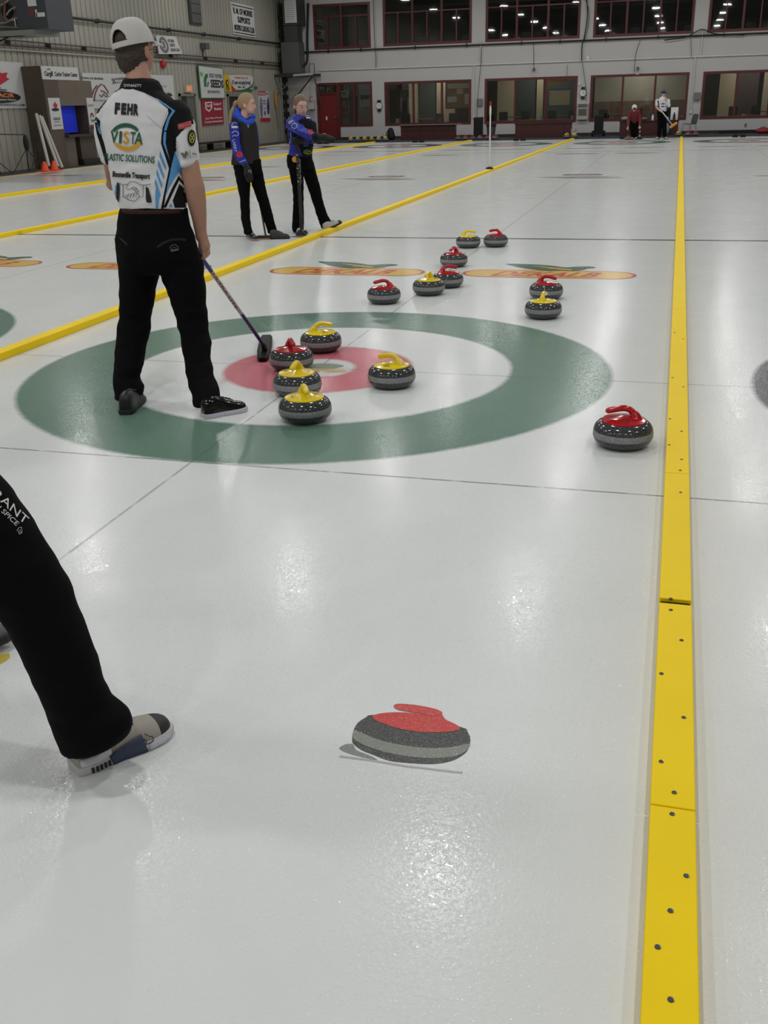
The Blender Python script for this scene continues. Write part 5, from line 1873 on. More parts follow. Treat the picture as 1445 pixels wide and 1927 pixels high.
# torso, arms and legs under the clothes
bodyv = list(hv)
bodyv.append(sil([(205, 190, 345, 200, YM, 0.07), (208, 240, 338, 240, YM, 0.09), (222, 320, 335, 320, YM, 0.09), (236, 385, 336, 385, YM, 0.09), (232, 425, 350, 425, YM, 0.09), (236, 470, 360, 470, YM, 0.09)]))
arm_r = sil([(334, 225, 356, 222, YM + 0.01, 0.045), (338, 262, 366, 258, YM, 0.048), (341, 300, 371, 297, YM - 0.005, 0.047), (344, 330, 377, 328, YM, 0.045), (348, 352, 384, 350, YM + 0.01, 0.046), (353, 380, 387, 378, YM + 0.03, 0.044), (361, 408, 388, 407, YM + 0.05, 0.036), (367, 436, 388, 435, YM + 0.07, 0.027), (369, 450, 391, 448, YM + 0.075, 0.026)])
bodyv.append(arm_r)
bodyv.append(sil([(190, 235, 206, 235, YM, 0.04), (194, 280, 212, 280, YM + 0.01, 0.044), (197, 305, 214, 303, YM + 0.03, 0.044), (202, 335, 216, 330, YM + 0.06, 0.04), (207, 352, 224, 346, YM + 0.10, 0.036), (216, 352, 238, 342, YM + 0.17, 0.033)]))
# left forearm folds in front of the belly
bodyv.append(capsule_vf([P(212, 346, YM + 0.10), P(232, 340, YM + 0.18), P(256, 336, YM + 0.22)], [0.038, 0.032, 0.026]))
bodyv.append(capsule_vf([P(258, 336, YM + 0.22), P(274, 334, YM + 0.23)], [0.036, 0.030]))
for k, (dz, ll) in enumerate(((0.03, 0.065), (0.01, 0.072), (-0.01, 0.068), (-0.03, 0.055))):
    bodyv.append(finger(P(277, 334, YM + 0.23) + V((0, 0, dz)), (1, 0.1, 0), (0.5, 0.6, -0.2), (-0.3, 0.8, -0.3), ll, 0.009))
bodyv.append(finger(P(264, 330, YM + 0.22) + V((0, 0, 0.03)), (0.7, -0.2, 0.5), (0.9, 0.1, 0.1), (0.8, 0.4, -0.2), 0.06, 0.010))
# right hand round the broom: palm, four fingers, thumb
hw = P(380, 452, YM + 0.078)
palm_c = P(385, 464, YM + 0.09)
bodyv.append(ell_vf(palm_c, (0.026, 0.040, 0.045), 16, 12))
bodyv.append(capsule_vf([P(380, 444, YM + 0.075), P(385, 462, YM + 0.085)], [0.028, 0.033]))
for k in range(4):
    b = P(391, 462, YM + 0.125) + V((0.002 - 0.002 * k, -0.020 * k, -0.010 - 0.006 * k))
    bodyv.append(finger(b, (0.05, 0.0, -1), (-0.85, 0.0, -0.5), (-0.7, 0.0, 0.6), (0.078, 0.084, 0.080, 0.066)[k], (0.0098, 0.0100, 0.0096, 0.0086)[k]))
bodyv.append(finger(P(377, 456, YM + 0.12), (-0.3, 0.1, -1), (-0.05, -0.3, -1), (0.5, -0.5, -0.7), 0.062, 0.0108))
legL = [(228, 470, 292, 490, YM, 0.075), (232, 540, 284, 540, YM, 0.07), (234, 600, 276, 600, YM - 0.0, 0.06), (228, 660, 264, 660, YM - 0.08, 0.055), (228, 720, 254, 720, YM - 0.2, 0.045), (234, 755, 256, 752, -0.98, 0.04)]
legR = [(304, 490, 372, 480, YM, 0.075), (326, 560, 380, 560, YM, 0.07), (340, 620, 384, 620, YM - 0.02, 0.06), (350, 680, 388, 680, YM - 0.1, 0.055), (366, 735, 396, 735, -0.95, 0.042), (376, 765, 404, 762, -1.05, 0.036)]
bodyv += [sil(legL), sil(legR)]
body = solid('body', bodyv, SKIN2, 0.0055, 3, man)

# jersey
jv = [sil([(236, 150, 294, 156, YM, 0.070), (228, 164, 305, 170, YM, 0.085), (212, 180, 324, 186, YM, 0.095), (196, 200, 342, 204, YM, 0.105), (190, 230, 345, 232, YM, 0.115), (196, 262, 343, 264, YM, 0.12), (203, 292, 343, 294, YM, 0.118), (209, 325, 344, 327, YM, 0.115), (215, 358, 347, 360, YM, 0.115), (225, 380, 350, 382, YM, 0.115), (230, 395, 349, 396, YM, 0.112)], 28),
      sil([(322, 196, 342, 190, YM, 0.06), (326, 214, 355, 205, YM, 0.072), (332, 240, 364, 236, YM - 0.002, 0.074), (336, 268, 368, 262, YM - 0.004, 0.074), (339, 292, 370.5, 286, YM - 0.005, 0.073), (341, 313, 372, 308, YM - 0.005, 0.072)], 24),
      sil([(206, 188, 222, 196, YM, 0.06), (190, 205, 212, 212, YM, 0.068), (182, 228, 206, 232, YM, 0.07), (183, 255, 208, 256, YM + 0.01, 0.068), (188, 280, 211, 280, YM + 0.015, 0.064), (195, 306, 216, 304, YM + 0.02, 0.06)], 24)]
jersey = solid('jersey', jv, CLOTH_W, 0.008, 5, man, 0.006, 7.0, 3)
def recolour(o, mat, test):
    o.data.materials.append(mat)
    k = len(o.data.materials) - 1
    for f in o.data.polygons:
        d = f.center - CAM
        z = d.dot(FW)
        if test(722.5 + F_PX * d.dot(RT) / z, 963.5 - F_PX * d.dot(UP) / z):
            f.material_index = k


def interp(x, pts):
    for (a, b), (c, d) in zip(pts, pts[1:]):
        if a <= x <= c:
            return b + (d - b) * (x - a) / (c - a)
    return -1e9


def yoke_test(u, v):
    if u < 240:
        return v < interp(u, [(150, 236), (184, 213), (194.5, 198), (211.5, 177), (240, 160)]) - 0.5
    if u < 258:
        return v < 160
    if u <= 316:
        return v < interp(u, [(258, 160), (270, 174), (295, 186), (316, 205)]) - 2
    return v < (285 if u < 331 else 263 - (u - 329) * 1.03 - 2)


recolour(jersey, CLOTH_B, yoke_test)
# collar
cv = [sil([(234, 149, 297, 153, YM, 0.074), (230, 158, 302, 162, YM, 0.084), (227, 167, 306, 172, YM, 0.09)], 26)]
col_ = solid('collar', cv, CLOTH_B, 0.005, 2, man)
pr = Print(jersey)
# black shoulder yoke and side panel, right
sc5 = lambda pts: [(170 + x / 4.816, 20 + y / 4.816) for x, y in pts]
yoke = sc5([(400, 715), (480, 740), (600, 800), (705, 893), (718, 905), (700, 950), (655, 1060), (645, 1130), (640, 1200), (690, 1330), (715, 1420), (735, 1450), (768, 1290), (780, 1260), (765, 1170), (830, 1090), (890, 1040), (950, 1020), (930, 900), (860, 830), (740, 760), (640, 690), (560, 660), (430, 690)])
pr.poly([yoke], CLOTH_B)
sc4 = lambda pts: [(280 + x / 7.71, 170 + y / 7.71) for x, y in pts]
pr.poly([sc4([(190, 720), (180, 780), (292, 1130), (284, 1180), (190, 1640), (178, 1715), (216, 1715), (248, 1500), (306, 1240), (340, 1080), (372, 930), (330, 900)])], CLOTH_B)
pr.poly([sc5([(310, 690), (200, 755), (118, 858), (70, 930), (40, 1000), (10, 1000), (60, 900), (150, 760), (290, 660), (430, 660), (440, 700)])], CLOTH_B)
pr.poly([sc5([(55, 960), (90, 1000), (85, 1060), (105, 1140), (125, 1200), (160, 1350), (165, 1400), (140, 1385), (105, 1260), (60, 1120), (40, 1010)])], CLOTH_B)
pr.poly([sc5([(62, 1010), (88, 1080), (100, 1130), (80, 1110), (60, 1050)])], CLOTH_BL)
pr.poly([sc5([(715, 870), (770, 908), (718, 985), (690, 1085), (672, 1090), (668, 1080), (700, 970), (742, 910), (600, 800), (605, 795)])], CLOTH_BL)
pr.poly([sc5([(668, 1095), (688, 1100), (682, 1200), (720, 1360), (662, 1210), (660, 1150)])], CLOTH_BL)
# stripes, wedge and chevrons on the side
sc4 = lambda pts: [(280 + x / 7.71, 170 + y / 7.71) for x, y in pts]
pr.poly([sc4([(378, 880), (470, 1110), (505, 1275), (430, 1185), (300, 1400), (248, 1530), (270, 1380), (322, 1120), (360, 960)])], CLOTH_BL)
pr.poly([sc4([(430, 1240), (505, 1340), (505, 1380), (437, 1302), (250, 1700), (212, 1700), (330, 1430)])], CLOTH_B)
pr.poly([sc4([(442, 1355), (530, 1450), (545, 1600), (560, 1700), (375, 1705), (345, 1600)])], CLOTH_B)
pr.poly([sc4([(312, 1640), (330, 1655), (342, 1690), (292, 1695)])], CLOTH_BL)
for q in range(4):
    x0, y0 = 632 - 14 * q, 1270 + 82 * q
    w_ = 58 - 4 * q
    pr.poly([sc5([(x0, y0), (x0 + w_, y0 + 150), (x0 + w_ - 8, y0 + 178), (x0 - 6, y0 + 50)])], CLOTH_BL)
pr.poly([sc5([(595, 1598), (628, 1670), (612, 1795), (594, 1792), (588, 1690)])], CLOTH_BL)
pr.poly([sc5([(230, 1575), (246, 1600), (240, 1700), (222, 1690)])], CLOTH_BL)
pr.poly([sc5([(200, 1640), (250, 1700), (262, 1735), (235, 1715)])], CLOTH_B)
# raglan sleeve piping and the white cuff of the right sleeve stays jersey white
pr.stroke(sc5([(500, 760), (610, 820), (705, 893), (640, 1070)]), 0.5, M('seam_grey', (150, 152, 156), 0.7))
pr.stroke(sc5([(510, 950), (580, 1010), (645, 1070)]), 0.6, M('seam_grey', (150, 152, 156), 0.7))
pr.stroke(sc5([(830, 1345), (966, 1320)]), 0.5, M('seam_grey', (150, 152, 156), 0.7))
INK, VG, VO = M('ink_black', (18, 18, 20), 0.7), M('ink_green', (20, 86, 58), 0.7), M('ink_gold', (206, 154, 34), 0.7)
sp = lambda x, y: (170 + x / 4.816, 20 + y / 4.816)
for st_, a_, b_ in (('F', 222, 268), ('E', 280, 326), ('H', 334, 384), ('R', 391, 437)):
    pr.text(st_, sp(a_, 930 + (a_ - 222) * 0.06), sp(b_, 930 + (b_ - 222) * 0.06), 18.5, INK, 0.07)
# oval company mark
def arc(cx, cy, rx, ry, a0, a1, n=18):
    return [sp(cx + rx * math.cos(math.radians(a0 + (a1 - a0) * i / n)), cy - ry * math.sin(math.radians(a0 + (a1 - a0) * i / n))) for i in range(n + 1)]
pr.poly([arc(322, 1150, 142, 130, 150, 32) + arc(322, 1150, 118, 92, 32, 148)], VG)
pr.poly([arc(340, 1130, 146, 142, 212, 328) + arc(335, 1130, 120, 104, 328, 220)], VO)
for st, a, b, m in (('V', 182, 250, VG), ('I', 262, 284, VG), ('S', 296, 352, VO), ('T', 362, 408, VG), ('A', 400, 476, VG)):
    pr.text(st, sp(a, 1196 + (a - 182) * 0.06), sp(b, 1196 + (b - 182) * 0.06), 22.5, m, 0.015)
pr.text('PLASTIC SOLUTIONS', sp(128, 1352), sp(582, 1382), 12.5, VG, 0.02)
pr.text('Bonneville Transport', sp(205, 1502), sp(540, 1524), 9.6, INK, 0.045)
# handshake drawing
st = lambda pts, w_=0.9: pr.stroke(sc5(pts), w_, INK, 'emblem')
st([(242, 1556), (270, 1566), (300, 1580), (345, 1572), (360, 1552), (395, 1550), (430, 1560), (455, 1580), (500, 1582), (550, 1572)])
st([(300, 1580), (300, 1690), (318, 1690), (345, 1712), (368, 1720), (400, 1728), (425, 1712), (440, 1690), (480, 1686), (480, 1582)])
st([(345, 1572), (325, 1608), (345, 1622), (385, 1610), (410, 1632), (440, 1664), (448, 1690)])
for q in range(4):
    st([(318 + 26 * q, 1690 - 4 * q), (330 + 26 * q, 1664 - 6 * q), (345 + 26 * q, 1672 - 6 * q), (338 + 26 * q, 1700 - 2 * q)], 0.8)
    st([(375 + 18 * q, 1610 + 10 * q), (400 + 14 * q, 1596 + 12 * q), (425 + 8 * q, 1612 + 12 * q)], 0.7)
pr.poly([sc5([(246, 1560), (268, 1570), (270, 1640), (262, 1730), (240, 1700)])], INK, 'emblem')
pr.poly([sc5([(505, 1592), (530, 1610), (552, 1690), (558, 1740), (512, 1736), (506, 1700)])], INK, 'emblem')
# sleeve badges
sc4 = lambda pts: [(280 + x / 7.71, 170 + y / 7.71) for x, y in pts]
pr.poly([sc4([(425, 495), (600, 445), (612, 520), (440, 572)])], M('ink_pink', (196, 110, 112), 0.7), 'emblem')
pr.text('CLOVERDALE', (280 + 430 / 7.71, 170 + 525 / 7.71), (280 + 600 / 7.71, 170 + 478 / 7.71), 3.2, M('ink_red', (160, 30, 40), 0.7), 0.05)
pr.text('IRON WORKS', (280 + 438 / 7.71, 170 + 566 / 7.71), (280 + 600 / 7.71, 170 + 518 / 7.71), 3.2, M('ink_red', (160, 30, 40), 0.7), 0.05)
pr.poly([[(280 + (612 + 56 * math.cos(a)) / 7.71, 170 + (690 + 118 * math.sin(a)) / 7.71) for a in [2 * PI * i / 28 for i in range(28)]]], INK, 'emblem')
pr.stroke([(280 + (616 + 30 * math.cos(a)) / 7.71, 170 + (690 + 70 * math.sin(a)) / 7.71) for a in [2 * PI * i / 20 for i in range(20)]], 1.1, M('ink_yellow', (206, 186, 60), 0.7), 'emblem', True)
pr.stroke(sc4([(596, 640), (640, 740)]), 1.0, M('ink_yellow', (206, 186, 60), 0.7), 'emblem')
pr.stroke(sc4([(640, 640), (596, 740)]), 1.0, M('ink_yellow', (206, 186, 60), 0.7), 'emblem')
pr.poly([sc4([(465, 905), (500, 905), (520, 930), (530, 880), (560, 890), (575, 960), (550, 930), (540, 975), (510, 980)])], PGY, 'emblem')
pr.stroke(sc4([(582, 860), (590, 900), (598, 970)]), 1.0, M('ink_olive', (150, 140, 80), 0.7), 'emblem')
pr.text('Wes', (280 + 622 / 7.71, 170 + 935 / 7.71), (280 + 678 / 7.71, 170 + 932 / 7.71), 4.0, INK, 0.02)
pr2 = Print(col_)
pr2.text('DYNASTY', sp(306, 690), sp(464, 692), 5.0, PW, 0.01)

# trousers
tv_ = [sil([(229, 390, 350, 392, YM, 0.122), (226, 404, 352, 406, YM, 0.128), (222, 430, 359, 432, YM, 0.138), (220, 462, 368, 462, YM - 0.01, 0.145), (223, 492, 377, 490, YM - 0.005, 0.14), (226, 510, 379, 508, YM, 0.12)], 30),
       sil([(224, 490, 306, 506, YM, 0.110), (227, 521, 295, 522, YM, 0.105), (228, 560, 288, 560, YM, 0.098), (228, 596, 282, 596, YM - 0.01, 0.09), (221, 625, 281, 622, YM - 0.04, 0.088), (219, 650, 273, 648, YM - 0.08, 0.084), (218, 690, 268, 688, YM - 0.16, 0.082), (217, 712, 259, 710, YM - 0.2, 0.082), (217, 732, 268, 728, YM - 0.24, 0.085), (219, 748, 266, 744, YM - 0.27, 0.086)], 24),
       sil([(300, 500, 379, 490, YM, 0.110), (310, 528, 383, 522, YM, 0.105), (323, 560, 385, 556, YM, 0.098), (334, 596, 387, 592, YM - 0.01, 0.092), (341, 630, 390, 626, YM - 0.03, 0.09), (343, 648, 395, 644, YM - 0.05, 0.088), (349, 680, 395, 676, YM - 0.11, 0.083), (354, 712, 400, 708, YM - 0.18, 0.08), (364, 742, 410, 734, YM - 0.26, 0.082), (367, 762, 412, 754, YM - 0.31, 0.084)], 24)]
trs = solid('trousers', tv_, TROUSER, 0.0085, 4, man, 0.007, 6.5, 11)
pt_ = Print(trs)
ST = M('stitch_grey', (92, 92, 94), 0.8)
s3 = lambda pts: [(200 + x / 6.568, 420 + y / 6.568) for x, y in pts]
for dy in (0, 14):
    pt_.stroke(s3([(630, 288 + dy), (700, 240 + dy), (770, 208 + dy), (830, 194 + dy), (900, 192 + dy), (978, 200 + dy)]), 0.35, ST, 'pocket_stitching')
    pt_.stroke(s3([(160, 170 + dy), (200, 200 + dy), (260, 262 + dy)]), 0.35, ST, 'pocket_stitching')
pt_.stroke([(200 + (838 + 52 * math.cos(a)) / 6.568, 420 + (318 - 52 * math.sin(a)) / 6.568) for a in [PI * i / 12 for i in range(13)]], 1.1, ST, 'emblem')
pt_.stroke([(200 + (838 + 26 * math.cos(a)) / 6.568, 420 + (320 - 22 * math.sin(a)) / 6.568) for a in [PI * i / 12 for i in range(13)]], 0.9, ST, 'emblem')
pt_.poly([s3([(790, 325), (892, 318), (896, 335), (800, 352)])], ST, 'emblem')
# belt
solid('belt', [sil([(230, 391, 350, 393, YM, 0.130), (229.5, 398, 350.5, 400, YM, 0.131)], 30)], M('belt_brown', (52, 28, 18), 0.6, spec=0.2), 0.005, 1, man)
# cap
cc = hc + V((0.004, 0.0, 0.012))
yawM = math.radians(9)
rotC = Matrix.Rotation(-yawM, 3, 'Z') @ Matrix.Rotation(math.radians(5), 3, 'X') @ Matrix.Rotation(math.radians(-9), 3, 'Y')
CAPM = M('cap_white', (196, 194, 190), 0.8, var=0.05, vscale=60, bump=0.5, bscale=500)
n, m = 120, 56
vs, fs = [], []
RX, RY, RZ = 0.104, 0.122, 0.136
for k in range(m + 1):
    th = PI / 2 * (1 - k / m)
    for i in range(n):
        ph = 2 * PI * i / n
        zz = RZ * math.sin(th)
        cr = max(0.0, math.cos(th)) ** 0.66 if k else 0.0001
        vs.append(tuple(cc + rotC @ V((RX * cr * math.cos(ph), RY * cr * math.sin(ph), zz))))
def in_open(k, i):
    ph = 2 * PI * (i + 0.5) / n - 1.5 * PI
    zz = math.sin(PI / 2 * (1 - (k + 0.5) / m)) * RZ - 0.026
    return zz > 0 and (ph / 0.50) ** 2 + (zz / 0.060) ** 2 < 1 and k < m
for k in range(m):
    for i in range(n):
        if in_open(k, i):
            continue
        j = (i + 1) % n
        fs.append((k * n + i, (k + 1) * n + i, (k + 1) * n + j, k * n + j))
cap_o = MB().add((vs, fs), CAPM).build('cap', man, True)
md = cap_o.modifiers.new('thick', 'SOLIDIFY')
md.thickness = 0.004
md.offset = -1
mb = MB()
bw_ = []
for k in range(7):              # brim
    t = k / 6
    row = []
    for i in range(13):
        a = math.radians(35 + 110 * i / 12)
        r = 1.0
        base = V((RX * 0.99 * math.cos(a), RY * 0.99 * math.sin(a), 0.006))
        out_ = V((RX * 0.92 * math.cos(a), RY * 0.99 * math.sin(a) + 0.088 * max(0.0, math.sin((a - math.radians(35)) / math.radians(110) * PI)) ** 0.5 + 0.0, 0.0 - 0.020 * abs(math.cos(a)) ** 1.5 - 0.006))
        row.append(cc + rotC @ base.lerp(out_, t))
    bw_ += row
fs = [(k * 13 + i, k * 13 + i + 1, (k + 1) * 13 + i + 1, (k + 1) * 13 + i) for k in range(6) for i in range(12)]
brim = mb.add((bw_, fs), CAPM).build('brim', cap_o, True)
md = brim.modifiers.new('thick', 'SOLIDIFY')
md.thickness = 0.005
MB().add(ell_vf(cc + rotC @ V((0, 0, RZ)), (0.008, 0.008, 0.004)), CAPM).build('button', cap_o, True)
# hair under the cap
hv2 = [ell_vf(TM(0, -0.012, 0.032), (0.088, 0.106, 0.100), 24, 16, rotM), ell_vf(TM(0, -0.020, -0.010), (0.086, 0.094, 0.080), 24, 16, rotM), ell_vf(TM(0, -0.058, -0.058), (0.066, 0.052, 0.062), 20, 14, rotM), ell_vf(TM(0, -0.050, -0.030), (0.078, 0.066, 0.07), 20, 14, rotM)]
hair = solid('hair', hv2, HAIRB, 0.006, 2, man, 0.006, 40.0, 5)
# trim the hair away from the face
bm = bmesh.new()
bm.from_mesh(hair.data)
inv = rotM.inverted()
cut = [f for f in bm.faces if (inv @ (f.calc_center_median() - TM(0, 0, 0))).y > 0.004 - 0.5 * min(0, (inv @ (f.calc_center_median() - TM(0, 0, 0))).z + 0.0) * 0.0]
bmesh.ops.delete(bm, geom=cut, context='FACES')
bm.to_mesh(hair.data)
bm.free()
MB().tube([TM(0.084, -0.006, -0.006), TM(0.083, 0.05, 0.002), TM(0.06, 0.093, 0.004)], 0.0025, black_m, 6).tube([TM(0.06, 0.095, 0.014), TM(0.02, 0.108, 0.014), TM(0.018, 0.108, -0.014), TM(0.055, 0.098, -0.014), TM(0.06, 0.095, 0.014)], 0.002, black_m, 6).build('glasses', man, True)
# shoes
sb, sg = M('shoe_black', (22, 22, 23), 0.45), M('patent_black', (14, 14, 15), 0.12)
shoe(man, G(236, 781), G(263, 752), (sb, M('sole_black', (26, 26, 27), 0.6), M('lace_grey', (80, 80, 82), 0.7)), h=0.105, wid=0.05)
shoe(man, G(382, 787), G(462, 771), (sg, M('sole_white', (190, 188, 200), 0.5), M('lace_black', (14, 14, 14), 0.6)), h=0.095, wid=0.050)

# his broom
bh = G(500, 655, 0.055)
hand_p = P(377, 482, YM + 0.09)
t = thing('curling_broom', (bh.x, bh.y, 0), 'blue and white broom with black head, held by the man in the white jersey', 'broom')
dirb = (hand_p - bh)
blue_s, white_s, navy_s = M('shaft_blue', (28, 62, 150), 0.3), M('shaft_white', (176, 168, 172), 0.3), M('shaft_navy', (26, 30, 96), 0.3)
for f0, f1, m, nm in ((0.0, 0.42, navy_s, 'lower_shaft'), (0.42, 0.86, white_s, 'middle_shaft'), (0.86, 1.06, blue_s, 'upper_shaft')):
    shaft = MB().cyl(bh + dirb * f0, bh + dirb * f1, 0.0125, m, 0.0125, 20).build(nm, t, True)
    if nm == 'middle_shaft':
        q = Print(shaft)
        q.text('ULTRA LITE', (400, 516), (444, 582), 4.0, DARK, 0.0)
    elif nm == 'lower_shaft':
        Print(shaft).text('BALANCE PLUS', (452, 594), (482, 636), 2.6, M('ink_pale_blue', (120, 150, 200), 0.6), 0.0)
h0, h1 = G(505, 630, 0.02), G(503, 682, 0.02)
h1 = V((-0.41, 0.08, 0.02))
h0 = V((-0.535, 0.62, 0.02)) if False else G(502, 634, 0.02)
ax = (h1 - h0)
sd = V((ax.y, -ax.x, 0)).normalized()
rings = []
for tt, wq, z1 in ((0, 0.6, 0.03), (0.06, 0.9, 0.045), (0.3, 1.0, 0.05), (0.5, 1.0, 0.052), (0.7, 1.0, 0.05), (0.94, 0.8, 0.04), (1.0, 0.5, 0.03)):
    c = h0 + ax * tt
    c.z = 0
    w_ = 0.045 * wq
    rings.append([c - sd * w_ + V((0, 0, 0.002)), c + sd * w_ + V((0, 0, 0.002)), c + sd * w_ + V((0, 0, z1 * 0.7)), c + sd * w_ * 0.7 + V((0, 0, z1)), c - sd * w_ * 0.7 + V((0, 0, z1)), c - sd * w_ + V((0, 0, z1 * 0.7))])
MB().add(rings_vf(rings), M('broom_black', (7, 7, 8), 0.5, spec=0.15)).build('broom_head', t, bevel=0.004)
MB().cyl(bh - V((0, 0, 0.03)), bh + dirb * 0.05, 0.02, black_m).build('swivel', t, True)

# ------------------------------------------------------------------ the near leg at the left edge
s3c = lambda x, y: (x / 3.211, 900 + y / 3.211)
YL = -4.06
w3 = thing('person', (0.5, -4.0, 0), 'person mostly out of frame at the left edge, black trousers and grey trainers', 'person')
hip = V((0.36, -4.02, 0.93))
kn2 = V((0.14, -3.78, 0.50))
tr = [sil([(s3c(392, 1612) + s3c(770, 1560) + (YL + 0.00, 0.075)), (s3c(372, 1560) + s3c(792, 1500) + (YL + 0.0, 0.075)), (s3c(330, 1470) + s3c(770, 1440) + (YL + 0.0, 0.072)), (s3c(300, 1380) + s3c(655, 1365) + (YL + 0.0, 0.07)), (s3c(268, 1290) + s3c(615, 1290) + (YL, 0.072)), (s3c(215, 1140) + s3c(570, 1140) + (YL, 0.075)), (s3c(150, 1000) + s3c(502, 975) + (YL, 0.078)), (s3c(85, 870) + s3c(445, 830) + (YL, 0.082)), (s3c(40, 805) + s3c(412, 735) + (YL, 0.085)), (s3c(-20, 770) + s3c(385, 650) + (YL, 0.088)), (s3c(-90, 720) + s3c(325, 528) + (YL, 0.09)), (s3c(-170, 640) + s3c(245, 420) + (YL, 0.095)), (s3c(-260, 540) + s3c(140, 260) + (YL, 0.10)), (s3c(-370, 420) + s3c(20, 95) + (YL + 0.0, 0.105)), (s3c(-520, 280) + s3c(-110, -70) + (YL + 0.02, 0.11))], 26)]
end1 = (P(*s3c(-520, 280), YL + 0.02) + P(*s3c(-110, -70), YL + 0.02)) / 2
hipc = end1 + (end1 - (P(*s3c(-370, 420), YL) + P(*s3c(20, 95), YL)) / 2) * 1.0
pel = hipc + V((-0.10, 0.06, 0.06))
tr.append(capsule_vf([end1, hipc, pel], [0.10, 0.13, 0.15]))
foot2 = V((0.02, -3.62, 0.0))
knee2 = (pel + foot2) / 2 + V((0.03, 0.12, 0.0))
hip2 = pel + V((-0.09, 0.08, -0.05))
knee2 = hip2.lerp(foot2, 0.5) + V((-0.05, 0.06, 0.03))
tr.append(capsule_vf([pel, hip2, knee2, foot2 + V((-0.05, 0.03, 0.12))], [0.15, 0.115, 0.075, 0.075]))
tro = solid('trousers', tr, TROUSER, 0.0075, 5, w3, 0.006, 6.0, 4)
# body under and above the trousers
chest = pel + V((-0.02, 0.02, 0.42))
hd = pel + V((0.0, 0.04, 0.74))
hvv, T3, rot3 = head_vols(hd, math.radians(20), 1.0, 0, 0, chest + V((0, 0, 0.08)), 0.055)
hipL = (P(*s3c(0, 770), YL) + P(*s3c(385, 650), YL)) / 2
ank = (P(*s3c(450, 1560), YL) + P(*s3c(720, 1540), YL)) / 2
bv_ = hvv + [capsule_vf([pel, chest - V((0, 0, 0.1)), chest], [0.12, 0.12, 0.13]),
             capsule_vf([pel, hipL, ank, ank + V((0, 0, 0.0))], [0.09, 0.055, 0.036, 0.030]), capsule_vf([pel, knee2, foot2 + V((-0.05, 0.03, 0.08))], [0.09, 0.05, 0.035])]
for sx in (-1, 1):
    sh_ = chest + V((sx * 0.17, 0, 0.03))
    el = sh_ + V((-0.03, -0.04, -0.28))
    wr = el + V((-0.10, -0.08, -0.18))
    bv_.append(capsule_vf([sh_, el, wr], [0.05, 0.04, 0.028]))
    bv_.append(ell_vf(wr + V((-sx * 0.01, 0.05, -0.01)), (0.022, 0.045, 0.036)))
    for k in range(4):
        bv_.append(finger(wr + V((-sx * 0.01, 0.085, 0.02 - 0.018 * k)), (-sx * 0.2, 1, -0.1), (-sx * 0.7, 0.5, -0.2), (-sx, -0.2, -0.2), 0.07, 0.009))
    bv_.append(finger(wr + V((-sx * 0.02, 0.03, 0.03)), (-sx * 0.6, 0.7, 0.4), (-sx * 0.5, 0.9, 0), (-sx * 0.3, 1, -0.2), 0.06, 0.010))
solid('body', bv_, SKIN, 0.008, 3, w3)
solid('jacket', [capsule_vf([pel + V((0, 0, 0.02)), chest - V((0, 0, 0.1)), chest], [0.155, 0.15, 0.16]), capsule_vf([chest + V((-0.17, 0, 0.03)), chest + V((-0.20, -0.04, -0.25)), chest + V((-0.30, -0.12, -0.42))], [0.07, 0.055, 0.045]), capsule_vf([chest + V((0.17, 0, 0.03)), chest + V((0.14, -0.04, -0.25)), chest + V((0.05, -0.11, -0.40))], [0.07, 0.055, 0.045])], M('jacket_blue', (24, 40, 130), 0.7), 0.009, 4, w3, 0.004)
hair_cap('hair', T3, rot3, 1.0, HAIRL, w3)
p3 = Print(tro)
p3.text('RESTAURANT', (-95, 856), (47, 988), 16, PW, 0.0, up=(0.5, -0.82))
p3.text('CUISIN SPICE', (-40, 925), (30, 990), 9.0, PW, 0.0, up=(0.72, -0.66))
p3.stroke([s3c(*q) for q in ((100, 318), (112, 300), (128, 296), (130, 312), (112, 318), (108, 328), (124, 326), (132, 318), (130, 330), (118, 338), (112, 332))], 0.8, PW, 'emblem')
# trainer
TG, TW_, TN, TB = M('trainer_grey', (168, 162, 152), 0.7, var=0.1, vscale=200, bump=0.5, bscale=900), M('trainer_white', (196, 196, 204), 0.5), M('trainer_navy', (52, 60, 84), 0.55), M('trainer_toe', (38, 38, 38), 0.6)
heel, toe = G(140, 1452), G(318, 1372)
heel.z = toe.z = 0
sh_o = shoe(w3, heel, toe, (TG, M('trainer_sole', (188, 186, 190), 0.5)), h=0.098, wid=0.050, name='trainer', toe_mat=TB)
bvs = Print(sh_o, 5)
dgx = bpy.context.evaluated_depsgraph_get()
f = (toe - heel).normalized(); Ls = (toe - heel).length; side = V((f.y, -f.x, 0)); upv = V((0, 0, 1))
def on_shoe(t_, z, o_=0.004, w=None):
    prof = [(0.0, 0.55), (0.04, 0.72), (0.16, 0.84), (0.30, 0.80), (0.42, 0.78), (0.55, 0.88), (0.70, 1.0), (0.84, 0.95), (0.94, 0.74), (1.0, 0.38)]
    for (a, wa), (b, wb) in zip(prof, prof[1:]):
        if a <= t_ <= b:
            wq = wa + (wb - wa) * (t_ - a) / (b - a)
    hq = 1.0 if t_ < 0.35 else max(0.3, 1.0 - (t_ - 0.35) * 1.25)
    q = min(0.97, max(0, (z - 0.018) / (0.098 * hq)))
    return heel + f * (Ls * t_) + side * (0.050 * wq * (1 - q ** 2.4) ** 0.5 * 1.02 + o_) + upv * z
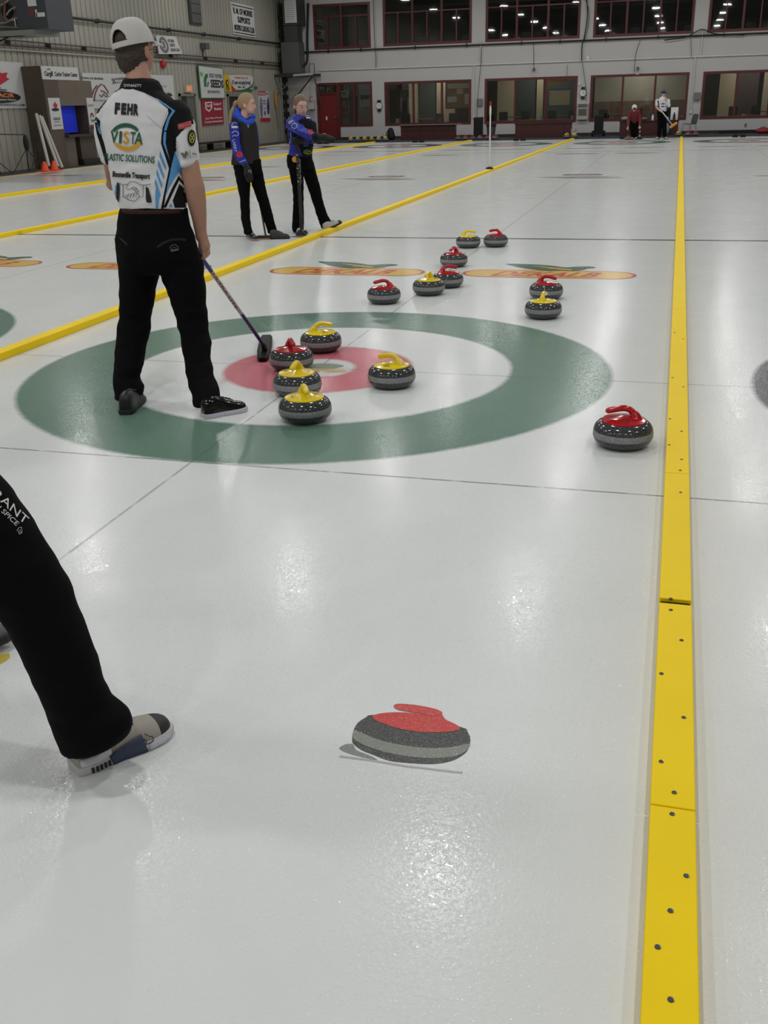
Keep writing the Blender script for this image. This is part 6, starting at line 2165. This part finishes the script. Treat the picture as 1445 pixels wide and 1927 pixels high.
def patch(name, rows, mat, o_=0.005):
    vs = [on_shoe(t_, z, o_) for r in rows for t_, z in r]
    k = len(rows[0])
    fs = [(i * k + j, i * k + j + 1, (i + 1) * k + j + 1, (i + 1) * k + j) for i in range(len(rows) - 1) for j in range(k - 1)]
    o = MB().add((vs, fs), mat).build(name, sh_o, True)
    md = o.modifiers.new('thick', 'SOLIDIFY')
    md.thickness = 0.003
    md.offset = 1
patch('side_strap', [[(0.32 + 0.34 * i / 8 - 0.008 * j, 0.002 + (0.030 + 0.024 * i / 8) * j / 4) for j in range(5)] for i in range(9)], TN, 0.006)
patch('heel_counter', [[(0.02 + 0.30 * i / 6, 0.026 + 0.024 * j / 3) for j in range(4)] for i in range(7)], TW_, 0.004)
patch('forefoot_rim', [[(0.68 + 0.26 * i / 6, 0.004 + 0.018 * j / 3) for j in range(4)] for i in range(7)], TW_, 0.006)
for k in range(5):
    patch('sole_slot', [[(0.10 + 0.042 * k + 0.024 * i, 0.007 + 0.014 * j) for j in range(2)] for i in range(2)], M('slot_black', (22, 22, 22), 0.6), 0.008)
sw = [on_shoe(t_, z, 0.004) for t_, z in ((0.60, 0.048), (0.64, 0.040), (0.66, 0.030), (0.64, 0.026), (0.60, 0.030), (0.66, 0.024), (0.72, 0.026), (0.73, 0.036), (0.69, 0.044), (0.66, 0.052))]
MB().tube(spline(sw, 4), 0.0012, DARK, 6).build('emblem', sh_o)
for k in range(3):
    c = heel + f * (Ls * (0.46 + 0.07 * k))
    MB().tube(spline([c - side * 0.03 + upv * (0.088 - 0.008 * k), c + upv * (0.104 - 0.011 * k), c + side * 0.032 + upv * (0.082 - 0.010 * k)], 4), 0.0032, M('lace_navy', (24, 26, 44), 0.7), 8).build('lace', sh_o)
shoe(w3, V((-0.02, -3.72, 0.0)), V((0.215, -3.54, 0.03)), (M('shoe_dark_grey', (84, 84, 86), 0.6), M('sole_black', (26, 26, 27), 0.6)), h=0.085, wid=0.048)

# ------------------------------------------------------------------ the woman with the ponytail
VEST = M('vest_charcoal', (40, 39, 38), 0.8, spec=0.25, var=0.1)
ROYAL = M('jacket_royal', (16, 34, 150), 0.6, var=0.06)
ROYAL2 = M('hood_blue', (24, 70, 190), 0.65, var=0.06)
GLOVE = M('glove_black', (26, 26, 28), 0.7, spec=0.3, bump=0.3, bscale=200)
FAIR = M('skin_fair', (204, 160, 144), 0.55, var=0.04, vscale=40)
Y1 = 6.35
w1 = thing('person', (-2.95, 6.3, 0), 'blonde woman with a ponytail in charcoal vest over blue sleeves, standing side-on', 'person')
hc1 = P(464.5, 196.5, Y1)
yaw1 = math.radians(80)
hv, T1, r1 = head_vols(hc1, yaw1, 1.02, -0.05, 0.0, P(459, 228, Y1), 0.050)
arm1 = [(432, 232, 448, 231, 6.22, 0.05), (432, 250, 451, 249, 6.2, 0.048), (434, 268, 452, 267, 6.2, 0.046), (438, 286, 456, 284, 6.2, 0.044), (445, 300, 461, 296, 6.2, 0.040), (453, 310, 468, 306, 6.2, 0.034)]
b1 = list(hv) + [sil([(441, 226, 478, 228, Y1, 0.10), (440, 260, 482, 260, Y1, 0.10), (443, 296, 484, 296, Y1, 0.10), (443, 318, 488, 316, Y1, 0.10)]),
                 sil([(435 + 0, 236, 446, 235, 6.22, 0.035), (436, 268, 449, 267, 6.2, 0.034), (441, 286, 453, 284, 6.2, 0.032), (455, 309, 466, 306, 6.2, 0.027), (460, 318, 471, 316, 6.2, 0.024)])]
legA1 = [(441, 316, 470, 318, 6.3, 0.085), (443, 330, 471, 332, 6.3, 0.085), (448, 354, 470, 354, 6.3, 0.07), (452, 372, 469, 374, 6.3, 0.062), (453, 389, 469.5, 391, 6.29, 0.065), (454, 412, 470, 412, 6.26, 0.06), (459, 432, 473, 431, 6.22, 0.055), (460, 440, 475.5, 438, 6.21, 0.06)]
legB1 = [(464, 314, 491, 311, 6.42, 0.09), (469, 332, 495, 330, 6.42, 0.085), (476, 352, 499, 350, 6.42, 0.07), (483, 372, 504, 370, 6.42, 0.062), (488, 386, 507, 382, 6.42, 0.062), (493, 404, 512, 401, 6.42, 0.06), (501, 426, 517, 422, 6.42, 0.056), (505, 439, 521, 433, 6.42, 0.06)]
def inset(rows, q=0.72):
    out = []
    for r in rows:
        cu, cv = (r[0] + r[2]) / 2, (r[1] + r[3]) / 2
        out.append((cu + (r[0] - cu) * q, cv + (r[1] - cv) * q, cu + (r[2] - cu) * q, cv + (r[3] - cv) * q, r[4], r[5] * q))
    return out
b1 += [sil(inset(legA1)), sil(inset(legB1))]
# hands inside the mittens still have their fingers
def hand_vols(w, d, side_, l=0.16):
    d, side_ = V(d).normalized(), V(side_).normalized()
    up_ = side_.cross(d).normalized()
    out = [ell_vf(w + d * l * 0.25, (0.024, 0.024, 0.044), 12, 10), capsule_vf([w, w + d * l * 0.35], [0.022, 0.026])]
    for k in range(4):
        out.append(finger(w + d * l * 0.42 + side_ * (0.027 - 0.018 * k), d * 1.0 + up_ * 0.1, d + up_ * -0.3, d + up_ * -0.7, l * (0.42, 0.46, 0.43, 0.34)[k], 0.008))
    out.append(finger(w + d * l * 0.12 + side_ * 0.024, d * 0.5 + side_ * 0.8, d + side_ * 0.2, d, l * 0.36, 0.009))
    return out
w1h = P(466, 316, 6.2)
b1 += hand_vols(w1h, P(470, 338, 6.2) - w1h, (0.3, -1, 0), 0.17)
solid('body', b1, FAIR, 0.0075, 2, w1)
face_parts(T1, r1, 1.0, w1)
# hair: shell plus ponytail
hair_cap('hair', T1, r1, 1.03, HAIRF, w1)
pt = [T1(0, -0.10, 0.02), T1(0, -0.135, 0.01), P(442, 200, Y1), P(436, 212, Y1 - 0.03), P(433.5, 226, Y1 - 0.06), P(432, 236, Y1 - 0.08)]
tl = tube_vf(spline(pt, 5), [0.024, 0.026, 0.028, 0.030, 0.030, 0.030, 0.030, 0.030, 0.030, 0.029, 0.029, 0.028, 0.028, 0.027, 0.026, 0.025, 0.024, 0.023, 0.022, 0.020, 0.018, 0.016, 0.014, 0.012, 0.009, 0.004][:len(spline(pt, 5))], 12)
MB().add(tl, HAIRF).build('ponytail', w1, True)
MB().add(ell_vf(T1(0, -0.112, 0.016), (0.028, 0.028, 0.026), 12, 8), black_m).build('hair_tie', w1, True)
# clothes
sl1 = solid('sleeve', [sil(arm1), sil([(476, 236, 483, 236, 6.5, 0.05), (478, 262, 487, 262, 6.5, 0.05), (480, 285, 487, 284, 6.45, 0.045), (478, 300, 486, 299, 6.4, 0.04)])], ROYAL, 0.008, 3, w1, 0.004, 9.0, 1)
hood = solid('hood', [capsule_vf([P(447, 207, Y1), P(447, 216, Y1), P(453, 222, Y1)], [0.045, 0.075, 0.06]), capsule_vf([P(446, 217, Y1), P(455, 226, Y1 - 0.07), P(466, 232, Y1 - 0.08), P(474, 228, Y1 - 0.05)], [0.05, 0.045, 0.035, 0.035]), capsule_vf([P(447, 215, Y1 + 0.03), P(459, 221, Y1 + 0.1), P(473, 226, Y1 + 0.04), P(477, 219, Y1 + 0.0)], [0.05, 0.05, 0.04, 0.030])], ROYAL2, 0.008, 3, w1, 0.004, 12, 2)
vest = solid('vest', [sil([(441, 222, 478, 226, Y1, 0.10), (439, 230, 482, 233, Y1, 0.115), (440, 245, 484, 247, Y1, 0.125), (440, 270, 485.5, 270, Y1, 0.125), (438, 290, 486, 290, Y1, 0.13), (436.5, 303, 488, 301, Y1, 0.135), (436.5, 310, 488.5, 307, Y1, 0.135)], 26)], VEST, 0.008, 3, w1, 0.006, 7, 4)
tr1 = solid('trousers', [sil([(439, 302, 490, 300, Y1, 0.12), (440, 314, 491, 312, Y1, 0.125), (443, 326, 492, 324, Y1, 0.12)], 24), sil(legA1), sil(legB1)], TROUSER, 0.0085, 3, w1, 0.005, 8, 6)
gl1 = solid('mitten', [capsule_vf([P(463, 312, 6.2), P(466, 320, 6.19), P(469.5, 336, 6.18)], [0.040, 0.052, 0.050]), capsule_vf([P(464, 320, 6.16), P(461.5, 329, 6.12)], [0.026, 0.022])], GLOVE, 0.007, 2, w1)
p_ = Print(sl1, 4)
WHT = M('ink_white', (196, 200, 206), 0.7)
s5 = lambda pts: [(350 + x / 8.028, 100 + y / 8.028) for x, y in pts]
p_.stroke(s5([(690, 1080), (735, 1045), (790, 1070), (800, 1130), (690, 1130), (690, 1080)]), 1.0, WHT, 'emblem')
p_.poly([s5([(695, 1100), (790, 1100), (790, 1125), (695, 1125)])], WHT, 'emblem')
p_.stroke(s5([(690, 1210), (730, 1175), (780, 1190), (795, 1230), (770, 1250), (720, 1240), (700, 1265)]), 1.0, WHT, 'emblem')
p_.text('Larry', (447, 264), (449, 288), 5.0, WHT, 0.0, up=(-0.3, -0.95)) if False else p_.text('LARRY', (437, 263), (441, 286), 5.5, WHT, 0.0, up=(1, -0.1))
PINK, POP = M('ink_pale_pink', (196, 150, 150), 0.7), M('poppy_red', (196, 24, 44), 0.6)
p_.poly([circ2d(450.5, 290.5, 5.6, 5.8, 18)], POP, 'poppy')
p_.poly([circ2d(450.5, 290.5, 1.7, 1.8, 12)], DARK, 'poppy_centre')
p_.stroke([(449, 306), (464, 300)], 1.0, WHT, 'cuff_line')
Print(vest, 4).stroke([(463, 233), (466, 237), (469, 233), (467, 241), (466, 233)], 0.9, WHT, 'emblem')
Print(gl1, 3).stroke([(467, 324), (469, 320), (472, 321), (472, 326)], 0.8, WHT, 'emblem')
g = G(469, 453); g2 = G(484, 451)
shoe(w1, G(467, 446), G(482, 454), (sb, M('sole_pale', (150, 130, 130), 0.5), WHT), h=0.095, wid=0.045)
shoe(w1, G(508, 450), G(545, 449), (M('shoe_charcoal', (44, 44, 48), 0.6), M('sole_black', (26, 26, 27), 0.6), M('lace_black', (14, 14, 14), 0.6)), h=0.10, wid=0.045)
# her broom, standing behind her leg
bA, bB = G(500, 444, 0.04), P(481, 335, 6.72)
t = thing('curling_broom', (bA.x, bA.y, 0), 'black broom with a tan pad standing behind the legs of the ponytailed woman', 'broom')
MB().cyl(bA, bA + (bB - bA) * 1.0, 0.0125, black_m).build('shaft', t, True)
MB().box((bA.x - 0.10, bA.y - 0.035, 0.0), (bA.x + 0.07, bA.y + 0.035, 0.018), M('pad_tan', (170, 130, 84), 0.8)).build('pad', t, bevel=0.004)
MB().box((bA.x - 0.11, bA.y - 0.04, 0.018), (bA.x + 0.08, bA.y + 0.04, 0.045), black_m).build('broom_head', t, bevel=0.005)

# ------------------------------------------------------------------ the pointing woman with glasses
Y2 = 6.95
w2 = thing('person', (-2.55, 6.95, 0), 'woman with round glasses in a blue and black jacket pointing to the right', 'person')
hc2 = P(565.5, 199, Y2)
yaw2 = math.radians(133)
hv, T2, r2 = head_vols(hc2, yaw2, 1.04, -0.22, 0.0, P(566, 230, Y2 + 0.02), 0.048)
LL = [(542, 300, 570, 302, Y2, 0.085), (544, 318, 571, 320, Y2, 0.085), (549, 345, 571, 346, Y2, 0.072), (552, 366, 571, 367, Y2, 0.062), (551.5, 390, 571, 391, Y2 - 0.0, 0.062), (550.5, 412, 571.5, 412, Y2 - 0.0, 0.066), (550, 428, 571.5, 429, Y2 - 0.02, 0.075), (551, 435, 571, 435, Y2 - 0.02, 0.075)]
LR = [(562, 300, 588, 300, Y2 + 0.03, 0.09), (567, 318, 592, 315, Y2 + 0.08, 0.085), (574, 338, 597, 334, Y2 + 0.15, 0.075), (580, 356, 602, 350, Y2 + 0.22, 0.066), (587, 376, 605.5, 370, Y2 + 0.28, 0.062), (593, 396, 611, 390, Y2 + 0.34, 0.062), (600, 416, 618, 408, Y2 + 0.38, 0.064), (605, 430, 624, 418, Y2 + 0.40, 0.068)]
sh2, el2, wr2, mt2 = P(547, 233, Y2 - 0.10), P(570, 249, Y2 - 0.30), P(600, 259, Y2 - 0.48), P(625, 262, Y2 - 0.58)
sh3, el3, wr3 = P(586, 236, Y2 + 0.05), P(590, 262, Y2 - 0.05), P(566, 264, Y2 - 0.24)
b2 = list(hv) + [sil([(548, 232, 586, 232, Y2, 0.075), (550, 260, 586, 260, Y2, 0.085), (552, 284, 584, 284, Y2, 0.08), (546, 305, 586, 304, Y2, 0.085)]),
                 sil(inset(LL)), sil(inset(LR)), capsule_vf([sh2, el2, wr2 + (mt2 - wr2) * 0.3], [0.042, 0.036, 0.026]), capsule_vf([sh3, el3, wr3], [0.042, 0.036, 0.026])]
b2 += hand_vols(wr2 + (mt2 - wr2) * 0.2, mt2 - wr2, (0, 0, 1), 0.17)
b2 += hand_vols(wr3, P(557, 265, Y2 - 0.24) - wr3, (0, 0, 1), 0.12)
solid('body', b2, FAIR, 0.0075, 2, w2)
face_parts(T2, r2, 1.02, w2, lips=(180, 90, 84), brow=(80, 62, 50))
hair_cap('hair', T2, r2, 1.04, HAIRL, w2)
# round glasses
for sx in (-1, 1):
    MB().tube([T2(sx * 0.033 + 0.026 * math.cos(a), 0.104, 0.000 + 0.022 * math.sin(a)) for a in [2 * PI * i / 20 for i in range(21)]], 0.0022, M('clear_frame', (190, 190, 186), 0.2), 6).tube([T2(sx * 0.058, 0.102, 0.004), T2(sx * 0.084, 0.03, 0.004), T2(sx * 0.086, -0.01, 0.0)], 0.0018, M('clear_frame', (190, 190, 186), 0.2), 6).build('glasses', w2, True)
jk = solid('jacket', [sil([(553, 216, 582, 218, Y2 + 0.02, 0.07), (545, 225, 588, 226, Y2, 0.09), (541, 236, 591, 236, Y2, 0.105), (543, 256, 592, 256, Y2, 0.115), (546, 274, 589, 274, Y2, 0.11), (544, 288, 587, 287, Y2, 0.11), (541, 300, 586, 300, Y2, 0.115)], 26),
                      capsule_vf([sh2, el2, P(592, 257.5, Y2 - 0.44)], [0.068, 0.060, 0.046]), capsule_vf([sh3, el3, P(574, 264, Y2 - 0.18)], [0.066, 0.056, 0.046])], ROYAL, 0.008, 3, w2, 0.006, 9, 9)
recolour(jk, CLOTH_B, lambda u, v: u > 578 and v > 228 and not (u < 591 and 236 + (u - 560) * 0.32 < v < 270))
jp = Print(jk, 4)
s6 = lambda pts: [(460 + x / 7.225, 165 + y / 7.225) for x, y in pts]
jp.poly([s6([(740, 440), (820, 400), (900, 360), (940, 460), (975, 600), (940, 640), (930, 600), (820, 560), (770, 530), (720, 480)])], CLOTH_B)
jp.poly([s6([(640, 610), (760, 650), (900, 700), (985, 640), (1040, 640), (960, 780), (915, 790), (905, 1010), (800, 980), (740, 800), (690, 760), (660, 690)])], CLOTH_B)
jp.poly([s6([(575, 560), (610, 600), (640, 700), (620, 790), (590, 700)])], CLOTH_B)
jp.poly([s6([(805, 690), (870, 700), (860, 780), (830, 800), (800, 770)])], ROYAL)
jp.stroke(s6([(870, 700), (858, 790), (800, 790)]), 0.7, WHT, 'piping')
jp.stroke(s6([(625, 610), (630, 690), (612, 790)]), 0.7, WHT, 'piping')
jp.stroke(s6([(820, 385), (905, 385)]), 0.9, WHT, 'emblem')
jp.poly([s6([(838, 400), (905, 400), (905, 424), (838, 418)])], WHT, 'emblem')
jp.poly([s6([(590, 470), (650, 435), (665, 455), (610, 500)])], M('ink_sage', (130, 150, 140), 0.7), 'emblem')
jp.stroke([(460 + (678 + 38 * math.cos(a)) / 7.225, 165 + (520 + 34 * math.sin(a)) / 7.225) for a in [2 * PI * i / 16 for i in range(16)]], 0.8, WHT, 'emblem', True)
jp.text('Larry', s6([(725, 575)])[0], s6([(850, 625)])[0], 5.2, M('ink_slate', (110, 130, 190), 0.7), 0.0)
jp.poly([circ2d(460 + 898 / 7.225, 165 + 602 / 7.225, 5.0, 5.0, 18)], POP, 'poppy')
jp.poly([circ2d(460 + 896 / 7.225, 165 + 600 / 7.225, 1.6, 1.6, 12)], DARK, 'poppy_centre')
jp.stroke([(591, 248), (590, 262)], 0.9, WHT, 'cuff_line')
jp.stroke([(460 + (860 + 52 * math.cos(a)) / 7.225, 165 + (875 + 28 * math.sin(a)) / 7.225) for a in [2 * PI * i / 18 for i in range(15)]], 0.9, M('ink_lime', (140, 190, 70), 0.7), 'emblem')
jp.text('Swift', s6([(835, 890)])[0], s6([(905, 870)])[0], 3.4, M('ink_lime', (140, 190, 70), 0.7), 0.0)
solid('trousers', [sil([(540.5, 291, 586.5, 291, Y2, 0.11), (540, 302, 588, 301, Y2, 0.12), (542, 316, 591, 314, Y2, 0.115)], 24), sil(LL), sil(LR)], TROUSER, 0.0085, 3, w2, 0.005, 8, 12)
bpy.data.objects[[o.name for o in w2.children if o.name.startswith('trousers')][0]]
tq = Print([o for o in w2.children if o.name.startswith('trousers')][0], 4)
tq.text('PRECISION GRAIN', (561, 300), (563.5, 345), 4.0, WHT, 0.0, up=(1, -0.05))
solid('mitten', [capsule_vf([P(602, 258, Y2 - 0.49), P(613, 259.5, Y2 - 0.54), P(626, 263.5, Y2 - 0.60)], [0.040, 0.048, 0.038])], GLOVE, 0.007, 2, w2)
solid('cuff', [capsule_vf([P(594, 257.5, Y2 - 0.45), P(600, 258.5, Y2 - 0.48)], [0.050, 0.044])], CLOTH_B, 0.007, 2, w2)
solid('glove', [capsule_vf([P(568, 264, Y2 - 0.22), P(557, 265, Y2 - 0.25)], [0.046, 0.052]), capsule_vf([P(557, 262, Y2 - 0.28), P(552, 270, Y2 - 0.29)], [0.028, 0.022])], GLOVE, 0.007, 2, w2)
shoe(w2, G(564, 432), G(566, 442), (M('shoe_white', (176, 172, 168), 0.6), M('sole_black', (26, 26, 27), 0.6), M('lace_black', (14, 14, 14), 0.6)), h=0.095, wid=0.050, toe_mat=M('toe_white', (190, 188, 184), 0.5)) if False else shoe(w2, G(561, 434) + V((-0.03, 0.10, 0)), G(566, 443), (M('shoe_white', (176, 172, 168), 0.6), M('sole_black', (26, 26, 27), 0.6), M('lace_black', (14, 14, 14), 0.6)), h=0.095, wid=0.050, toe_mat=M('toe_black', (28, 28, 30), 0.5))
hl = G(611, 436); tl2 = hl + V((0.20, 0.13, 0.10))
shoe(w2, hl, tl2, (M('shoe_white', (176, 172, 168), 0.6), M('sole_black', (26, 26, 27), 0.6), M('lace_black', (14, 14, 14), 0.6)), h=0.09, wid=0.045, toe_mat=M('toe_black', (28, 28, 30), 0.5))
# her two brooms
for k, (a, b, lab) in enumerate((((566.5, 439), (557, 262), 'black broom held upright by the pointing woman, pad by her white shoe'), ((568.5, 436), (560, 272), 'second thin black broom held beside the first by the pointing woman'))):
    A, B = G(a[0], a[1], 0.03) + V((0, 0.02 * k, 0)), P(b[0], b[1], Y2 - 0.27 + 0.03 * k)
    t = thing('curling_broom', (A.x, A.y, 0), lab, 'broom')
    MB().cyl(A, B + (B - A) * 0.02, 0.012, M('carbon_shaft', (30, 30, 32), 0.35)).build('shaft', t, True)
    d = (B - A)
    for q in range(5):
        c = A + d * (0.55 + q * 0.07)
        MB().cyl(c, c + d * 0.014, 0.0124, M('shaft_pale', (150, 150, 152), 0.5) if q % 2 == k else M('shaft_grey', (90, 90, 92), 0.4)).build('shaft_marking', t, True)
    MB().add(rings_vf([[(A.x - 0.07, A.y - 0.03, 0), (A.x + 0.07, A.y - 0.03, 0), (A.x + 0.07, A.y + 0.03, 0), (A.x - 0.07, A.y + 0.03, 0)], [(A.x - 0.05, A.y - 0.02, 0.045), (A.x + 0.05, A.y - 0.02, 0.045), (A.x + 0.05, A.y + 0.02, 0.045), (A.x - 0.05, A.y + 0.02, 0.045)]]), black_m).build('broom_head', t, bevel=0.005)
c = P(555, 300, Y2 - 0.2)
o = MB().cyl(c + V((0, -0.012, 0)), c + V((0, 0.012, 0)), 0.036, M('orange_disc', (226, 150, 30), 0.5), n=24).build('stopwatch', w2, True)

# ------------------------------------------------------------------ the two far players
def simple_hand(c, d):
    d = V(d).normalized()
    out = [ell_vf(c, (0.03, 0.03, 0.04), 10, 8)]
    s_ = V((d.y, -d.x, 0.01)).normalized()
    for k in range(4):
        out.append(finger(c + d * 0.02 + s_ * (0.024 - 0.016 * k), d, d + V((0, 0, -0.3)), d + V((0, 0, -0.8)), 0.07, 0.009))
    out.append(finger(c + s_ * 0.03, d + s_, d, d, 0.06, 0.01))
    return out
YA = 38.7
w4 = thing('person', (0.35, 38.8, 0), 'far player bending down in a dark red top and white helmet, gripping a red-handled stone', 'person')
hA = P(1193.5, 204, YA - 0.25)
hv, TA, rA = head_vols(hA, PI - 0.1, 1.0, -0.5, 0.0, P(1194, 212, YA), 0.06)
bA_ = hv + [capsule_vf([P(1194, 212, YA - 0.05), P(1194, 228, YA + 0.12)], [0.13, 0.12])]
la = [(P(1190, 226, YA + 0.1), P(1189, 242, YA - 0.02), P(1190.5, 257, YA)), (P(1198, 226, YA + 0.1), P(1198, 242, YA - 0.02), P(1196, 257, YA))]
for q in la:
    bA_.append(capsule_vf(q, [0.07, 0.05, 0.04]))
aa = [(P(1186, 210, YA - 0.05), P(1183, 224, YA - 0.1), P(1181.5, 238, YA - 0.25)), (P(1202, 210, YA - 0.05), P(1204, 223, YA - 0.05), P(1203.5, 236, YA - 0.15))]
for q in aa:
    bA_.append(capsule_vf(q, [0.05, 0.04, 0.03]))
    bA_ += simple_hand(q[2] + V((0, 0, -0.05)), (0, -0.3, -1))
solid('body', bA_, FAIR, 0.014, 2, w4)
face_parts(TA, rA, 1.0, w4)
MAR = M('top_maroon', (104, 24, 32), 0.7)
solid('jacket', [capsule_vf([P(1194, 212, YA - 0.05), P(1194.5, 226, YA + 0.10)], [0.19, 0.18])] + [capsule_vf((q[0], q[1], q[1].lerp(q[2], 0.85)), [0.08, 0.07, 0.055]) for q in aa], MAR, 0.015, 2, w4, 0.008, 6)
solid('trousers', [capsule_vf([P(1194.5, 226, YA + 0.12), P(1194.5, 232, YA + 0.1)], [0.16, 0.14])] + [capsule_vf((q[0], q[1], q[2] + V((0, 0, 0.02))), [0.12, 0.09, 0.075]) for q in la], TROUSER, 0.015, 2, w4)
MB().add(ell_vf(TA(0, -0.01, 0.045), (0.105, 0.12, 0.10), 20, 14, rA), M('helmet_white', (206, 206, 204), 0.4)).build('helmet', w4, True)
MB().add(ell_vf(TA(0, 0.045, 0.035), (0.07, 0.08, 0.07), 16, 12, rA), black_m).build('cap', w4, True)
for q, lx_ in ((la[0], -0.04), (la[1], 0.04)):
    x = q[2].x
    shoe(w4, (x, YA + 0.08, 0), (x + lx_, YA - 0.2, 0), (M('shoe_white', (176, 172, 168), 0.6), M('sole_black', (26, 26, 27), 0.6)), h=0.10, wid=0.05)
cs = P(1181.8, 256, YA - 0.3)
dup(protos['red'], (cs.x, YA - 0.32, 0), 1.4, 'red-handled stone under the hand of the bending far player')
x = P(1203.5, 256, YA - 0.2).x
t = thing('curling_broom', (x, YA - 0.2, 0), 'white and black striped broom held upright by the bending far player', 'broom')
z1 = P(1203.5, 238, YA - 0.2).z
for q in range(6):
    MB().cyl((x, YA - 0.2, 0.03 + (z1 - 0.03) * q / 6), (x, YA - 0.2, 0.03 + (z1 - 0.03) * (q + 1) / 6), 0.02, WHT if q % 2 else black_m, n=10).build('shaft', t)
MB().box((x - 0.11, YA - 0.24, 0), (x + 0.11, YA - 0.16, 0.06), black_m).build('broom_head', t, bevel=0.01)

YB2 = 38.3
w5 = thing('person', (1.45, 38.3, 0), 'far player standing in a white top and dark cap, hand at the mouth', 'person')
hB = P(1248.5, 176.5, YB2)
hv, TB_, rB = head_vols(hB, PI - 0.5, 1.0, 0, 0, P(1248, 187, YB2), 0.055)
LB = [(P(1242, 212, YB2), P(1241, 235, YB2 - 0.03), P(1240, 256, YB2)), (P(1249.5, 212, YB2), P(1250.5, 235, YB2 - 0.03), P(1250.5, 256, YB2))]
AB = [(P(1236.5, 190, YB2), P(1235, 202, YB2 - 0.03), P(1243.5, 210, YB2 - 0.22)), (P(1257, 190, YB2), P(1258.5, 199, YB2 - 0.1), P(1253, 186, YB2 - 0.2))]
bB_ = hv + [capsule_vf([P(1247, 193, YB2), P(1247, 210, YB2)], [0.13, 0.12])]
for q in LB:
    bB_.append(capsule_vf(q, [0.08, 0.055, 0.04]))
for q in AB:
    bB_.append(capsule_vf(q, [0.05, 0.042, 0.03]))
bB_ += simple_hand(AB[0][2] + V((0.02, -0.02, 0)), (1, -0.2, -0.4))
bB_ += simple_hand(AB[1][2] + V((-0.02, 0.02, 0.03)), (-0.6, 0.3, 0.8))
solid('body', bB_, FAIR, 0.014, 2, w5)
face_parts(TB_, rB, 1.0, w5)
jb = solid('jersey', [capsule_vf([P(1247, 189.5, YB2), P(1247.2, 206, YB2)], [0.165, 0.16]), capsule_vf((AB[0][0], AB[0][0].lerp(AB[0][1], 0.6)), [0.075, 0.065]), capsule_vf(AB[1][:2], [0.075, 0.062]), capsule_vf((AB[1][1], AB[1][1].lerp(AB[1][2], 0.5)), [0.062, 0.055])], CLOTH_W, 0.015, 2, w5, 0.008, 6)
jb_ = Print(jb, 3)
jb_.poly([[(1242.5, 194.5), (1252, 194), (1252, 196.2), (1242.5, 196.8)]], DARK, 'lettering')
jb_.poly([[(1243, 199.5), (1251, 199), (1251, 201.3), (1243, 202)]], DARK, 'lettering')
jb_.poly([[(1234, 186), (1239, 187), (1240.5, 198), (1242, 206), (1239, 206), (1238.5, 196)]], CLOTH_B)
jb_.poly([[(1240, 200), (1242, 208), (1240.5, 208)]], CLOTH_BL)
jb_.poly([[(1253, 200), (1254.5, 200), (1253.5, 208), (1252, 208)]], CLOTH_BL)
solid('trousers', [capsule_vf([P(1246, 209, YB2), P(1246, 214, YB2)], [0.155, 0.15])] + [capsule_vf((q[0], q[1], q[2] + V((0, 0, 0.02))), [0.12, 0.09, 0.08]) for q in LB], TROUSER, 0.015, 2, w5)
MB().add(ell_vf(TB_(0, -0.005, 0.045), (0.092, 0.11, 0.085), 18, 12, rB), M('cap_navy', (34, 42, 84), 0.7)).add(ell_vf(TB_(0, 0.12, 0.035), (0.06, 0.06, 0.012), 14, 8, rB), M('cap_navy', (34, 42, 84), 0.7)).build('cap', w5, True)
for q, d in ((LB[0], -0.12), (LB[1], 0.10)):
    x = q[2].x
    shoe(w5, (x, YB2 + 0.1, 0), (x + d, YB2 - 0.18, 0), (M('shoe_white', (176, 172, 168), 0.6), M('sole_black', (26, 26, 27), 0.6)), h=0.10, wid=0.055)
a, b = P(1244, 208, YB2 - 0.26), P(1266, 236.5, YB2 - 0.4)
t = thing('curling_broom', a, 'pale blue and white broom with orange pad held slanting by the standing far player', 'broom')
MB().cyl(a + (a - b) * 0.05, a.lerp(b, 0.5), 0.022, WHT, n=10).build('upper_shaft', t, True)
MB().cyl(a.lerp(b, 0.5), b, 0.022, M('shaft_pale_blue', (130, 160, 200), 0.4), n=10).build('lower_shaft', t, True)
MB().add(capsule_vf([b + V((-0.08, 0, -0.05)), b + V((0.12, 0, 0.09))], [0.05, 0.05])[0:2], M('pad_orange', (222, 140, 40), 0.7)).build('pad', t, True)
